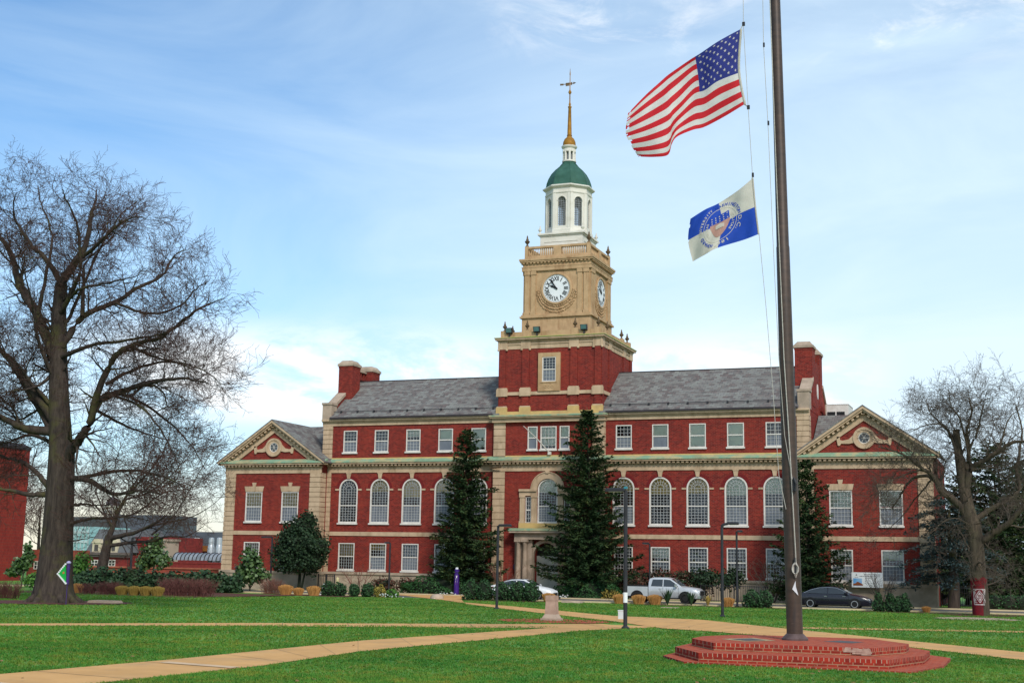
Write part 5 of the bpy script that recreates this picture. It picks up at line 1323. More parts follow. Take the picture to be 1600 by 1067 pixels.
# right tree with the painted foot
ZR = lambda *p: [(1400+x/2.54, 560+y/2.54) for x, y in p]
YR = -15.8; RB = at(1533, 962, YR); RB.z = 0.5
rt = {1: dict(n=2.5, t0=0.15, spread=0.85, len=2.5, r=0.06, seg=7, jit=0.2, up=0.03, sides=5), 2: dict(n=3.2, t0=0.15, spread=0.8, len=1.25, r=0.025, seg=5, jit=0.22, up=-0.01, sides=4),
      3: dict(n=4.2, t0=0.15, spread=0.75, len=0.65, r=0.011, seg=3, jit=0.22, up=-0.04, sides=3), 4: dict(n=2.4, t0=0.2, spread=0.7, len=0.35, r=0.008, seg=2, jit=0.2, up=-0.05, sides=3), 'tw': 1.35, 'twig_level': 1}
limbs = [(ZR((340, 1018), (335, 940), (325, 840), (318, 740), (305, 660)), 0.48, 0.46, 0, 1), (ZR((305, 660), (285, 590), (268, 500), (255, 420), (245, 350), (238, 282)), 0.46, 0.20, 0.3, 1),
 (ZR((275, 520), (300, 440), (340, 410), (400, 370), (460, 335), (520, 325), (610, 300)), 0.24, 0.05, -1.5, 0), (ZR((285, 470), (290, 360), (280, 290), (300, 220), (292, 170), (286, 125)), 0.15, 0.02, 1.0, 0),
 (ZR((290, 360), (320, 300), (335, 240), (350, 170), (364, 125)), 0.10, 0.015, -1.5, 0), (ZR((290, 630), (230, 560), (180, 530), (150, 470), (110, 440), (60, 400), (0, 370), (-70, 350)), 0.26, 0.03, -2.0, 0, 1.5),
 (ZR((235, 565), (170, 500), (120, 465), (60, 480), (20, 540), (-15, 595)), 0.17, 0.05, 1.5, 0, 0.55), (ZR((320, 740), (390, 690), (450, 650), (510, 580), (590, 510)), 0.28, 0.1, -1.5, 0, 0.55),
 (ZR((305, 650), (370, 600), (430, 570), (490, 520), (480, 450), (490, 370), (500, 290), (480, 200), (474, 185)), 0.20, 0.02, 2.5, 0), (ZR((245, 390), (200, 275), (140, 262), (70, 285)), 0.10, 0.02, -2, 0),
 (ZR((280, 440), (240, 330), (180, 260), (135, 215), (122, 160)), 0.12, 0.02, 2.5, 0), (ZR((300, 440), (260, 260), (222, 190), (208, 140)), 0.1, 0.015, -2.5, 0),
 (ZR((400, 370), (430, 290), (450, 235), (505, 190)), 0.09, 0.015, 2, 0), (ZR((110, 440), (40, 460), (-40, 500), (-100, 580)), 0.07, 0.01, -2.5, 0, 1.5), (ZR((150, 470), (90, 540), (10, 640), (-60, 700)), 0.07, 0.01, 2, 0, 0.55),
 (ZR((320, 690), (260, 640), (200, 640), (130, 700)), 0.06, 0.01, -2.5, 0, 0.55), (ZR((340, 720), (380, 760), (440, 800), (480, 860)), 0.05, 0.01, -2, 0, 0.55)]
RT, RTK = bare_tree('painted_tree', limbs, RB, YR, 'gnarled bare tree with a red painted band and white diamond on its trunk', 'tree', None, 23, rt, (M['bark_grey'], M['twig_grey']), 16)
# painted band: a close fitting sleeve with its marks
def trunk_frame(z):
    t = (z-0.5)/4.0; a = at(1533, 962, YR); b = at(1400+318/2.54, 560+740/2.54, YR)
    f = (z-a.z)/(b.z-a.z); return a+(b-a)*f
q = MB(); n = 20
RBAND = lambda z: 0.487
for j in range(9):
    z = 0.48+0.28*j; c = trunk_frame(z)
    for k in range(n): a = 2*PI*k/n; q.v.append((c.x+RBAND(z)*math.cos(a), c.y+RBAND(z)*math.sin(a), z+(0.08*math.sin(5*a) if j == 8 else 0)))
for j in range(8):
    for k in range(n): q.f.append((j*n+k, j*n+(k+1) % n, (j+1)*n+(k+1) % n, (j+1)*n+k)); q.m.append(0)
BAND = obj('painted_band', q, pm('crimson_paint', (0.20, 0.010, 0.018), (0.11, 0.010, 0.014), 3.5, 0.7, bmp=0.2), RT, smooth=180)
q = MB()
ang0 = math.atan2(CAMP.y-RB.y, CAMP.x-RB.x)
def bpt(u, z, lift=0.006):
    c = trunk_frame(z); a = ang0+u/0.487; r = RBAND(z)+lift; return (c.x+r*math.cos(a), c.y+r*math.sin(a), z)
def bpoly(pts, lift=0.006): q.add([bpt(u, z, lift) for u, z in pts], [tuple(range(len(pts)))])
def bline(p0, p1, w, lift=0.006, n=6):
    for k in range(n):
        a = [p0[i]+(p1[i]-p0[i])*k/n for i in (0, 1)]; b = [p0[i]+(p1[i]-p0[i])*(k+1)/n for i in (0, 1)]
        L = math.dist(a, b); nx, ny = -(b[1]-a[1])/L*w, (b[0]-a[0])/L*w
        bpoly([(a[0]-nx, a[1]-ny), (b[0]-nx, b[1]-ny), (b[0]+nx, b[1]+ny), (a[0]+nx, a[1]+ny)], lift)
zc = 1.62
for (a, b) in (((-0.36, zc-0.47), (0.36, zc-0.47)), ((-0.36, zc+0.43), (0.36, zc+0.43)), ((-0.36, zc-0.47), (-0.36, zc+0.43)), ((0.36, zc-0.47), (0.36, zc+0.43))): bline(a, b, 0.028)
D4 = [(0, 0.36), (0.26, 0), (0, -0.36), (-0.26, 0)]
for k in range(4):
    a, b = D4[k], D4[(k+1) % 4]; bline((a[0], a[1]+zc), (b[0], b[1]+zc), 0.02)
bpoly([(0, zc+0.27), (-0.19, zc), (0, zc-0.27), (0.19, zc)])
for sx in (-1, 1):
    for sz in (-1, 1):
        bline((sx*0.30, zc+sz*0.36), (sx*0.16, zc+sz*0.36), 0.02); bline((sx*0.30, zc+sz*0.36), (sx*0.30, zc+sz*0.16), 0.02); bline((sx*0.22, zc+sz*0.28), (sx*0.29, zc+sz*0.1), 0.016)
MK = obj('white_emblem', q, pm('chalk_paint', (0.62, 0.56, 0.56), (0.40, 0.28, 0.28), 9, 0.8), BAND)
q = MB()
for dz in (-0.08, 0.0, 0.08): bline((-0.09, zc+dz), (0.09, zc+dz), 0.022, 0.010)
obj('emblem_bars', q, pm('crimson_mark', (0.16, 0.010, 0.016), None, 3, 0.7), MK)

# ---------------- conifers
M['needle'] = leafmat('spruce_needles', (0.012, 0.030, 0.014), (0.045, 0.082, 0.028), 0.7, 0.15, (0.080, 0.105, 0.034))
M['needle_blue'] = leafmat('cedar_needles', (0.026, 0.050, 0.048), (0.075, 0.115, 0.112), 0.7, 0.2)
M['cone'] = pm('cones', (0.17, 0.10, 0.05), None, 4, 0.8)
def conifer(name, bx, by, h, rmax, label, seed, mat='needle', density=1.0, droop=0.28, skirt=1.0, group=None, asym=0.15, power=0.85, lean=0.0, spray=0.42):
    rnd = random.Random(seed); z0 = gz(by); root = thing(name, (bx, by, z0), label, 'tree', group)
    t = TR(); axis = [(bx+0.04*math.sin(k*1.7)+lean*k/8, by, z0+h*k/8) for k in range(9)]; r0 = 0.02*h
    t.tube(axis, [max(0.02, r0*(1-k/8.2)) for k in range(9)], 8); mb = MB(); mb.v, mb.f, mb.m = t.v, t.f, t.m
    obj('trunk', mb, M['bark'], root, smooth=180)
    W = TR(); V = []; F = []
    def quad(p, d, w, L):
        # a narrow spray of needles hanging off a twig
        s_ = vnorm((d[1]+rnd.gauss(0, .3), -d[0]+rnd.gauss(0, .3), rnd.gauss(0, 0.5))); o = len(V)
        V.extend([(p[0]-s_[0]*w*.35, p[1]-s_[1]*w*.35, p[2]-s_[2]*w*.35), (p[0]+d[0]*L*.55-s_[0]*w, p[1]+d[1]*L*.55-s_[1]*w, p[2]+d[2]*L*.55-s_[2]*w), (p[0]+d[0]*L, p[1]+d[1]*L, p[2]+d[2]*L), (p[0]+d[0]*L*.5+s_[0]*w, p[1]+d[1]*L*.5+s_[1]*w, p[2]+d[2]*L*.5+s_[2]*w)])
        F.append((o, o+1, o+2, o+3))
    z = skirt; ph = rnd.random()*6
    lob = [rnd.uniform(1-asym, 1+asym) for _ in range(7)]
    while z < h-0.15:
        f = z/h; R = rmax*(1-f)**power*(0.55+0.45*min(1, (z/h)/0.12))+0.12
        nb = max(4, int(round((4.5+3.0*(1-f)))))
        ph += 1.1
        for k in range(nb):
            a = ph+2*PI*k/nb+rnd.uniform(-.35, .35)
            L = R*rnd.uniform(0.55, 1.15)*lob[int((a % (2*PI))/(2*PI)*7) % 7]
            c, s = math.cos(a), math.sin(a); n = max(4, int(L/0.22)); zz = z+rnd.uniform(-.12, .12)
            dr = droop*rnd.uniform(0.6, 1.4)*(1-0.6*f); pts = []
            for j in range(n+1):
                u = j/n; pts.append((bx+lean*f+c*L*u+rnd.gauss(0, .02), by+s*L*u+rnd.gauss(0, .02), z0+zz+L*(0.22*f*u-dr*u+0.75*dr*u*u*u)))
            W.tube(pts, [max(0.006, 0.03*L/rmax*(1-0.85*j/n)) for j in range(n+1)], 4)
            for j in range(1, n+1):
                u = j/n; p = pts[j]; m = int((3.0+3.5*u)*density+rnd.random())
                tx, ty, tz = vnorm((pts[j][0]-pts[j-1][0], pts[j][1]-pts[j-1][1], pts[j][2]-pts[j-1][2]))
                for e in range(m):
                    sd = rnd.choice((-1, 1)); side = rnd.uniform(0.3, 1.3)*sd
                    d = vnorm((tx*rnd.uniform(0.4, 1.0)-ty*side, ty*rnd.uniform(0.4, 1.0)+tx*side, tz+rnd.uniform(-0.85, 0.25)))
                    quad((p[0]+rnd.gauss(0, .05), p[1]+rnd.gauss(0, .05), p[2]+rnd.gauss(0, .05)), d, rnd.uniform(0.045, 0.085), spray*rnd.uniform(0.55, 1.15)*(0.6+0.4*(1-f)))
        z += 0.19+0.07*(1-f)
    for e in range(26): quad((bx+lean, by, z0+h-rnd.uniform(0, 0.8)), vnorm((rnd.gauss(0, .5), rnd.gauss(0, .5), 0.7)), 0.04, 0.3)
    mb = MB(); mb.v, mb.f, mb.m = W.v, W.f, W.m; obj('boughs', mb, M['bark'], root)
    mb = MB(); mb.v, mb.f, mb.m = V, F, [0]*len(F); obj('needles', mb, M[mat], root)
    return root
def px_h(px, ytop, Y): p = at(px, ytop, Y); return p.x, p.z
x, zt_ = px_h(728, 668, -3.0)[0], at(733, 670, -3.0).z
conifer('spruce_tree', x, -3.0, zt_-0.5, 3.8, 'dark green spruce with ragged drooping boughs left of the entrance', 31, density=2.6, droop=0.36, asym=0.32, power=0.60, lean=0.15, skirt=1.5, spray=0.38)
x = at(920, 920, -3.2).x
conifer('spruce_tree', x, -3.2, at(912, 640, -3.2).z-0.5, 4.5, 'tallest dense dark spruce covering the right half of the entrance', 47, density=2.7, droop=0.32, asym=0.30, power=0.70, skirt=1.5, spray=0.38, lean=-0.2)
x = at(1268, 920, -4.5).x
conifer('spruce_tree', x, -4.5, at(1260, 718, -4.5).z-0.5, 2.6, 'narrower spruce standing behind the brown flagpole', 59, density=2.0, droop=0.28, asym=0.25, power=0.65, lean=-0.3)
# evergreens behind the painted tree
for i, (px, pt, Y, rm, lab) in enumerate(((1512, 740, 7.5, 4.2, 'dark conifer directly behind the trunk of the painted tree'), (1562, 690, 6, 4.2, 'tall green conifer rising behind the painted tree'), (1610, 720, 12, 4.5, 'broad conifer at the right edge beyond the painted tree'))):
    conifer('conifer_tree', at(px, 930, Y).x, Y, at(px, pt, Y).z-0.5, rm, lab, 70+i, density=2.0, droop=0.2, asym=0.3, power=0.55, spray=0.5)
# low blue cedar with level layered boughs
def cedar():
    rnd = random.Random(77); bx, by = at(1490, 945, -4.2).x, -4.2; root = thing('cedar_tree', (bx, by, 0.5), 'blue grey cedar with layered spreading boughs in front of the right wing', 'tree')
    t = TR(); t.tube([(bx, by, 0.5), (bx+0.1, by, 2.5), (bx, by, 5), (bx-0.1, by, 7.2)], [0.42, 0.36, 0.22, 0.06], 10); mb = MB(); mb.v, mb.f, mb.m = t.v, t.f, t.m; obj('trunk', mb, M['bark'], root, smooth=180)
    W = TR(); V = []; F = []
    for k in range(70):
        z = rnd.uniform(1.9, 7.4); a = rnd.uniform(0, 2*PI); L = rnd.uniform(2.2, 4.6)*(1.15-0.09*z); c, s = math.cos(a), math.sin(a); n = 9; pts = []
        for j in range(n+1):
            u = j/n; pts.append((bx+c*L*u+rnd.gauss(0, .05), by+s*L*u+rnd.gauss(0, .05), 0.5+z+L*(0.12*u-0.3*u*u)))
        W.tube(pts, [0.06*(1-0.85*j/n) for j in range(n+1)], 5)
        for j in range(2, n+1):
            for e in range(26):
                p = pts[j]; sd = rnd.uniform(-0.75, 0.75)*(1.1-0.4*j/n); q_ = (p[0]-s*sd+rnd.gauss(0, .12), p[1]+c*sd+rnd.gauss(0, .12), p[2]+rnd.gauss(0, .07)-0.12*abs(sd))
                d = vnorm((c+rnd.gauss(0, .6), s+rnd.gauss(0, .6), rnd.gauss(0.05, .35))); s_ = vnorm((-d[1], d[0], rnd.gauss(0, .4))); L2 = rnd.uniform(0.16, 0.34); w = rnd.uniform(0.035, 0.07); o = len(V)
                V.extend([q_, (q_[0]+d[0]*L2*.5-s_[0]*w, q_[1]+d[1]*L2*.5-s_[1]*w, q_[2]+d[2]*L2*.5-s_[2]*w), (q_[0]+d[0]*L2, q_[1]+d[1]*L2, q_[2]+d[2]*L2), (q_[0]+d[0]*L2*.5+s_[0]*w, q_[1]+d[1]*L2*.5+s_[1]*w, q_[2]+d[2]*L2*.5+s_[2]*w)]); F.append((o, o+1, o+2, o+3))
    mb = MB(); mb.v, mb.f, mb.m = W.v, W.f, W.m; obj('boughs', mb, M['bark'], root)
    mb = MB(); mb.v, mb.f, mb.m = V, F, [0]*len(F); obj('needles', mb, M['needle_blue'], root)
cedar()

# ---------------- leafy shrubs
M['holly'] = leafmat('holly_leaves', (0.009, 0.024, 0.011), (0.026, 0.052, 0.020), 0.6, 0.2)
M['magnolia'] = leafmat('magnolia_leaves', (0.025, 0.062, 0.018), (0.085, 0.145, 0.040), 0.45, 0.4)
M['box'] = leafmat('box_leaves', (0.012, 0.045, 0.014), (0.032, 0.085, 0.024), 0.6, 0.3)
M['yew'] = leafmat('yew_leaves', (0.014, 0.058, 0.016), (0.036, 0.105, 0.028), 0.6, 0.25)
M['juniper'] = leafmat('juniper_leaves', (0.014, 0.040, 0.018), (0.040, 0.080, 0.032), 0.6, 0.25)
M['bright'] = leafmat('bright_leaves', (0.04, 0.12, 0.02), (0.09, 0.20, 0.03), 0.6, 0.25)
M['yellow_green'] = leafmat('yellowing_leaves', (0.18, 0.15, 0.03), (0.30, 0.23, 0.05), 0.7, 0.2)
M['barberry'] = leafmat('barberry_stems', (0.085, 0.030, 0.028), (0.15, 0.060, 0.045), 0.8, 0.2)
M['nandina'] = leafmat('nandina_leaves', (0.030, 0.050, 0.022), (0.12, 0.028, 0.024), 0.6, 0.25)
M['tan'] = leafmat('dry_grass', (0.40, 0.19, 0.055), (0.55, 0.30, 0.10), 0.8, 0.2)
M['gold_grass'] = leafmat('golden_grass', (0.27, 0.18, 0.04), (0.38, 0.27, 0.07), 0.8, 0.2)
M['core'] = pm('dark_core', (0.016, 0.024, 0.012), (0.010, 0.014, 0.008), 4, 0.9)  # even dark fill standing in for the dim inside of the bushes
M['redtwig'] = pm('red_twigs', (0.20, 0.085, 0.06), (0.13, 0.06, 0.045), 2, 0.9)
def leaves(blobs, n, size, rnd, shell=0.55, flat=0.0, gap=0.0):
    """leaf sized faces spread through a set of ellipsoids, with clumps and gaps"""
    q = MB(); V = q.v; F = q.f; vol = [b[3]*b[4]*b[5] for b in blobs]; tot = sum(vol)
    cl = []
    for b, v in zip(blobs, vol):
        m = max(20, int(n*v/tot))
        for k in range(m):
            d = vnorm((rnd.gauss(0, 1), rnd.gauss(0, 1), rnd.gauss(0, 1))); r = shell+(1-shell)*rnd.random()**0.6
            wob = 1+0.2*math.sin(4.1*d[0]+2.3*d[2]+b[0])*math.sin(3.7*d[1]+b[2]*1.3)+0.10*math.sin(9*d[0]+7*d[2])
            if gap and math.sin(7*d[0]+b[0]*3)*math.sin(8*d[2]+b[2])*math.sin(6*d[1]) > 1-gap and r > 0.7: continue
            p = (b[0]+d[0]*b[3]*r*wob, b[1]+d[1]*b[4]*r*wob, b[2]+d[2]*b[5]*r*wob)
            nn = vnorm((d[0]*0.6+rnd.gauss(0, .6), d[1]*0.6+rnd.gauss(0, .6), d[2]*0.6+0.25+rnd.gauss(0, .5)))
            t = vnorm((nn[1]+rnd.gauss(0, .3), -nn[0]+rnd.gauss(0, .3), rnd.gauss(0, .6))); dt = t[0]*nn[0]+t[1]*nn[1]+t[2]*nn[2]; t = vnorm((t[0]-nn[0]*dt, t[1]-nn[1]*dt, t[2]-nn[2]*dt))
            w = (nn[1]*t[2]-nn[2]*t[1], nn[2]*t[0]-nn[0]*t[2], nn[0]*t[1]-nn[1]*t[0]); L = size*rnd.uniform(0.6, 1.3); W = L*0.42; o = len(V)
            V.extend([(p[0]-t[0]*L*.5, p[1]-t[1]*L*.5, p[2]-t[2]*L*.5), (p[0]+w[0]*W, p[1]+w[1]*W, p[2]+w[2]*W), (p[0]+t[0]*L*.5, p[1]+t[1]*L*.5, p[2]+t[2]*L*.5), (p[0]-w[0]*W, p[1]-w[1]*W, p[2]-w[2]*W)])
            F.append((o, o+1, o+2, o+3)); q.m.append(0)
    return q
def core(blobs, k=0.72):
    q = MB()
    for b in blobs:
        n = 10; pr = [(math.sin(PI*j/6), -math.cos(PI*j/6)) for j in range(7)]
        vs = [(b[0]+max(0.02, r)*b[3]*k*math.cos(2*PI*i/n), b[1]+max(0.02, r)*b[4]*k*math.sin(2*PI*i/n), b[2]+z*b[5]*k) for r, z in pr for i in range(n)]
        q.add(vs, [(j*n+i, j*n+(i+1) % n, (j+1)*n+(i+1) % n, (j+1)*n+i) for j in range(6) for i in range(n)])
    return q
def shrub(name, loc, blobs, n, size, mat, label, cat, group=None, seed=1, stems=None, shell=0.5, corek=0.7, gap=0.0):
    """blobs are given relative to the foot of the plant"""
    rnd = random.Random(seed); root = thing(name, loc, label, cat, group)
    B = [(b[0]+loc[0], b[1]+loc[1], b[2]+loc[2], *b[3:]) for b in blobs]
    obj('foliage', leaves(B, n, size, rnd, shell, gap=gap), M[mat], root)
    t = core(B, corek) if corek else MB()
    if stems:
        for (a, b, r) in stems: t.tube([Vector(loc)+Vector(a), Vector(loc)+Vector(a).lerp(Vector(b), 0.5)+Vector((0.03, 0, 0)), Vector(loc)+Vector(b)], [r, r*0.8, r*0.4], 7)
    obj('stems', t, M['core'] if corek else M['bark'], root)  # holds the solid dark core ellipsoids too, with stems only where given
    return root
def g(px, py, Y):
    p = at(px, py, Y); return (p.x, Y, gz(Y))
# big round holly in front of the left wing
L = g(467, 915, -4.6); k = 0.058
shrub('holly_tree', L, [(0, 0, 3.6, 2.35, 1.9, 2.0), (-0.9, -.3, 2.8, 1.5, 1.5, 1.4), (0.95, 0, 3.0, 1.4, 1.4, 1.6), (0.25, 0, 5.2, 1.25, 1.2, 1.3), (-0.6, .2, 4.7, 1.2, 1.2, 1.1), (0.1, -.2, 2.2, 1.9, 1.5, 0.8), (-1.7, 0, 3.3, 0.9, 0.9, 0.8), (1.75, 0.1, 3.6, 0.85, 0.9, 0.9), (0.7, 0, 5.9, 0.75, 0.7, 0.7), (-1.3, .1, 4.5, 0.8, 0.8, 0.7), (1.4, 0, 2.3, 0.9, 0.9, 0.6)], 12000, 0.2, 'holly', 'large round dark holly in front of the left wing', 'tree', None, 3, [((0, 0, 0), (0, 0, 2.2), 0.16), ((0.2, 0, 0), (0.6, 0, 2.2), 0.1)], 0.55, 0.66, 0.25)
L = g(390, 925, -8.5)
shrub('magnolia_shrub', L, [(0, 0, 2.4, 1.0, 0.9, 0.9), (-0.75, 0, 1.5, 0.9, 0.8, 0.7), (0.8, 0, 1.35, 0.95, 0.8, 0.7), (-0.2, 0, 3.1, 0.55, 0.5, 0.5), (0.1, -.2, 1.1, 1.2, 0.8, 0.6)], 1900, 0.27, 'magnolia', 'glossy leaved magnolia shrub at the corner of the left wing', 'shrub', None, 4, [((0, 0, 0), (0, 0, 2.6), 0.06), ((0, 0, 0.2), (-0.7, 0, 1.5), 0.04), ((0, 0, 0.2), (0.8, 0, 1.4), 0.04)], 0.2, 0)
L = g(32, 922, -18)
shrub('magnolia_shrub', L, [(0, 0, 1.9, 0.9, 0.8, 0.5), (-0.6, 0, 1.3, 0.8, 0.7, 0.4), (0.5, 0, 2.5, 0.55, 0.6, 0.5), (0.35, 0, 3.1, 0.4, 0.4, 0.45), (-0.9, 0, 1.2, 0.6, 0.5, 0.3)], 900, 0.3, 'magnolia', 'young open magnolia at far left against the red brick building', 'shrub', None, 9, [((0, 0, 0), (0.3, 0, 2.8), 0.06), ((0, 0, 0.5), (-0.7, 0, 1.4), 0.03)], 0.15, 0)
L = g(238, 895, -3)
shrub('magnolia_shrub', L, [(0, 0, 2.9, 1.3, 1.0, 1.0), (0.9, 0, 2.3, 1.0, .9, .8), (-0.8, 0, 2.1, 1.0, .9, .7), (0.2, 0, 3.9, .8, .7, .6)], 1700, 0.3, 'magnolia', 'leafy magnolia standing in front of the low brick wall', 'shrub', None, 12, [((0, 0, 0), (0.2, 0, 3.4), 0.08)], 0.2, 0)
L = g(120, 905, -12)
shrub('laurel_shrub', L, [(0, 0, 1.6, 1.0, 0.9, 0.9), (0.5, 0, 2.3, 0.7, .6, .6)], 900, 0.24, 'bright', 'light green shrub just right of the huge oak trunk', 'shrub', None, 14, [((0, 0, 0), (0, 0, 1.6), 0.05)], 0.3, 0.5)
L = g(58, 917, -22)
shrub('laurel_shrub', L, [(0, 0, 0.7, 1.2, 0.8, 0.6), (0.6, 0, 0.9, .7, .6, .5)], 900, 0.2, 'bright', 'low light green shrub just left of the huge oak trunk', 'shrub', None, 15, None, 0.3, 0.6)
# junipers of the border in front of the low wall
JN = 'juniper bushes of the left border'
for i, (px, Y, w, h) in enumerate(((128, -20, 1.1, 1.0), (152, -20, 1.3, 1.3), (180, -19, 1.2, 1.2), (207, -18, 1.3, 1.3), (233, -17.5, 1.2, 1.1), (258, -17, 1.3, 1.1), (284, -16.5, 1.2, 1.0), (310, -16, 1.2, 1.2), (336, -15, 1.1, 1.1), (362, -14, 1.0, 1.0))):
    shrub('juniper_bush', g(px, 922, Y), [(0, 0, h*0.5, w, 0.8, h*0.6), (0.4*w, 0, h*0.95, w*0.55, .5, h*0.5), (-0.45*w, .1, h*0.85, w*0.5, .5, h*0.5)], 1000, 0.26, 'juniper', 'spreading dark green juniper bush in the border before the low brick wall', 'bush', JN, 40+i, None, 0.4, 0.62)
# clipped barberry hedges and bare purple shrubs
def twig_bush(name, loc, w, d, h, n, mat, label, cat, group, seed, r=0.012, spread=0.5):
    rnd = random.Random(seed); root = thing(name, loc, label, cat, group); T = TR()
    for k in range(n):
        a, b = rnd.uniform(-1, 1), rnd.uniform(-1, 1); p = (loc[0]+a*w*spread, loc[1]+b*d*spread, loc[2]); dd = vnorm((a*w*0.5*(1-spread)*2+rnd.gauss(0, .15), b*d*(1-spread)+rnd.gauss(0, .15), h)); L = h*rnd.uniform(0.75, 1.1)
        q_ = wander(rnd, p, dd, L, 4, 0.1, 0.02); T.tube(q_, [r*(1-0.2*j) for j in range(5)], 3)
        for e in range(4):
            j = rnd.choice((1, 2, 3)); d2 = vnorm((dd[0]+rnd.gauss(0, .5), dd[1]+rnd.gauss(0, .5), dd[2]+rnd.gauss(0, .2))); q2 = wander(rnd, q_[j], d2, h*rnd.uniform(0.2, 0.42), 2, 0.15, 0.0); T.tube(q2, [r*0.6, r*0.5, r*0.35], 3)
    mb = MB(); mb.v, mb.f, mb.m = T.v, T.f, T.m; obj('stems', mb, mat, root); return root
M['barberry_stem'] = pm('barberry_twigs', (0.15, 0.06, 0.05), (0.09, 0.035, 0.032), 3, 0.9)
twig_bush('barberry_hedge', g(290, 934, -26.5), 2.1, 0.7, 1.15, 420, M['barberry_stem'], 'clipped purple brown barberry hedge in the left border', 'hedge', None, 3, 0.014, 0.85)
twig_bush('barberry_hedge', g(172, 935, -28), 0.9, 0.5, 0.85, 170, M['barberry_stem'], 'small bare reddish brown shrub left of the golden grass clumps', 'hedge', None, 4, 0.012, 0.8)
twig_bush('barberry_hedge', g(137, 934, -28), 0.6, 0.5, 0.7, 110, M['barberry_stem'], 'bare reddish shrub close to the right side of the oak trunk', 'hedge', None, 5, 0.012, 0.8)
twig_bush('barberry_hedge', g(8, 948, -44), 1.0, 0.6, 0.9, 160, M['barberry_stem'], 'bare reddish shrub at the left edge of the lawn', 'hedge', None, 6, 0.012, 0.7)
twig_bush('bare_shrub', g(425, 927, -14), 1.0, 0.5, 1.1, 150, M['redtwig'], 'thin reddish bare shrub beside the magnolia at the left wing', 'shrub', None, 7, 0.012, 0.7)
# red-twigged bare shrubs in front of the facade
for i, (px, Y, w, h, n, lab) in enumerate(((560, -10.5, 1.5, 2.5, 90, 'vase shaped bare red twigged shrub under the ground floor windows left of the hedge'), (786, -6.5, 1.2, 2.8, 90, 'bare red twigged shrub between the left spruce and the entrance'), (1207, -4, 1.4, 3.6, 100, 'bare multi-stemmed shrub left of the brown flagpole'), (1378, -4.5, 1.1, 2.8, 60, 'small bare tree in front of the white banner'))):
    L = g(px, 930, Y); rnd = random.Random(90+i); root = thing('bare_shrub', L, lab, 'shrub'); T = TR()
    for k in range(9):
        a = 2*PI*k/9+rnd.uniform(-.3, .3); d = vnorm((0.45*math.cos(a)*w/1.2, 0.45*math.sin(a), 1)); q_ = wander(rnd, (L[0]+0.1*math.cos(a), L[1]+0.1*math.sin(a), L[2]), d, h*0.85, 7, 0.1, 0.0); T.tube(q_, [0.04*(1-0.11*j) for j in range(8)], 5)
        sub(T, rnd, q_, 0.03, h*0.8, 1, {1: dict(n=3.0, t0=0.3, spread=0.6, len=h*0.32, r=0.016, seg=4, jit=0.15, up=0.05, sides=3, rise=0.5), 2: dict(n=5, t0=0.2, spread=0.6, len=h*0.13, r=0.009, seg=2, jit=0.15, up=0.03, sides=3), 'tw': 1.5, 'twig_level': 2})
    mb = MB(); mb.v, mb.f, mb.m = T.v, T.f, T.m; obj('stems', mb, M['redtwig'] if i < 2 else M['twig_grey'], root)
# clipped yew mounds
def mound(px, Y, w, d, h, label, seed):
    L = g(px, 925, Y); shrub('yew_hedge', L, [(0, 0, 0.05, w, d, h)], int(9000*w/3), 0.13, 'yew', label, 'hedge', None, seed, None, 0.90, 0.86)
mound(697, -3.9, 3.9, 1.2, 1.5, 'long clipped green yew mound under the left spruce', 61)
mound(926, -4.0, 2.9, 1.2, 1.55, 'clipped green yew mound under the tallest spruce', 62)
L = g(955, 930, -5.2); shrub('yellow_shrub', L, [(0, 0, 0.35, 0.75, 0.5, 0.5)], 320, 0.15, 'yellow_green', 'yellowing low shrub at the right end of the yew mound', 'shrub', None, 63, None, 0.5, 0.6)
# nandina hedge and shrubs behind the truck
for i, (px, w) in enumerate(((985, 1.3), (1022, 1.5), (1058, 1.4), (1095, 1.3))):
    shrub('nandina_bush', g(px, 925, -3.2), [(0, 0, 1.25, w, 0.6, 0.9), (0.4, 0, 1.9, w*0.6, .5, .5), (-0.6, 0, 1.8, w*0.5, .5, .5)], 1000, 0.16, 'nandina', 'red and green leaved nandina bush along the wall behind the silver pickup', 'bush', 'nandina bushes behind the pickup', 100+i, None, 0.3, 0.5)
for i, (px, w, h, lab) in enumerate(((1100, 1.5, 0.85, 'dark evergreen bush above the front end of the pickup'), (1140, 1.2, 0.85, 'dark evergreen bush over the iron railing'))):
    shrub('evergreen_bush', g(px, 925, -3.7), [(0, 0, 1.7, w, 0.6, h), (0.5, 0, 1.9, w*0.6, .5, h*.6)], 900, 0.18, 'holly', lab, 'bush', None, 110+i, [((0, 0, 0), (0, 0, 1.4), 0.05)], 0.3, 0.5)
shrub('evergreen_bush', g(1245, 925, -3.5), [(0, 0, 1.0, 2.2, 0.7, 0.9), (1.6, 0, 0.9, 1.4, .7, .7)], 1500, 0.18, 'yew', 'dark green bush behind the flagpole and the navy sedan', 'bush', None, 114, None, 0.4, 0.6)
for i, (px, w, h) in enumerate(((600, 1.4, 1.0), (640, 1.4, 1.0))):
    shrub('nandina_bush', g(px, 925, -2.8), [(0, 0, h*0.7, w, 0.6, h*0.65)], 700, 0.17, 'nandina', 'dull green and red bush along the wall left of the yew mound', 'bush', 'nandina bushes left of the yew mound', 116+i, None, 0.3, 0.55)
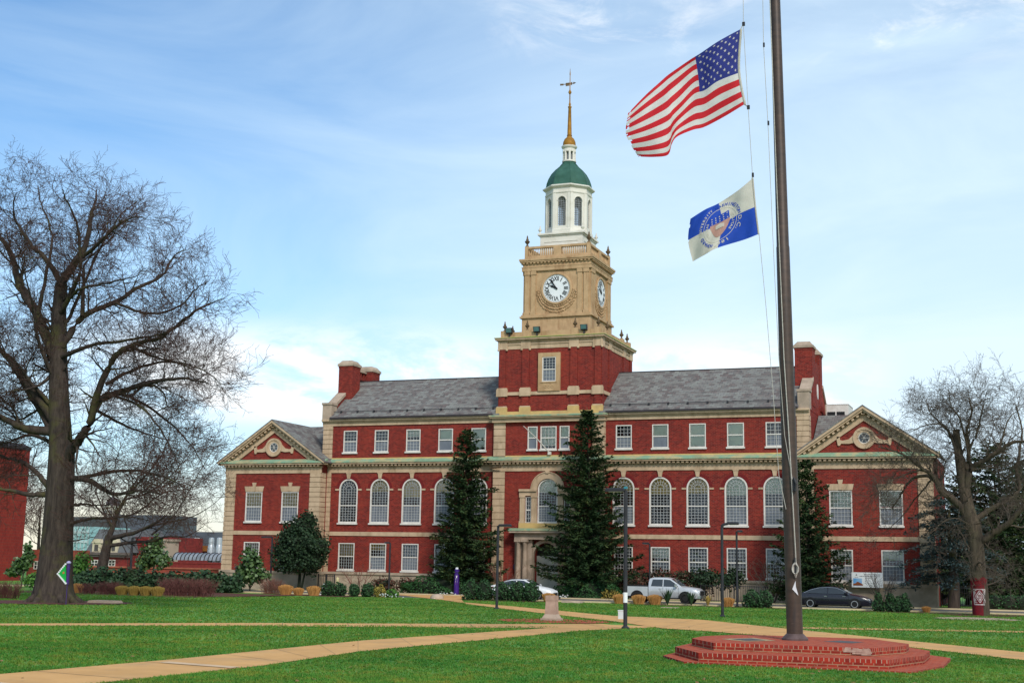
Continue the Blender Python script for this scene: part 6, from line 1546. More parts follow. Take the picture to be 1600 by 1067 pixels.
# far right clipped hedge
q = MB(); L = g(1590, 945, -3.5)
rt_ = thing('clipped_hedge', L, 'low clipped dark hedge at the right edge behind the painted tree', 'hedge')
B = [(L[0]+dx, L[1]+dy, L[2]+0.35, 0.9, 0.8, 0.75) for dx in (-1.6, -0.6, 0.4, 1.4, 2.4) for dy in (-0.4, 0.5)]
obj('foliage', leaves(B, 3600, 0.14, random.Random(5), 0.8), M['yew'], rt_); obj('stems', core(B, 0.88), M['core'], rt_)  # the second mesh is solid dark core ellipsoids only, without stems
# round boxwoods along the lawn edge
def bx(px, py, Y, r, h, mat='box', label='', group=None, pointed=False, seed=1, nm='boxwood_bush'):
    L = g(px, py, Y)
    bl = [(0, 0, h*0.42, r, r, h*0.55)]
    if pointed: bl = [(0, 0, h*0.3, r, r, h*0.4), (0, 0, h*0.68, r*0.6, r*0.6, h*0.38)]
    return shrub(nm, L, bl, int(900*r/0.5), 0.12, mat, label, 'bush', group, seed, None, 0.8, 0.85)
BX = 'round boxwoods left of the hedge'
bx(513, 931, -14.6, 0.55, 1.1, label='round dark boxwood right of the three tan grass clumps, left of a twin pair', seed=201); bx(531, 931, -14.4, 0.5, 1.0, label='round boxwood touching its larger left neighbour by the facade shrub', seed=202)
bx(553, 931, -14.4, 0.40, 0.95, label='small round boxwood left of the bare red twigged shrub stems', seed=203); bx(574, 931, -14.2, 0.48, 1.0, label='round boxwood next to the yellow green bush', seed=204)
bx(593, 931, -14.2, 0.42, 0.85, 'yellow_green', 'small yellow green bush at the end of the boxwood row', None, seed=205, nm='yellow_bush'); bx(613, 931, -13.8, 0.45, 0.6, 'bright', 'low bright green plant at the left end of the path', seed=206, nm='low_plant')
RW = 'row of boxwoods hiding the white car'
for i, px in enumerate((735, 758, 784, 807, 829)):
    bx(px, 938, -14.2, 0.62, 1.42, label='round green boxwood in the row of five hiding the white car', group=RW, seed=210+i)
bx(1176, 946, -13.6, 0.62, 1.15, label='larger round boxwood of the pair left of the flagpole', seed=220); bx(1196, 946, -13.4, 0.52, 1.15, label='smaller round boxwood of the pair, nearest the flagpole', seed=221)
PT_ = 'pointed dwarf conifers right of the sedan'
for i, px in enumerate((1373, 1391, 1403, 1414)):
    bx(px, 954, -13.9, 0.42 if i != 2 else 0.34, 1.15 if i != 2 else 0.95, label='pointed dark dwarf conifer bush beside the front of the navy sedan', group=PT_, pointed=True, seed=230+i, nm='dwarf_conifer')
# trimmed dry grass clumps
def clump_mesh(mat, seed, nm, r=0.42, h=0.62):
    rnd = random.Random(seed); q = MB(); V = q.v
    for k in range(1300):
        a = rnd.uniform(0, 2*PI); rr = r*math.sqrt(rnd.random()); x, y = rr*0.75*math.cos(a), rr*0.75*math.sin(a); hh = h*rnd.uniform(0.75, 1.08)*(1-0.18*(rr/r)**2); lx, ly = 0.42*rr*math.cos(a)+rnd.gauss(0, .02), 0.42*rr*math.sin(a)+rnd.gauss(0, .02); w = 0.012; b = a+rnd.uniform(0, 3); o = len(V)
        V.extend([(x-w*math.cos(b), y-w*math.sin(b), 0), (x+w*math.cos(b), y+w*math.sin(b), 0), (x+lx+w*.8*math.cos(b), y+ly+w*.8*math.sin(b), hh), (x+lx-w*.8*math.cos(b), y+ly-w*.8*math.sin(b), hh)]); q.f.append((o, o+1, o+2, o+3)); q.m.append(0)
    return q
clump_src = {}
def clump(px, py, Y, s, label, mat='tan', group=None, sh=1.0):
    L = g(px, py, Y)
    if mat not in clump_src:
        o = obj('ornamental_grass', clump_mesh(mat, 5, 'ornamental_grass'), M[mat]); clump_src[mat] = o
    else:
        o = clump_src[mat].copy(); COL.objects.link(o)
    o.location = L; o.scale = (s, s, s*sh); o.rotation_euler = (0, 0, px*0.37); o['label'] = label; o['category'] = 'grass clump'
    if group: o['group'] = group
    return o
clump(446, 927, -15.2, 1.15, 'dry tan grass clump nearest the large holly, leftmost of a row of three', group='tan grass clumps'); clump(466, 927, -15.2, 0.85, 'smallest dry tan grass clump, in the middle of three below the holly', group='tan grass clumps'); clump(490, 928, -15.2, 1.1, 'dry tan grass clump beside the first dark boxwood', group='tan grass clumps')
for px, lb in ((190, 'golden grass clump next to the small bare reddish shrub'), (209, 'second golden grass clump of four in the left border'), (227, 'third golden grass clump of four in the left border'), (245, 'golden grass clump touching the long barberry hedge')):
    clump(px, 934, -28.6, 0.95, lb, 'gold_grass', 'golden grass clumps')
for px, Y, s, lb in ((857, -13.9, 0.95, 'flat tan grass clump behind the stone pedestal'), (968, -13.4, 1.0, 'tan grass clump partly behind the black lamp post'), (998, -13.4, 1.0, 'tan grass clump in front of the rear wheel of the pickup'), (1023, -13.4, 1.05, 'tan grass clump in front of the door of the pickup'), (1137, -13.2, 0.95, 'tan grass clump between two lamp posts near the railing'), (1447, -13.2, 0.6, 'tiny tan grass clump right of the dwarf conifers'), (118, -27, 1.0, 'tan grass clump low at the foot of the oak')):
    clump(px, 942, Y, s, lb, 'tan', 'tan grass clumps')
# spiky plants in front of the truck
def spiky(px, Y, h, mat, lab, seed, n=46):
    L = g(px, 942, Y); rnd = random.Random(seed); q = MB()
    for k in range(n):
        a = rnd.uniform(0, 2*PI); tl = rnd.uniform(0.1, 0.75); c, s = math.cos(a), math.sin(a); hh = h*rnd.uniform(0.6, 1.0); w = 0.045
        p = [Vector((L[0], L[1], L[2])), Vector((L[0]+c*tl*hh*.4, L[1]+s*tl*hh*.4, L[2]+hh*.6)), Vector((L[0]+c*tl*hh*0.8, L[1]+s*tl*hh*0.8, L[2]+hh))]; sd = Vector((-s, c, 0))*w
        q.add([p[0]-sd*.4, p[0]+sd*.4, p[1]+sd, p[1]-sd, p[2]], [(0, 1, 2, 3), (3, 2, 4)])
    o = obj('spiky_plant', q, M[mat], loc=L); o['label'] = lab; o['category'] = 'plant'
spiky(1043, -13.6, 1.25, 'juniper', 'dark spiky yucca plant in front of the door of the pickup', 1); spiky(1080, -13.6, 1.0, 'juniper', 'dark spiky yucca plant in front of the front wheel of the pickup', 2, 60); spiky(1106, -13.4, 0.75, 'gold_grass', 'straggly yellowish plant below the front bumper of the pickup', 3)
# mulch beds
def bed(pts, dz=0.008, nm='mulch_bed'):
    q = MB(); q.add([(x, y, gz(y)+dz) for x, y in pts], [tuple(range(len(pts)))]); obj(nm, q, M['mulch'], kind='structure')
def bedpx(P, dz=0.02):
    bed([(ground(x, y).x, ground(x, y).y) for x, y in P], dz)
bed([(TB.x+rx*math.cos(t), TB.y+ry*math.sin(t)) for rx, ry in ((3.6, 4.2),) for t in [2*PI*k/28 for k in range(28)]], 0.02)
bed([(RB.x+2.2*math.cos(t), RB.y+2.2*math.sin(t)) for t in [2*PI*k/24 for k in range(24)]], 0.012)
for (xa, xb, ya, yb) in ((-16, -9.5, -16.2, -13.0), (-1.0, 4.6, -15.6, -13.0), (11.2, 22.5, -14.4, -13.0), (26, 40, -15.2, -13.0), (-30, -13.5, -30.5, -15.5)):
    q = MB(); q.quad((xa, ya, gz(ya)+0.01), (xb, ya, gz(ya)+0.01), (xb, yb, gz(yb)+0.01), (xa, yb, gz(yb)+0.01)); obj('mulch_bed', q, M['mulch'], kind='structure')
q = MB(); c = ground(1537, 966); n = 24; rr = random.Random(6)
q.add([(c.x-0.3+2.2*math.cos(2*PI*k/n)*(1+rr.uniform(-.1, .1)), c.y-2.0+2.2*math.sin(2*PI*k/n)*(1+rr.uniform(-.1, .1)), gz(c.y-2)+0.02) for k in range(n)], [tuple(range(n))]); obj('gravel_patch', q, pm('pale_gravel', (0.46, 0.36, 0.26), (0.32, 0.22, 0.16), 9, 0.95), kind='structure')

# ================================================================== VEHICLES (local axes: x forward, y left, z up)
def paint(name, col, metal=0.3, rough=0.3):
    m, nt, b = newmat(name); b.inputs['Roughness'].default_value = rough; b.inputs['Metallic'].default_value = metal; b.inputs['Coat Weight'].default_value = 0.2; b.inputs['Coat Roughness'].default_value = 0.08
    c = mixrgb(nt, ramp(nt, noise(nt, 1.5, 4), 0.45, 0.8), col, tuple(x*0.8 for x in col)); nt.links.new(c, b.inputs['Base Color']); return m
M['silver'] = paint('silver_paint', (0.52, 0.53, 0.54), 0.35); M['navy'] = paint('navy_paint', (0.011, 0.011, 0.020), 0.0, 0.25); M['carwhite'] = paint('white_car_paint', (0.78, 0.78, 0.78), 0.0)
M['tyre'] = pm('tyre_rubber', (0.018, 0.018, 0.018), None, 6, 0.85); M['alloy'] = pm('alloy_rim', (0.50, 0.50, 0.51), (0.40, 0.40, 0.41), 6, 0.35, metal=0.6); M['redlamp'] = pm('red_lamp', (0.35, 0.012, 0.012), None, 4, 0.25); M['clearlamp'] = pm('clear_lamp', (0.70, 0.72, 0.74), None, 4, 0.15)
M['chrome'] = pm('chrome', (0.6, 0.6, 0.6), None, 4, 0.2, metal=0.9)
def wheel(root, x, y, r, w, side):
    q = MB(); n = 24
    prof = [(r*0.62, -w/2), (r*0.93, -w/2), (r, -w*0.32), (r, w*0.32), (r*0.93, w/2), (r*0.62, w/2)]
    vs = [(x+a*math.cos(2*PI*k/n), y+b, r+a*math.sin(2*PI*k/n)) for a, b in prof for k in range(n)]
    q.add(vs, [(j*n+k, j*n+(k+1) % n, (j+1)*n+(k+1) % n, (j+1)*n+k) for j in range(5) for k in range(n)]+[tuple(range(n))])
    W = obj('wheel', q, M['tyre'], root, smooth=40, local=True)
    q = MB(); yo = y+side*w*0.36
    q.prism([(x+r*0.2*math.cos(2*PI*k/12), r+r*0.2*math.sin(2*PI*k/12)) for k in range(12)], 'xz', yo, yo+side*0.03)
    for k in range(6):
        a = 2*PI*k/6; c, s = math.cos(a), math.sin(a); h = 0.075*r/0.35
        q.prism([(x+c*r*0.1-s*h, r+s*r*0.1+c*h), (x+c*r*0.6-s*h*.7, r+s*r*0.6+c*h*.7), (x+c*r*0.6+s*h*.7, r+s*r*0.6-c*h*.7), (x+c*r*0.1+s*h, r+s*r*0.1-c*h)], 'xz', yo-side*0.004*k*0.3, yo+side*0.02)
    m = len(q.v)
    for k in range(n):
        a0, a1 = 2*PI*k/n, 2*PI*(k+1)/n
        q.prism([(x+t*math.cos(a), r+t*math.sin(a)) for t, a in ((r*0.56, a0), (r*0.66, a0), (r*0.66, a1), (r*0.56, a1))], 'xz', yo-side*0.02, yo+side*0.035)
    obj('rim', q, M['alloy'], W, local=True)
def loft(stations, nose=True):
    """stations: x, [(half width, z) from sill to top centre]"""
    q = MB(); m = len(stations[0][1]); n = len(stations)
    for x, sec in stations:
        for y, z in sec: q.v.append((x, y, z))
        for y, z in sec[::-1]: q.v.append((x, -y, z))
    w = 2*m
    for i in range(n-1):
        for j in range(w):
            j2 = (j+1) % w; q.f.append((i*w+j, (i+1)*w+j, (i+1)*w+j2, i*w+j2)); q.m.append(0)
    q.f.append(tuple(range(w))); q.m.append(0); q.f.append(tuple(range(n*w-1, (n-1)*w-1, -1))); q.m.append(0)
    return q
def sec(wb, zs, zb, wt, zt, lo=0.25):
    return [(wb*0.90, lo), (wb*0.985, lo+0.14), (wb, (lo+zb)*0.55), (wb*0.985, zb-0.06), (wb*0.95, zb), (wt+0.02, max(zb+0.005, zt-0.10)), (wt*0.93, max(zb+0.01, zt-0.02)), (wt*0.5, max(zb+0.015, zt+0.005)), (0.0, max(zb+0.018, zt+0.012))]
def side_panel(q, pts, ywz, side, lift, mi=0, th=0.012):
    f = [(x, side*(ywz(x, z)+lift), z) for x, z in pts]; b = [(x, side*(ywz(x, z)+lift-th), z) for x, z in pts]; n = len(pts)
    q.add(f+b, [tuple(range(n)) if side < 0 else tuple(range(n-1, -1, -1)), tuple(range(2*n-1, n-1, -1)) if side < 0 else tuple(range(n, 2*n))]+[(i, (i+1) % n, (i+1) % n+n, i+n) for i in range(n)], mi)
def sedan(name, loc, mat, label, rotz=0.0, sunroof=False, fast=1.0):
    root = thing(name, loc, label, 'car', None, rotz)
    W = 0.92
    st = [(-2.42, sec(0.70, 0, 0.80, 0.62, 0.82, 0.42)), (-2.34, sec(0.84, 0, 0.92, 0.74, 0.95, 0.30)), (-2.05, sec(0.90, 0, 0.96, 0.72, 1.02)), (-1.75, sec(W, 0, 0.96, 0.66, 1.10)), (-1.3, sec(W, 0, 0.95, 0.63, 1.29)), (-0.8, sec(W, 0, 0.94, 0.62, 1.41)), (-0.25, sec(W, 0, 0.93, 0.62, 1.45)), (0.25, sec(W, 0, 0.92, 0.63, 1.42)), (0.65, sec(W, 0, 0.92, 0.66, 1.27)), (1.05, sec(W, 0, 0.92, 0.72, 1.05)), (1.22, sec(W, 0, 0.91, 0.76, 0.97)), (1.7, sec(W, 0, 0.84, 0.74, 0.90)), (2.1, sec(0.88, 0, 0.74, 0.70, 0.80, 0.24)), (2.36, sec(0.78, 0, 0.62, 0.6, 0.68, 0.26)), (2.46, sec(0.62, 0, 0.52, 0.5, 0.56, 0.34))]
    B = obj('body', loft(st), mat, root, smooth=32, local=True)
    yw = lambda x, z: (W*0.95+(0.64-W*0.95)*max(0, (z-0.93)/(1.36-0.93))) if z > 0.93 else W*0.985
    for sd in (-1, 1):
        q = MB(); side_panel(q, [(-1.72, 0.99), (-0.33, 0.975), (-0.33, 1.335), (-0.85, 1.30), (-1.35, 1.18)], yw, sd, 0.022); obj('side_window', q, M['carglass'], root, local=True)
        q = MB(); side_panel(q, [(-0.25, 0.975), (1.02, 0.965), (0.62, 1.2), (0.22, 1.325), (-0.25, 1.34)], yw, sd, 0.022); obj('side_window', q, M['carglass'], root, local=True)
        q = MB(); pts = [(-1.82, 1.0), (-1.4, 1.2), (-0.85, 1.335), (-0.25, 1.375), (0.24, 1.35), (0.64, 1.22), (1.08, 0.98)]
        for a, b in zip(pts[:-1], pts[1:]): q.tube([(a[0], sd*(yw(*a)+0.02), a[1]), (b[0], sd*(yw(*b)+0.02), b[1])], 0.016, 5)
        obj('window_trim', q, M['chrome'], root, local=True)
        q = MB()
        for x0 in (-0.30, 1.05): q.box(x0-0.006, x0+0.006, sd*W*0.992-0.008, sd*W*0.992+0.008, 0.35, 0.93)
        q.box(-1.55, 1.3, sd*W*0.985-0.012, sd*W*0.985+0.012, 0.27, 0.33)
        obj('door_seam', q, M['black'], root, local=True)
        for xh in (-0.42, 0.78):
            q = MB(); q.box(xh-0.1, xh+0.1, sd*W-0.02, sd*W+0.025, 0.80, 0.83); obj('door_handle', q, M['chrome'], root, local=True)
        q = MB(); q.lathe([(0.02, 0.94), (0.11, 0.97), (0.12, 1.05), (0.04, 1.10)], 0.92, sd*1.0, 10); obj('mirror', q, mat, root, smooth=60, local=True)
        q = MB(); q.add([(2.2, sd*0.80, 0.60), (2.42, sd*0.62, 0.55), (2.40, sd*0.63, 0.66), (1.95, sd*0.86, 0.76), (2.0, sd*0.90, 0.66)], [(0, 1, 2, 3, 4)]); obj('headlight', q, M['clearlamp'], root, local=True)
        q = MB(); q.box(-2.45, -2.05, sd*0.62, sd*0.885, 0.74, 0.88); obj('tail_light', q, M['redlamp'], root, local=True)
        for xw in (-1.42, 1.45):
            q = MB(); n = 20; y0, y1 = sorted((sd*0.60, sd*0.935)); q.prism([(xw+0.385*math.cos(PI*k/n-0.12+0.24*k/n), 0.335+0.385*math.sin(PI*k/n-0.12+0.24*k/n)) for k in range(n+1)], 'xz', y0, y1); obj('wheel_arch', q, M['black'], root, local=True)
            wheel(root, xw, sd*0.845, 0.335, 0.22, sd)
    q = MB()
    def strip_(p):
        q.add(p, [(0, 1, 2, 3)])
    strip_([(1.13, -0.66, 1.03), (1.13, 0.66, 1.03), (0.42, 0.55, 1.395), (0.42, -0.55, 1.395)]); obj('windscreen', q, M['carglass'], root, local=True)
    q = MB(); strip_([(-1.88, 0.58, 1.09), (-1.88, -0.58, 1.09), (-0.98, -0.53, 1.40), (-0.98, 0.53, 1.40)]); obj('rear_window', q, M['carglass'], root, local=True)
    q = MB(); q.box(2.40, 2.475, -0.42, 0.42, 0.34, 0.52); obj('grille', q, M['black'], root, local=True)
    q = MB(); q.box(-2.44, 2.42, -0.72, 0.72, 0.20, 0.30); obj('underbody', q, M['black'], root, local=True)
    if sunroof: q = MB(); q.box(-0.9, 0.1, -0.42, 0.42, 1.425, 1.475); obj('sunroof', q, M['carglass'], root, local=True)
    return root
Ycar = -10.4
sedan('sedan', (at(1303, 940, Ycar).x, Ycar, 0.505), M['navy'], 'dark navy sedan parked right of the flagpole, nose to the right')
sedan('white_car', (at(818, 925, -9.6).x, -9.6, 0.505), M['carwhite'], 'white car with black roof panel parked behind the row of boxwoods before the entrance', sunroof=True)
def pickup(loc):
    root = thing('pickup_truck', loc, 'silver crew cab pickup with a black bed cover parked before the right facade', 'pickup')
    mat = M['silver']; W = 0.95
    st = [(-0.90, sec(W, 0, 1.14, 0.80, 1.55, 0.42)), (-0.86, sec(W, 0, 1.15, 0.76, 1.72, 0.42)), (-0.6, sec(W, 0, 1.16, 0.74, 1.79, 0.42)), (0.3, sec(W, 0, 1.16, 0.74, 1.80, 0.42)), (0.62, sec(W, 0, 1.16, 0.75, 1.74, 0.42)), (1.0, sec(W, 0, 1.16, 0.78, 1.50, 0.42)), (1.38, sec(W, 0, 1.15, 0.80, 1.24, 0.42)), (1.5, sec(W, 0, 1.12, 0.80, 1.19, 0.42)), (2.1, sec(W, 0, 1.05, 0.78, 1.14, 0.42)), (2.5, sec(0.92, 0, 0.98, 0.76, 1.08, 0.40)), (2.68, sec(0.80, 0, 0.84, 0.66, 0.94, 0.42))]
    obj('body', loft(st), mat, root, smooth=32, local=True)
    q = MB(); q.box(-2.66, -0.93, -W, W, 0.50, 1.12, 0); q.box(-2.69, -2.66, -W+0.04, W-0.04, 0.55, 1.12, 0); q.box(-2.64, -0.95, -W+0.03, W-0.03, 1.12, 1.15, 0); obj('bed', q, mat, root, smooth=30, local=True)
    q = MB(); q.box(-2.6, -0.97, -0.86, 0.86, 1.15, 1.24); obj('bed_cover', q, M['black'], root, local=True)
    q = MB(); q.box(-2.80, -2.62, -0.9, 0.9, 0.50, 0.66); obj('rear_bumper', q, M['chrome'], root, local=True)
    q = MB(); q.box(-2.6, 2.55, -0.7, 0.7, 0.34, 0.50); obj('chassis', q, M['black'], root, local=True)
    yw = lambda x, z: (W*0.95+(0.76-W*0.95)*max(0, (z-1.16)/(1.70-1.16))) if z > 1.16 else W*0.985
    for sd in (-1, 1):
        for pts in ([(-0.72, 1.20), (0.10, 1.19), (0.10, 1.66), (-0.62, 1.65)], [(0.18, 1.19), (1.22, 1.19), (0.98, 1.42), (0.62, 1.64), (0.18, 1.66)]):
            q = MB(); side_panel(q, pts, yw, sd, 0.02); obj('side_window', q, M['carglass'], root, local=True)
        q = MB()
        for x0 in (-0.93, 0.14, 1.24): q = MB(); q.box(x0-0.008, x0+0.008, sd*W*0.99-0.01, sd*W*0.99+0.01, 0.52, 1.14); obj('door_seam', q, M['black'], root, local=True)
        for xh in (-0.05, 0.95): q = MB(); q.box(xh-0.1, xh+0.1, sd*W-0.02, sd*W+0.03, 1.02, 1.06); obj('door_handle', q, mat, root, local=True)
        q = MB(); y0, y1 = sorted((sd*0.93, sd*1.16)); q.box(1.02, 1.16, y0, y1, 1.16, 1.36); obj('mirror', q, M['chrome'], root, local=True)
        q = MB(); y0, y1 = sorted((sd*0.80, sd*0.965)); q.box(-2.70, -2.58, y0, y1, 0.74, 1.08); obj('tail_light', q, M['redlamp'], root, local=True)
        q = MB(); q.add([(2.52, sd*0.91, 0.80), (2.70, sd*0.70, 0.80), (2.69, sd*0.70, 0.93), (2.35, sd*0.925, 0.98)], [(0, 1, 2, 3)]); obj('headlight', q, M['clearlamp'], root, local=True)
        for xw in (-1.72, 1.72):
            q = MB(); n = 20; y0, y1 = sorted((sd*0.55, sd*0.965)); q.prism([(xw+0.47*math.cos(PI*k/n), 0.42+0.47*math.sin(PI*k/n)) for k in range(n+1)], 'xz', y0, y1); obj('wheel_arch', q, M['black'], root, local=True)
            wheel(root, xw, sd*0.86, 0.385, 0.25, sd)
    q = MB(); q.add([(1.42, -0.70, 1.235), (1.42, 0.70, 1.235), (0.72, 0.64, 1.72), (0.72, -0.64, 1.72)], [(0, 1, 2, 3)]); obj('windscreen', q, M['carglass'], root, local=True)
    q = MB(); q.box(2.66, 2.72, -0.55, 0.55, 0.62, 0.92); obj('grille', q, M['black'], root, local=True)
    q = MB(); q.box(2.55, 2.78, -0.85, 0.85, 0.42, 0.60); obj('front_bumper', q, M['chrome'], root, local=True)
pickup((at(1038, 925, -9.8).x, -9.8, 0.50))
# white van far right
def van(loc):
    root = thing('parked_van', loc, 'pale grey van seen beyond the clipped hedge at the right edge', 'van')
    q = loft([(-2.6, sec(0.96, 0, 1.2, 0.86, 2.1, 0.35)), (-2.5, sec(1.0, 0, 1.2, 0.9, 2.2, 0.35)), (1.0, sec(1.0, 0, 1.2, 0.9, 2.2, 0.35)), (1.5, sec(1.0, 0, 1.2, 0.86, 1.9, 0.35)), (2.0, sec(1.0, 0, 1.15, 0.84, 1.4, 0.35)), (2.6, sec(0.92, 0, 1.0, 0.8, 1.1, 0.35))])
    obj('body', q, M['silver'], root, smooth=35, local=True)
    for sd in (-1, 1):
        for xw in (-1.7, 1.7): wheel(root, xw, sd*0.9, 0.36, 0.24, sd)
        q = MB(); q.add([(0.6, sd*1.02, 1.3), (1.5, sd*1.02, 1.3), (1.3, sd*0.99, 1.75), (0.6, sd*0.99, 1.8)], [(0, 1, 2, 3)]); obj('side_window', q, M['carglass'], root, local=True)
van((at(1592, 925, 13).x, 13, 0.505))

# ================================================================== LAMP POSTS, SIGNS, SMALL THINGS
M['lamp'] = pm('lamp_metal', (0.040, 0.040, 0.046), (0.028, 0.028, 0.032), 3, 0.5, metal=0.2)
def lamp(px, pyb, pyt, Y, side, label, arm=0.75, r=0.075, curved=False, group='black lamp posts', band=False):
    a = at(px, pyb, Y); z0 = gz(Y); h = at(px, pyt, Y).z-z0; X = a.x
    root = thing('lamp_post', (X, Y, z0), label, 'lamp post', group)
    q = MB(); q.lathe([(r, z0), (r*0.95, z0+h-(0.22 if curved else 0.0))], X, Y, 12); q.lathe([(r*1.9, z0-0.02), (r*1.9, z0+0.05), (r*1.2, z0+0.10)], X, Y, 12)
    if curved: q.tube(smooth_path([(X, Y, z0+h-0.25), (X+side*0.02, Y, z0+h-0.1), (X+side*0.12, Y, z0+h-0.03), (X+side*0.3, Y, z0+h)], 4), r*0.9, 10)
    obj('post', q, M['lamp'], root, smooth=40)
    q = MB(); zt = z0+h
    x0, x1 = (X+side*0.05, X+side*arm)
    if curved: x0 = X+side*0.28
    a_, b_ = sorted((x0, x1)); q.box(a_, b_, Y-0.13, Y+0.13, zt-0.04, zt+0.05); q.frustum((a_+b_)/2, Y, zt+0.05, zt+0.09, (b_-a_)/2, 0.13, (b_-a_)/2-0.06, 0.07)
    H_ = obj('lamp_head', q, M['lamp'], root)
    q = MB(); q.box(a_+0.12, b_-0.05, Y-0.09, Y+0.09, zt-0.055, zt-0.04); obj('lens', q, pm('lamp_lens', (0.55, 0.55, 0.52), None, 4, 0.3), H_)
    if band:
        q = MB(); q.lathe([(r*1.08, z0+0.92), (r*1.08, z0+1.28)], X, Y, 12); o = obj('paper_notice', q, M['carwhite'], root)
        q = MB(); q.box(X-0.06, X+0.06, Y-0.05, Y+0.05, zt+0.06, zt+0.14); obj('photocell', q, pm('teal_cell', (0.05, 0.25, 0.32), None, 4, 0.5), root)
lamp(977, 982, 766, ground(977, 982).y, -1, 'nearest black lamp post at the path junction with a white notice', band=True)
lamp(1129, 963, 818, ground(1129, 963).y, 1, 'black lamp post with a curved arm standing on the lawn left of the flagpole', curved=True, arm=0.85)
lamp(776, 951, 821, ground(776, 951).y, 1, 'black lamp post beside the diagonal path in front of the entrance')
lamp(1152, 942, 830, -13.1, 1, 'straight black lamp post right behind the curved one near the railing', arm=0.4)
lamp(422, 918, 839, -6.0, -1, 'black lamp post in front of the left wing beside the holly', arm=1.0)
lamp(1015, 925, 849, -3.6, -1, 'slim dark lamp post behind the cab of the silver pickup', arm=0.55, r=0.06)
lamp(608, 905, 848, -3.6, -1, 'slim dark lamp post against the facade between two ground floor windows', arm=0.5, r=0.07)
lamp(203, 905, 840, 2.0, 1, 'dark lamp post behind the leaning tree before the low brick wall', arm=0.9, r=0.12)
# pedestal of stone with round brick surround
Lm = ground(862, 969); S = 1
root = thing('stone_pedestal', (Lm.x, Lm.y, gz(Lm.y)), 'weathered square stone pedestal beside the path junction', 'pedestal')
q = MB(); z = gz(Lm.y); q.box(Lm.x-0.37, Lm.x+0.37, Lm.y-0.37, Lm.y+0.37, z-0.02, z+0.10); q.frustum(Lm.x, Lm.y, z+0.10, z+0.26, 0.32, 0.32, 0.235, 0.235); obj('foot', q, M['stone_grey'], root)
zt = at(862, 930, Lm.y).z
q = MB(); q.frustum(Lm.x, Lm.y, z+0.26, zt-0.2, 0.225, 0.225, 0.20, 0.20); q.box(Lm.x-0.215, Lm.x+0.215, Lm.y-0.215, Lm.y+0.215, zt-0.2, zt); obj('shaft', q, pm('pink_stone', (0.44, 0.31, 0.23), (0.33, 0.225, 0.165), 3, 0.85, bmp=0.2), root)
q = MB(); q.add([(Lm.x+0.3+2.3*math.cos(t), Lm.y-0.6+2.6*math.sin(t), gz(Lm.y-0.6+2.6*math.sin(t))+0.011) for t in [2*PI*k/30 for k in range(30)]], [tuple(range(30))]); obj('paved_surround', q, M['platform_top'], kind='structure')
# white utility box by the lamp
b = ground(971, 967); q = MB(); z = gz(b.y); q.box(b.x-0.12, b.x+0.12, b.y-0.12, b.y+0.12, z, z+0.36); q.box(b.x-0.135, b.x+0.135, b.y-0.135, b.y+0.135, z+0.36, z+0.40)
obj('utility_box', q, pm('pale_box', (0.58, 0.62, 0.63), (0.5, 0.54, 0.55), 4, 0.6), None, 'small pale utility box standing left of the nearest lamp post', 'utility box')
# flat stones lying on the lawn
for (px, py, w, lab) in ((164, 942, 0.75, 'flat pale stone slab lying beside the mulch ring of the oak'), (895, 941, 0.72, 'flat pale stone slab on the lawn right of the pedestal'), (1047, 949, 0.55, 'pale manhole slab flush in the lawn before the pickup')):
    P = ground(px, py); z = gz(P.y); q = MB(); q.frustum(P.x, P.y, z-0.02, z+(0.14 if px < 900 else 0.03), w, 0.5, w*0.9, 0.42); obj('stone_slab', q, M['stone_grey'], None, lab, 'stone slab')
# boulders at the path corner
for (px, py, Y, s) in ((683, 936, -14.6, 0.5),):
    P = at(px, py, Y); q = MB(); q.lathe([(0.05, 0.45), (s, 0.5), (s*0.95, 0.68), (s*0.6, 0.82), (0.05, 0.86)], P.x, P.y, 9); obj('boulder', q, M['stone_grey'], None, 'low grey boulder at the corner of the path and the boxwood row', 'boulder', smooth=50)
# pale blooms at the foot of the kiosk and along the beds
rr = random.Random(12)
q = MB()
for (px, Y, w, n) in ((713, -5.2, 1.4, 26), (878, -5.3, 0.5, 12), (610, -15.2, 1.2, 18)):
    P = at(px, 930, Y)
    for k in range(n):
        x, y, z = P.x+rr.uniform(-w, w), P.y+rr.uniform(-.25, .25), gz(Y)+rr.uniform(0.05, 0.28); s = rr.uniform(0.04, 0.09)
        q.lathe([(0.005, z-s), (s, z), (0.005, z+s*0.8)], x, y, 6, cap=False)
obj('bedding_flowers', q, pm('pale_petals', (0.62, 0.60, 0.62), (0.35, 0.42, 0.38), 9, 0.8), None, 'small pale bedding flowers along the kerb and path edge', 'flowers', None, 'stuff')
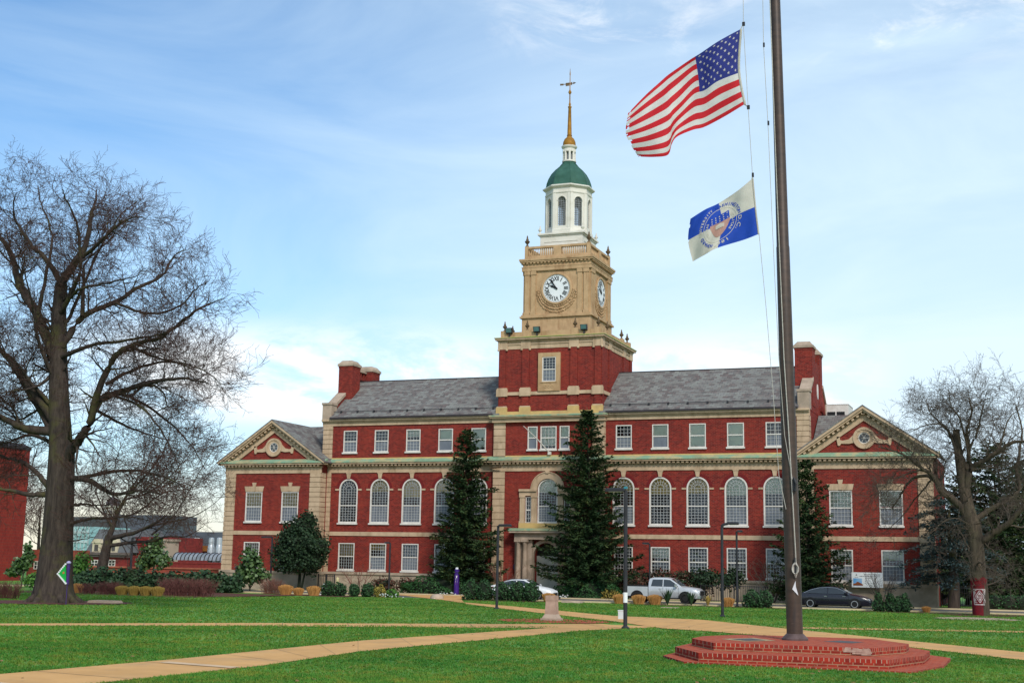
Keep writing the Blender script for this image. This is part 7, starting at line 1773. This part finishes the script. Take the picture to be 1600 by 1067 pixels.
# purple kiosk
P = at(713, 928, -5.22); X, Y = P.x, P.y; z0 = 0.506; zt = at(713, 889, Y).z
root = thing('help_phone', (X, Y, z0), 'slim purple emergency call post in front of the left yew mound', 'call post')
q = MB(); q.lathe([(0.26, z0), (0.24, z0+0.1), (0.21, z0+0.12), (0.20, zt-0.2), (0.20, zt)], X, Y, 14); obj('post', q, pm('purple_paint', (0.045, 0.016, 0.18), (0.035, 0.012, 0.13), 3, 0.45), root, smooth=40)
q = MB(); q.lathe([(0.12, zt), (0.12, zt+0.08), (0.08, zt+0.14), (0.01, zt+0.16)], X, Y, 12); obj('beacon', q, M['clearlamp'], root, smooth=40)
q = MB()
fx = lambda u, z_, l=0.004: (X+(0.2+l)*math.sin(u/0.2+0.35), Y-(0.2+l)*math.cos(u/0.2+0.35), z_)
for (u0, u1, a, b_) in ((-0.05, 0.05, zt-0.55, zt-0.48), (-0.07, 0.07, zt-0.80, zt-0.66), (-0.03, 0.03, zt-0.66, zt-0.55), (-0.08, 0.08, zt-1.0, zt-0.86)): q.add([fx(u0, a), fx(u1, a), fx(u1, b_), fx(u0, b_)], [(0, 1, 2, 3)])
obj('white_marks', q, M['carwhite'], root)
q = MB(); q.add([fx(-0.08, zt-1.18), fx(0.08, zt-1.18), fx(0.08, zt-1.04), fx(-0.08, zt-1.04)], [(0, 1, 2, 3)]); obj('call_panel', q, pm('mauve_panel', (0.40, 0.12, 0.32), None, 3, 0.5), root)
# round blue plaque
P = at(808.5, 885, -0.32); q = MB(); n = 24
q.prism([(P.x+0.34*math.cos(2*PI*k/n), P.z+0.36*math.sin(2*PI*k/n)) for k in range(n)], 'xz', -0.40, -0.31, 0)
q.prism([(P.x+0.12+0.15*math.cos(2*PI*k/n), P.z+0.08+0.11*math.sin(2*PI*k/n)) for k in range(n)], 'xz', -0.408, -0.401, 1)
obj('wall_plaque', q, [pm('blue_plaque', (0.02, 0.05, 0.13), None, 3, 0.5), pm('pale_blue_mark', (0.28, 0.38, 0.46), None, 3, 0.5)], None, 'round dark blue plaque on the brick wall left of the entrance columns', 'plaque')
# banner with picture on the right wing
a, b = at(1330.5, 893.5, -1.75), at(1380, 918, -1.75)
x0, x1, z0, z1 = a.x, b.x, b.z, a.z
root = thing('banner_sign', (x0, -1.75, z0), 'white rectangular banner with a sky and brick building picture on the right wing', 'sign')
q = MB(); q.box(x0, x1, -1.80, -1.74, z0, z1); 
for e in (0.15, 0.85): q.box(x0+(x1-x0)*e-0.04, x0+(x1-x0)*e+0.04, -1.74, -1.36, z0+0.3, z0+0.36)
obj('board', q, pm('banner_white', (0.80, 0.82, 0.82), (0.74, 0.76, 0.77), 2, 0.6), root)
w, h = x1-x0, z1-z0; ux = lambda u: x0+w*u; uz = lambda v: z0+h*v
q = MB(); q.box(ux(0.05), ux(0.33), -1.806, -1.801, uz(0.10), uz(0.60)); obj('sky_picture', q, pm('picture_sky', (0.10, 0.36, 0.72), (0.32, 0.52, 0.72), 1.2, 0.6), root)
q = MB(); q.prism([(ux(0.05), uz(0.12)), (ux(0.36), uz(0.12)), (ux(0.36), uz(0.2)), (ux(0.3), uz(0.27)), (ux(0.21), uz(0.37)), (ux(0.17), uz(0.37)), (ux(0.14), uz(0.28)), (ux(0.05), uz(0.24))], 'xz', -1.810, -1.807); obj('building_picture', q, pm('picture_brick', (0.30, 0.085, 0.03), (0.22, 0.07, 0.03), 4, 0.6), root)
q = MB(); q.prism([(ux(0.13), uz(0.78)), (ux(0.18), uz(0.78)), (ux(0.165), uz(0.86)), (ux(0.155), uz(0.92)), (ux(0.145), uz(0.86))], 'xz', -1.806, -1.801)
rr = random.Random(3)
for (v, u0, u1, t) in ((0.86, 0.40, 0.92, 0.028), (0.74, 0.26, 0.92, 0.024), (0.62, 0.44, 0.6, 0.012), (0.5, 0.42, 0.6, 0.01), (0.4, 0.42, 0.62, 0.01), (0.28, 0.44, 0.66, 0.01), (0.18, 0.6, 0.8, 0.01), (0.67, 0.1, 0.22, 0.012)):
    u = u0
    while u < u1:
        l = rr.uniform(0.012, 0.05); q.box(ux(u), ux(min(u+l, u1)), -1.806, -1.801, uz(v-t), uz(v+t)); u += l+0.012
obj('banner_text', q, pm('grey_print', (0.16, 0.16, 0.17), None, 3, 0.6), root)
# green triangular board on a purple post by the oak
Yt = TB.y-2.6
A, B, C_ = at(103, 881, Yt), at(91, 896, Yt), at(103.5, 911, Yt)
root = thing('triangle_sign', (A.x, Yt, gz(Yt)), 'green triangular board edged with white dots on a purple post before the oak', 'sign')
T3 = [(A.x, A.z), (C_.x, C_.z), (B.x, B.z)]
q = MB(); q.prism(T3, 'xz', Yt-0.03, Yt); obj('board', q, pm('green_board', (0.015, 0.36, 0.06), (0.012, 0.30, 0.05), 3, 0.5), root)
q = MB()
for (p, r_, m_) in ((T3[0], T3[2], 6), (T3[2], T3[1], 8)):
    for k in range(m_+1):
        t = k/m_; x, z = p[0]+(r_[0]-p[0])*t, p[1]+(r_[1]-p[1])*t; q.prism([(x+0.042*math.cos(2*PI*j/10), z+0.042*math.sin(2*PI*j/10)) for j in range(10)], 'xz', Yt-0.05-0.001*k, Yt+0.004)
obj('white_dots', q, M['carwhite'], root)
q = MB(); cx_, cz_ = (T3[0][0]*0.45+T3[1][0]*0.3+T3[2][0]*0.25), (T3[0][1]*0.4+T3[1][1]*0.3+T3[2][1]*0.3); q.prism([(cx_-0.05, cz_-0.05), (cx_+0.05, cz_-0.03), (cx_+0.03, cz_+0.06), (cx_-0.05, cz_+0.04)], 'xz', Yt-0.036, Yt-0.031); obj('orange_mark', q, pm('orange_mark', (0.6, 0.16, 0.05), None, 3, 0.6), root)
q = MB(); p1 = at(105.5, 881, Yt); p2 = at(104.5, 913, Yt); q.lathe([(0.018, gz(Yt)-0.02), (0.018, p2.z), (0.075, p2.z+0.02), (0.075, p1.z)], p1.x+0.02, Yt+0.06, 12); obj('post', q, pm('indigo_paint', (0.035, 0.015, 0.16), (0.06, 0.03, 0.12), 4, 0.5), root, smooth=40)
q = MB(); q.lathe([(0.02, p1.z), (0.1, p1.z+0.03), (0.11, p1.z+0.09), (0.05, p1.z+0.14), (0.01, p1.z+0.15)], p1.x+0.02, Yt+0.06, 12); obj('finial', q, pm('lilac_cap', (0.42, 0.38, 0.60), None, 3, 0.4), root, smooth=60)
# iron railings
def railing(xa, xb, y, zb, h, label, sp=0.16):
    root = thing('iron_railing', (xa, y, zb), label, 'railing'); n = int((xb-xa)/sp)
    for dz in (h-0.12, 0.12): q = MB(); q.box(xa, xb, y-0.02, y+0.02, zb+dz, zb+dz+0.05); obj('rail', q, M['dark'], root)
    q = MB()
    for k in range(n+1): x = xa+(xb-xa)*k/n; q.box(x-0.014, x+0.014, y-0.014, y+0.014, zb, zb+h)
    obj('bars', q, M['dark'], root)
    for k in range(max(2, int((xb-xa)/2.4))+1):
        x = xa+(xb-xa)*k/max(2, int((xb-xa)/2.4)); q = MB(); q.box(x-0.04, x+0.04, y-0.041, y+0.041, zb, zb+h+0.08); obj('post', q, M['dark'], root)
railing(at(1095, 930, -4).x, at(1200, 930, -4).x, -4.0, 0.5, 1.3, 'black iron railing before the plinth right of the pickup')
railing(at(497, 915, -2.5).x, at(522, 915, -2.5).x, -2.5, 0.5, 1.35, 'short black railing beside the left wing corner')
railing(at(1470, 935, 0.5).x, at(1530, 935, 0.5).x, 0.5, 0.5, 1.5, 'dark railing behind the painted tree')
# little yellow bollard light and white A-board
P = at(527, 915, -5.5); q = MB(); q.lathe([(0.09, 0.5), (0.09, 1.35), (0.13, 1.36), (0.13, 1.62), (0.05, 1.72)], P.x, P.y, 10); obj('bollard_light', q, pm('cream_bollard', (0.55, 0.48, 0.26), None, 3, 0.6), None, 'small cream bollard light behind the boxwoods near the left wing', 'bollard')
P = at(503, 925, -13.5); q = MB(); q.add([(P.x-0.2, P.y, 0.5), (P.x-0.12, P.y, 0.5), (P.x+0.14, P.y+0.1, 1.35), (P.x+0.06, P.y+0.1, 1.35), (P.x-0.2, P.y+0.04, 0.5), (P.x-0.12, P.y+0.04, 0.5), (P.x+0.14, P.y+0.14, 1.35), (P.x+0.06, P.y+0.14, 1.35)], [(0, 1, 2, 3), (7, 6, 5, 4), (0, 4, 5, 1), (1, 5, 6, 2), (2, 6, 7, 3), (3, 7, 4, 0)]); obj('leaning_board', q, M['carwhite'], None, 'narrow white board leaning by the first dark boxwood', 'board')
# rooftop unit on the right wing
a, b = at(1291, 633, 6.5), at(1321, 655, 6.5)
root = thing('rooftop_unit', (a.x, 6.5, 12.5), 'white rooftop air handler with black louvres behind the right pediment', 'air handler')
q = MB(); q.box(a.x, b.x+0.25, 6.5, 9.5, 12.5, a.z); q.box(a.x-0.03, b.x+0.28, 6.47, 9.53, a.z, a.z+0.07); obj('casing', q, M['white'], root)
q = MB()
for e in (0, 1): q.box(a.x+0.08+e*(b.x-a.x)*0.5, a.x+(b.x-a.x)*0.5-0.04+e*(b.x-a.x)*0.5, 6.46, 6.499, a.z-1.7, a.z-0.55)
obj('louvre', q, M['black'], root)

# ================================================================== NEIGHBOURING AND FAR BUILDINGS
def box_building(name, label, x0, x1, y0, y1, z1, wallm, windows=(), roof=None, cat='building', z0=0.4):
    root = thing(name, (x0, y0, 0.5), label, cat)
    q = MB(); q.box(x0, x1, y0, y1, z0, z1); obj('wall', q, wallm, root)
    for (wx0, wx1, wz0, wz1) in windows:
        q = MB(); t = 0.09*(wx1-wx0)
        q.box(wx0, wx1, y0-0.10, y0-0.02, wz0, wz0+t); q.box(wx0, wx1, y0-0.10, y0-0.02, wz1-t, wz1); q.box(wx0, wx0+t, y0-0.10, y0-0.02, wz0+t, wz1-t); q.box(wx1-t, wx1, y0-0.10, y0-0.02, wz0+t, wz1-t)
        q.box((wx0+wx1)/2-t*.4, (wx0+wx1)/2+t*.4, y0-0.09, y0-0.03, wz0+t, wz1-t); q.box(wx0+t, wx1-t, y0-0.085, y0-0.035, (wz0+wz1)/2-t*.4, (wz0+wz1)/2+t*.4)
        f = obj('window', q, M['white'], root); q = MB(); q.box(wx0+t*.5, wx1-t*.5, y0-0.05, y0-0.008, wz0+t*.5, wz1-t*.5); obj('pane', q, M['carglass'], f)
    if roof:
        rm, over, rh = roof; q = MB(); o = over
        hx, hy = (x1-x0)/2+o, (y1-y0)/2+o; q.frustum((x0+x1)/2, (y0+y1)/2, z1, z1+rh, hx, hy, max(0.3, hx-rh*1.3), max(0.3, hy-rh*1.3)); q.box(x0-o, x1+o, y0-o, y1+o, z1-0.25, z1-0.003); obj('roof', q, rm, root)
    return root
cx_ = at(40, 800, 6).x; zt = at(42, 700, 6).z
box_building('brick_hall', 'plain red brick hall with dark roof at the left edge behind the oak', cx_-24, cx_, -9.9, 6, zt, brick('hall_brick', (0.27, 0.030, 0.022), (0.21, 0.022, 0.018), (0.17, 0.05, 0.04), 0.25, 0.3, 0.02, stain=0.3), (), (M['gutter'], 0.08, 0.35))
Yb = 14
def rect(pxa, pya, pxb, pyb, Y):
    a, b = at(pxa, pya, Y), at(pxb, pyb, Y); return (a.x, b.x, b.z, a.z)
r_ = rect(44, 858, 80, 905, Yb); w_ = rect(54, 876, 63, 889, Yb)
box_building('brick_annex', 'low orange brick annex with one window, between the brick hall and the oak trunk', r_[0], r_[1], Yb, Yb+6, r_[3], M['brick_wall'], [w_])
# low brick wall with stair flanks
xa, xb = at(100, 890, 4).x, -30.2; zt = at(225, 885.5, 4).z
root = thing('low_brick_wall', (xa, 4, 0.5), 'long low orange brick terrace wall left of the library', 'wall')
q = MB(); q.box(xa, xb, 4, 4.5, 0.3, zt-0.12); obj('wall_body', q, M['brick_wall'], root)
q = MB(); q.box(xa-0.05, xb, 3.9, 4.6, zt-0.12, zt+0.02); q.box(xa, xb, 3.92, 4.0, zt-0.62, zt-0.5); obj('coping', q, pm('brick_coping', (0.36, 0.12, 0.07), (0.30, 0.09, 0.05), 3, 0.85), root)
for px in (186, 262):
    P = at(px, 900, 2.5); q = MB(); q.prism([(P.x-1.6, 0.4), (P.x+0.9, 0.4), (P.x+0.9, 1.75), (P.x+0.4, 1.75), (P.x-1.6, 0.9)], 'xz', 2.2, 2.6); obj('stair_flank', q, M['brick_wall'], root)
YF_ = 115
def fb(name, label, pxa, pya, pxb, pyb, Y, mat, wins=(), dep=14, roof=None):
    r = rect(pxa, pya, pxb, pyb, Y); return box_building(name, label, r[0], r[1], Y, Y+dep, r[3], mat, [rect(*w, Y) for w in wins], roof), r
M['far_dark'] = pm('dark_cladding', (0.085, 0.088, 0.092), (0.065, 0.068, 0.072), 0.3, 0.7); M['far_glass'] = pm('teal_curtain_wall', (0.22, 0.42, 0.42), (0.30, 0.50, 0.50), 0.35, 0.25, sc3=(0.3, 0.3, 1.2)); M['far_grey'] = pm('blue_grey_cladding', (0.10, 0.115, 0.135), (0.085, 0.095, 0.11), 0.3, 0.7)
M['far_stone'] = pm('far_stone', (0.40, 0.30, 0.23), (0.34, 0.25, 0.19), 0.5, 0.85); M['far_slate'] = pm('far_slate', (0.12, 0.125, 0.13), (0.085, 0.09, 0.095), 0.6, 0.8); M['rust'] = pm('rust_panel', (0.26, 0.10, 0.025), (0.2, 0.075, 0.02), 0.4, 0.7)
fb('dark_block', 'dark flat roofed block directly right of the oak trunk, far behind', 112, 807, 164, 890, 165, M['far_dark'])
fb('dark_block', 'longer dark flat roofed block right of the distant cupola', 188, 804, 249, 890, 160, M['far_grey'])
fb('slate_block', 'slate grey roofed block below the distant cupola', 158, 826, 200, 890, 150, M['far_slate'])
root, r = fb('glass_block', 'teal glass fronted building just right of the oak trunk', 100, 822, 135, 890, 130, M['far_glass'])
q = MB()
for z in (0.35, 0.62, 0.84): q.box(r[0], r[1]+0.05, 129.85, 130, r[2]+(r[3]-r[2])*z, r[2]+(r[3]-r[2])*z+0.5)
for k in range(8): x = r[0]+(r[1]-r[0])*k/7; q.box(x-0.1, x+0.1, 129.8, 129.995, 0.5, r[3])
obj('mullions', q, pm('pale_mullion', (0.45, 0.55, 0.55), None, 1, 0.5), root)
# mansard house with dormers
root, r = fb('mansard_house', 'red brick house with slate mansard roof and two pale dormers in the far background', 134, 866, 200, 892, YF_, M['brick_far'], [(143, 874, 153, 884.5), (170, 874, 180, 884.5)])
rm = rect(136, 826, 200, 864, YF_); z0m, z1m = r[3], rm[3]
q = MB(); q.frustum((r[0]+r[1])/2, YF_+7, z0m+0.5, z1m, (r[1]-r[0])/2+0.1, 7.1, (r[1]-r[0])/2-1.6, 5.4); obj('mansard_roof', q, M['far_slate'], root)
q = MB(); q.box(r[0]-0.4, r[1]+0.4, YF_-0.5, YF_, z0m-0.4, z0m); q.box(r[0]-0.6, r[1]+0.6, YF_-0.8, YF_, z0m, z0m+0.5); obj('eaves', q, pm('dark_eaves', (0.14, 0.11, 0.10), None, 1, 0.8), root)
for (a, b) in ((144.5, 156.5), (171.5, 183)):
    d = rect(a, 848, b, 863, YF_-0.2); q = MB(); q.box(d[0], d[1], YF_-0.2, YF_+2.5, d[2], d[3]); c = (d[0]+d[1])/2; q.prism([(d[0]-0.2, d[3]), (d[1]+0.2, d[3]), (c+0.5, d[3]+0.8), (c-0.5, d[3]+0.8)], 'xz', YF_-0.35, YF_+2.5); D_ = obj('dormer', q, pm('dormer_cream', (0.55, 0.47, 0.33), None, 1, 0.8), root)
    q = MB(); q.box(d[0]+0.55, d[1]-0.55, YF_-0.26, YF_-0.21, d[2]+0.3, d[3]-0.3); W_ = obj('window', q, M['carglass'], D_)
fb('red_gable_house', 'red brick house with pale trim behind the leaning tree', 203, 838, 250, 892, YF_+3, M['brick_far'], [(208, 857, 214, 869), (224, 858, 231, 870), (236, 876, 243, 886)])
r = rect(250, 845, 258, 890, YF_+2); q = MB(); q.box(r[0], r[1], YF_+2, YF_+6, 0.4, r[3]); q.box(r[0]-0.3, r[1]+0.3, YF_+1.8, YF_+6.2, r[3], r[3]+0.4); obj('stone_pier', q, M['far_stone'], None, 'pale stone pier at the end of the red brick house', 'pier')
root, r = fb('long_block', 'long blue grey and red block with teal windows at the left of the library', 258, 830, 366, 892, 135, M['far_grey'], [(263, 841, 268, 849), (284, 840, 292, 849), (304, 840, 312, 849)])
r2 = rect(259, 852, 330, 880, 134.7); q = MB(); q.box(r2[0], r2[1], 134.6, 134.95, 0.5, r2[3]); obj('red_storey', q, M['brick_far'], root)
r2 = rect(301, 852, 328, 861, 134.4); q = MB(); q.box(r2[0], r2[1], 134.3, 134.595, r2[2], r2[3]); obj('rust_panel', q, M['rust'], root)
r = rect(270, 863, 350, 876, 110); q = MB(); n = 8
hh = (r[3]-r[2]); q.prism([(110+hh*1.2-hh*1.2*math.cos(PI*k/n/1.0), r[2]+hh*math.sin(PI*k/n)) for k in range(n+1)], 'yz', r[0], r[1])
root = thing('glass_vault', (r[0], 110, r[2]), 'silver barrel vaulted glass roof beside the library', 'glass roof'); obj('vault', q, pm('vault_glass', (0.16, 0.18, 0.20), (0.26, 0.28, 0.31), 0.8, 0.3), root, smooth=40)
q = MB()
for k in range(14): x = r[0]+(r[1]-r[0])*k/13; q.tube([(x, 110+hh*1.2-hh*1.22*math.cos(PI*j/n), r[2]+hh*1.02*math.sin(PI*j/n)) for j in range(n+1)], 0.12, 4)
obj('ribs', q, M['dark'], root)
r = rect(262, 877, 352, 892, 109); q = MB(); q.box(r[0], r[1], 109, 124, 0.4, r[3]-0.3); q.box(r[0]-0.2, r[1]+0.2, 108.9, 124.2, r[3]-0.3, r[3]); obj('vault_base', q, [M['brick_far']], None, 'low brick podium carrying the silver vaulted glass roof', 'podium')
for i, px in enumerate((327.5, 340)):
    r = rect(px-3, 840, px+3, 866, 112); c = (r[0]+r[1])/2; q = MB(); w = (r[1]-r[0])/2; q.lathe([(w, 0.5), (w, r[3]-0.4), (w*0.9, r[3]), (w*0.4, r[3]+0.1)], c, 112+w, 14); q.lathe([(w*1.25, r[2]-0.5), (w*1.25, r[2]+1.2), (w, r[2]+1.8)], c, 112+w, 14)
    obj('steel_flue', q, M['alloy'], None, 'shiny steel flue beside its twin above the glass roof', 'flue', 'pair of steel flues', smooth=40)
# far white cupola
r = rect(165, 776, 186, 830, 210); c = (r[0]+r[1])/2; w = (r[1]-r[0])/2*0.72; zb_, zt_ = r[2], r[3]; H_ = zt_-zb_
root = thing('far_cupola', (c, 210, 0.5), 'distant white cupola with dark dome seen through the bare branches', 'cupola')
q = MB(); q.box(c-w*1.3, c+w*1.3, 210-w*1.3, 210+w*1.3, 0.5, zb_+H_*0.1); q.lathe([(w, zb_+H_*0.1), (w, zb_+H_*0.68), (w*1.2, zb_+H_*0.7), (w*1.2, zb_+H_*0.74)], c, 210, 8); obj('drum', q, M['belfry'], root)
q = MB()
for k in range(8): a = PI/8+2*PI*k/8; q.box(c+w*0.93*math.cos(a)-0.35, c+w*0.93*math.cos(a)+0.35, 210+w*0.93*math.sin(a)-0.35, 210+w*0.93*math.sin(a)+0.35, zb_+H_*0.25, zb_+H_*0.6)
obj('opening', q, M['louvre'], root)
q = MB(); q.lathe([(w*1.05, zb_+H_*0.74), (w*0.98, zb_+H_*0.84), (w*0.7, zb_+H_*0.94), (w*0.15, zb_+H_*1.0), (w*0.06, zb_+H_*1.06)], c, 210, 16); obj('dome', q, pm('dark_dome', (0.07, 0.06, 0.065), None, 1, 0.6), root, smooth=50)
# hazy bare wood between the hall and the oak, far away
def far_tree(px, Y, h, seed, label):
    rnd = random.Random(seed); X = at(px, 900, Y).x; root = thing('far_bare_tree', (X, Y, 0.5), label, 'tree', 'far bare trees'); T = TR()
    tr = wander(rnd, (X, Y, 0.5), (0, 0, 1), h*0.75, 8, 0.05, 0.05); T.tube(tr, [0.3*(1-0.1*j) for j in range(9)], 6)
    sub(T, rnd, tr, 0.16, h*0.6, 1, {1: dict(n=1.8, t0=0.25, spread=0.75, len=h*0.42, r=0.09, seg=6, jit=0.15, up=0.06, sides=4), 2: dict(n=2.4, t0=0.2, spread=0.7, len=h*0.2, r=0.035, seg=4, jit=0.18, up=0.03, sides=3), 3: dict(n=3.2, t0=0.2, spread=0.7, len=h*0.1, r=0.02, seg=2, jit=0.2, up=0.02, sides=3), 'tw': 3.5, 'twig_level': 2})
    k = MB(); k.v, k.f, k.m = T.v, T.f, T.m; obj('branches', k, [M['bark'], M['twig']], root)
far_tree(56, 40, 12, 1, 'bare brown tree between the brick hall and the oak trunk'); far_tree(14, 30, 16, 2, 'tall bare tree behind the brick hall at the left edge')
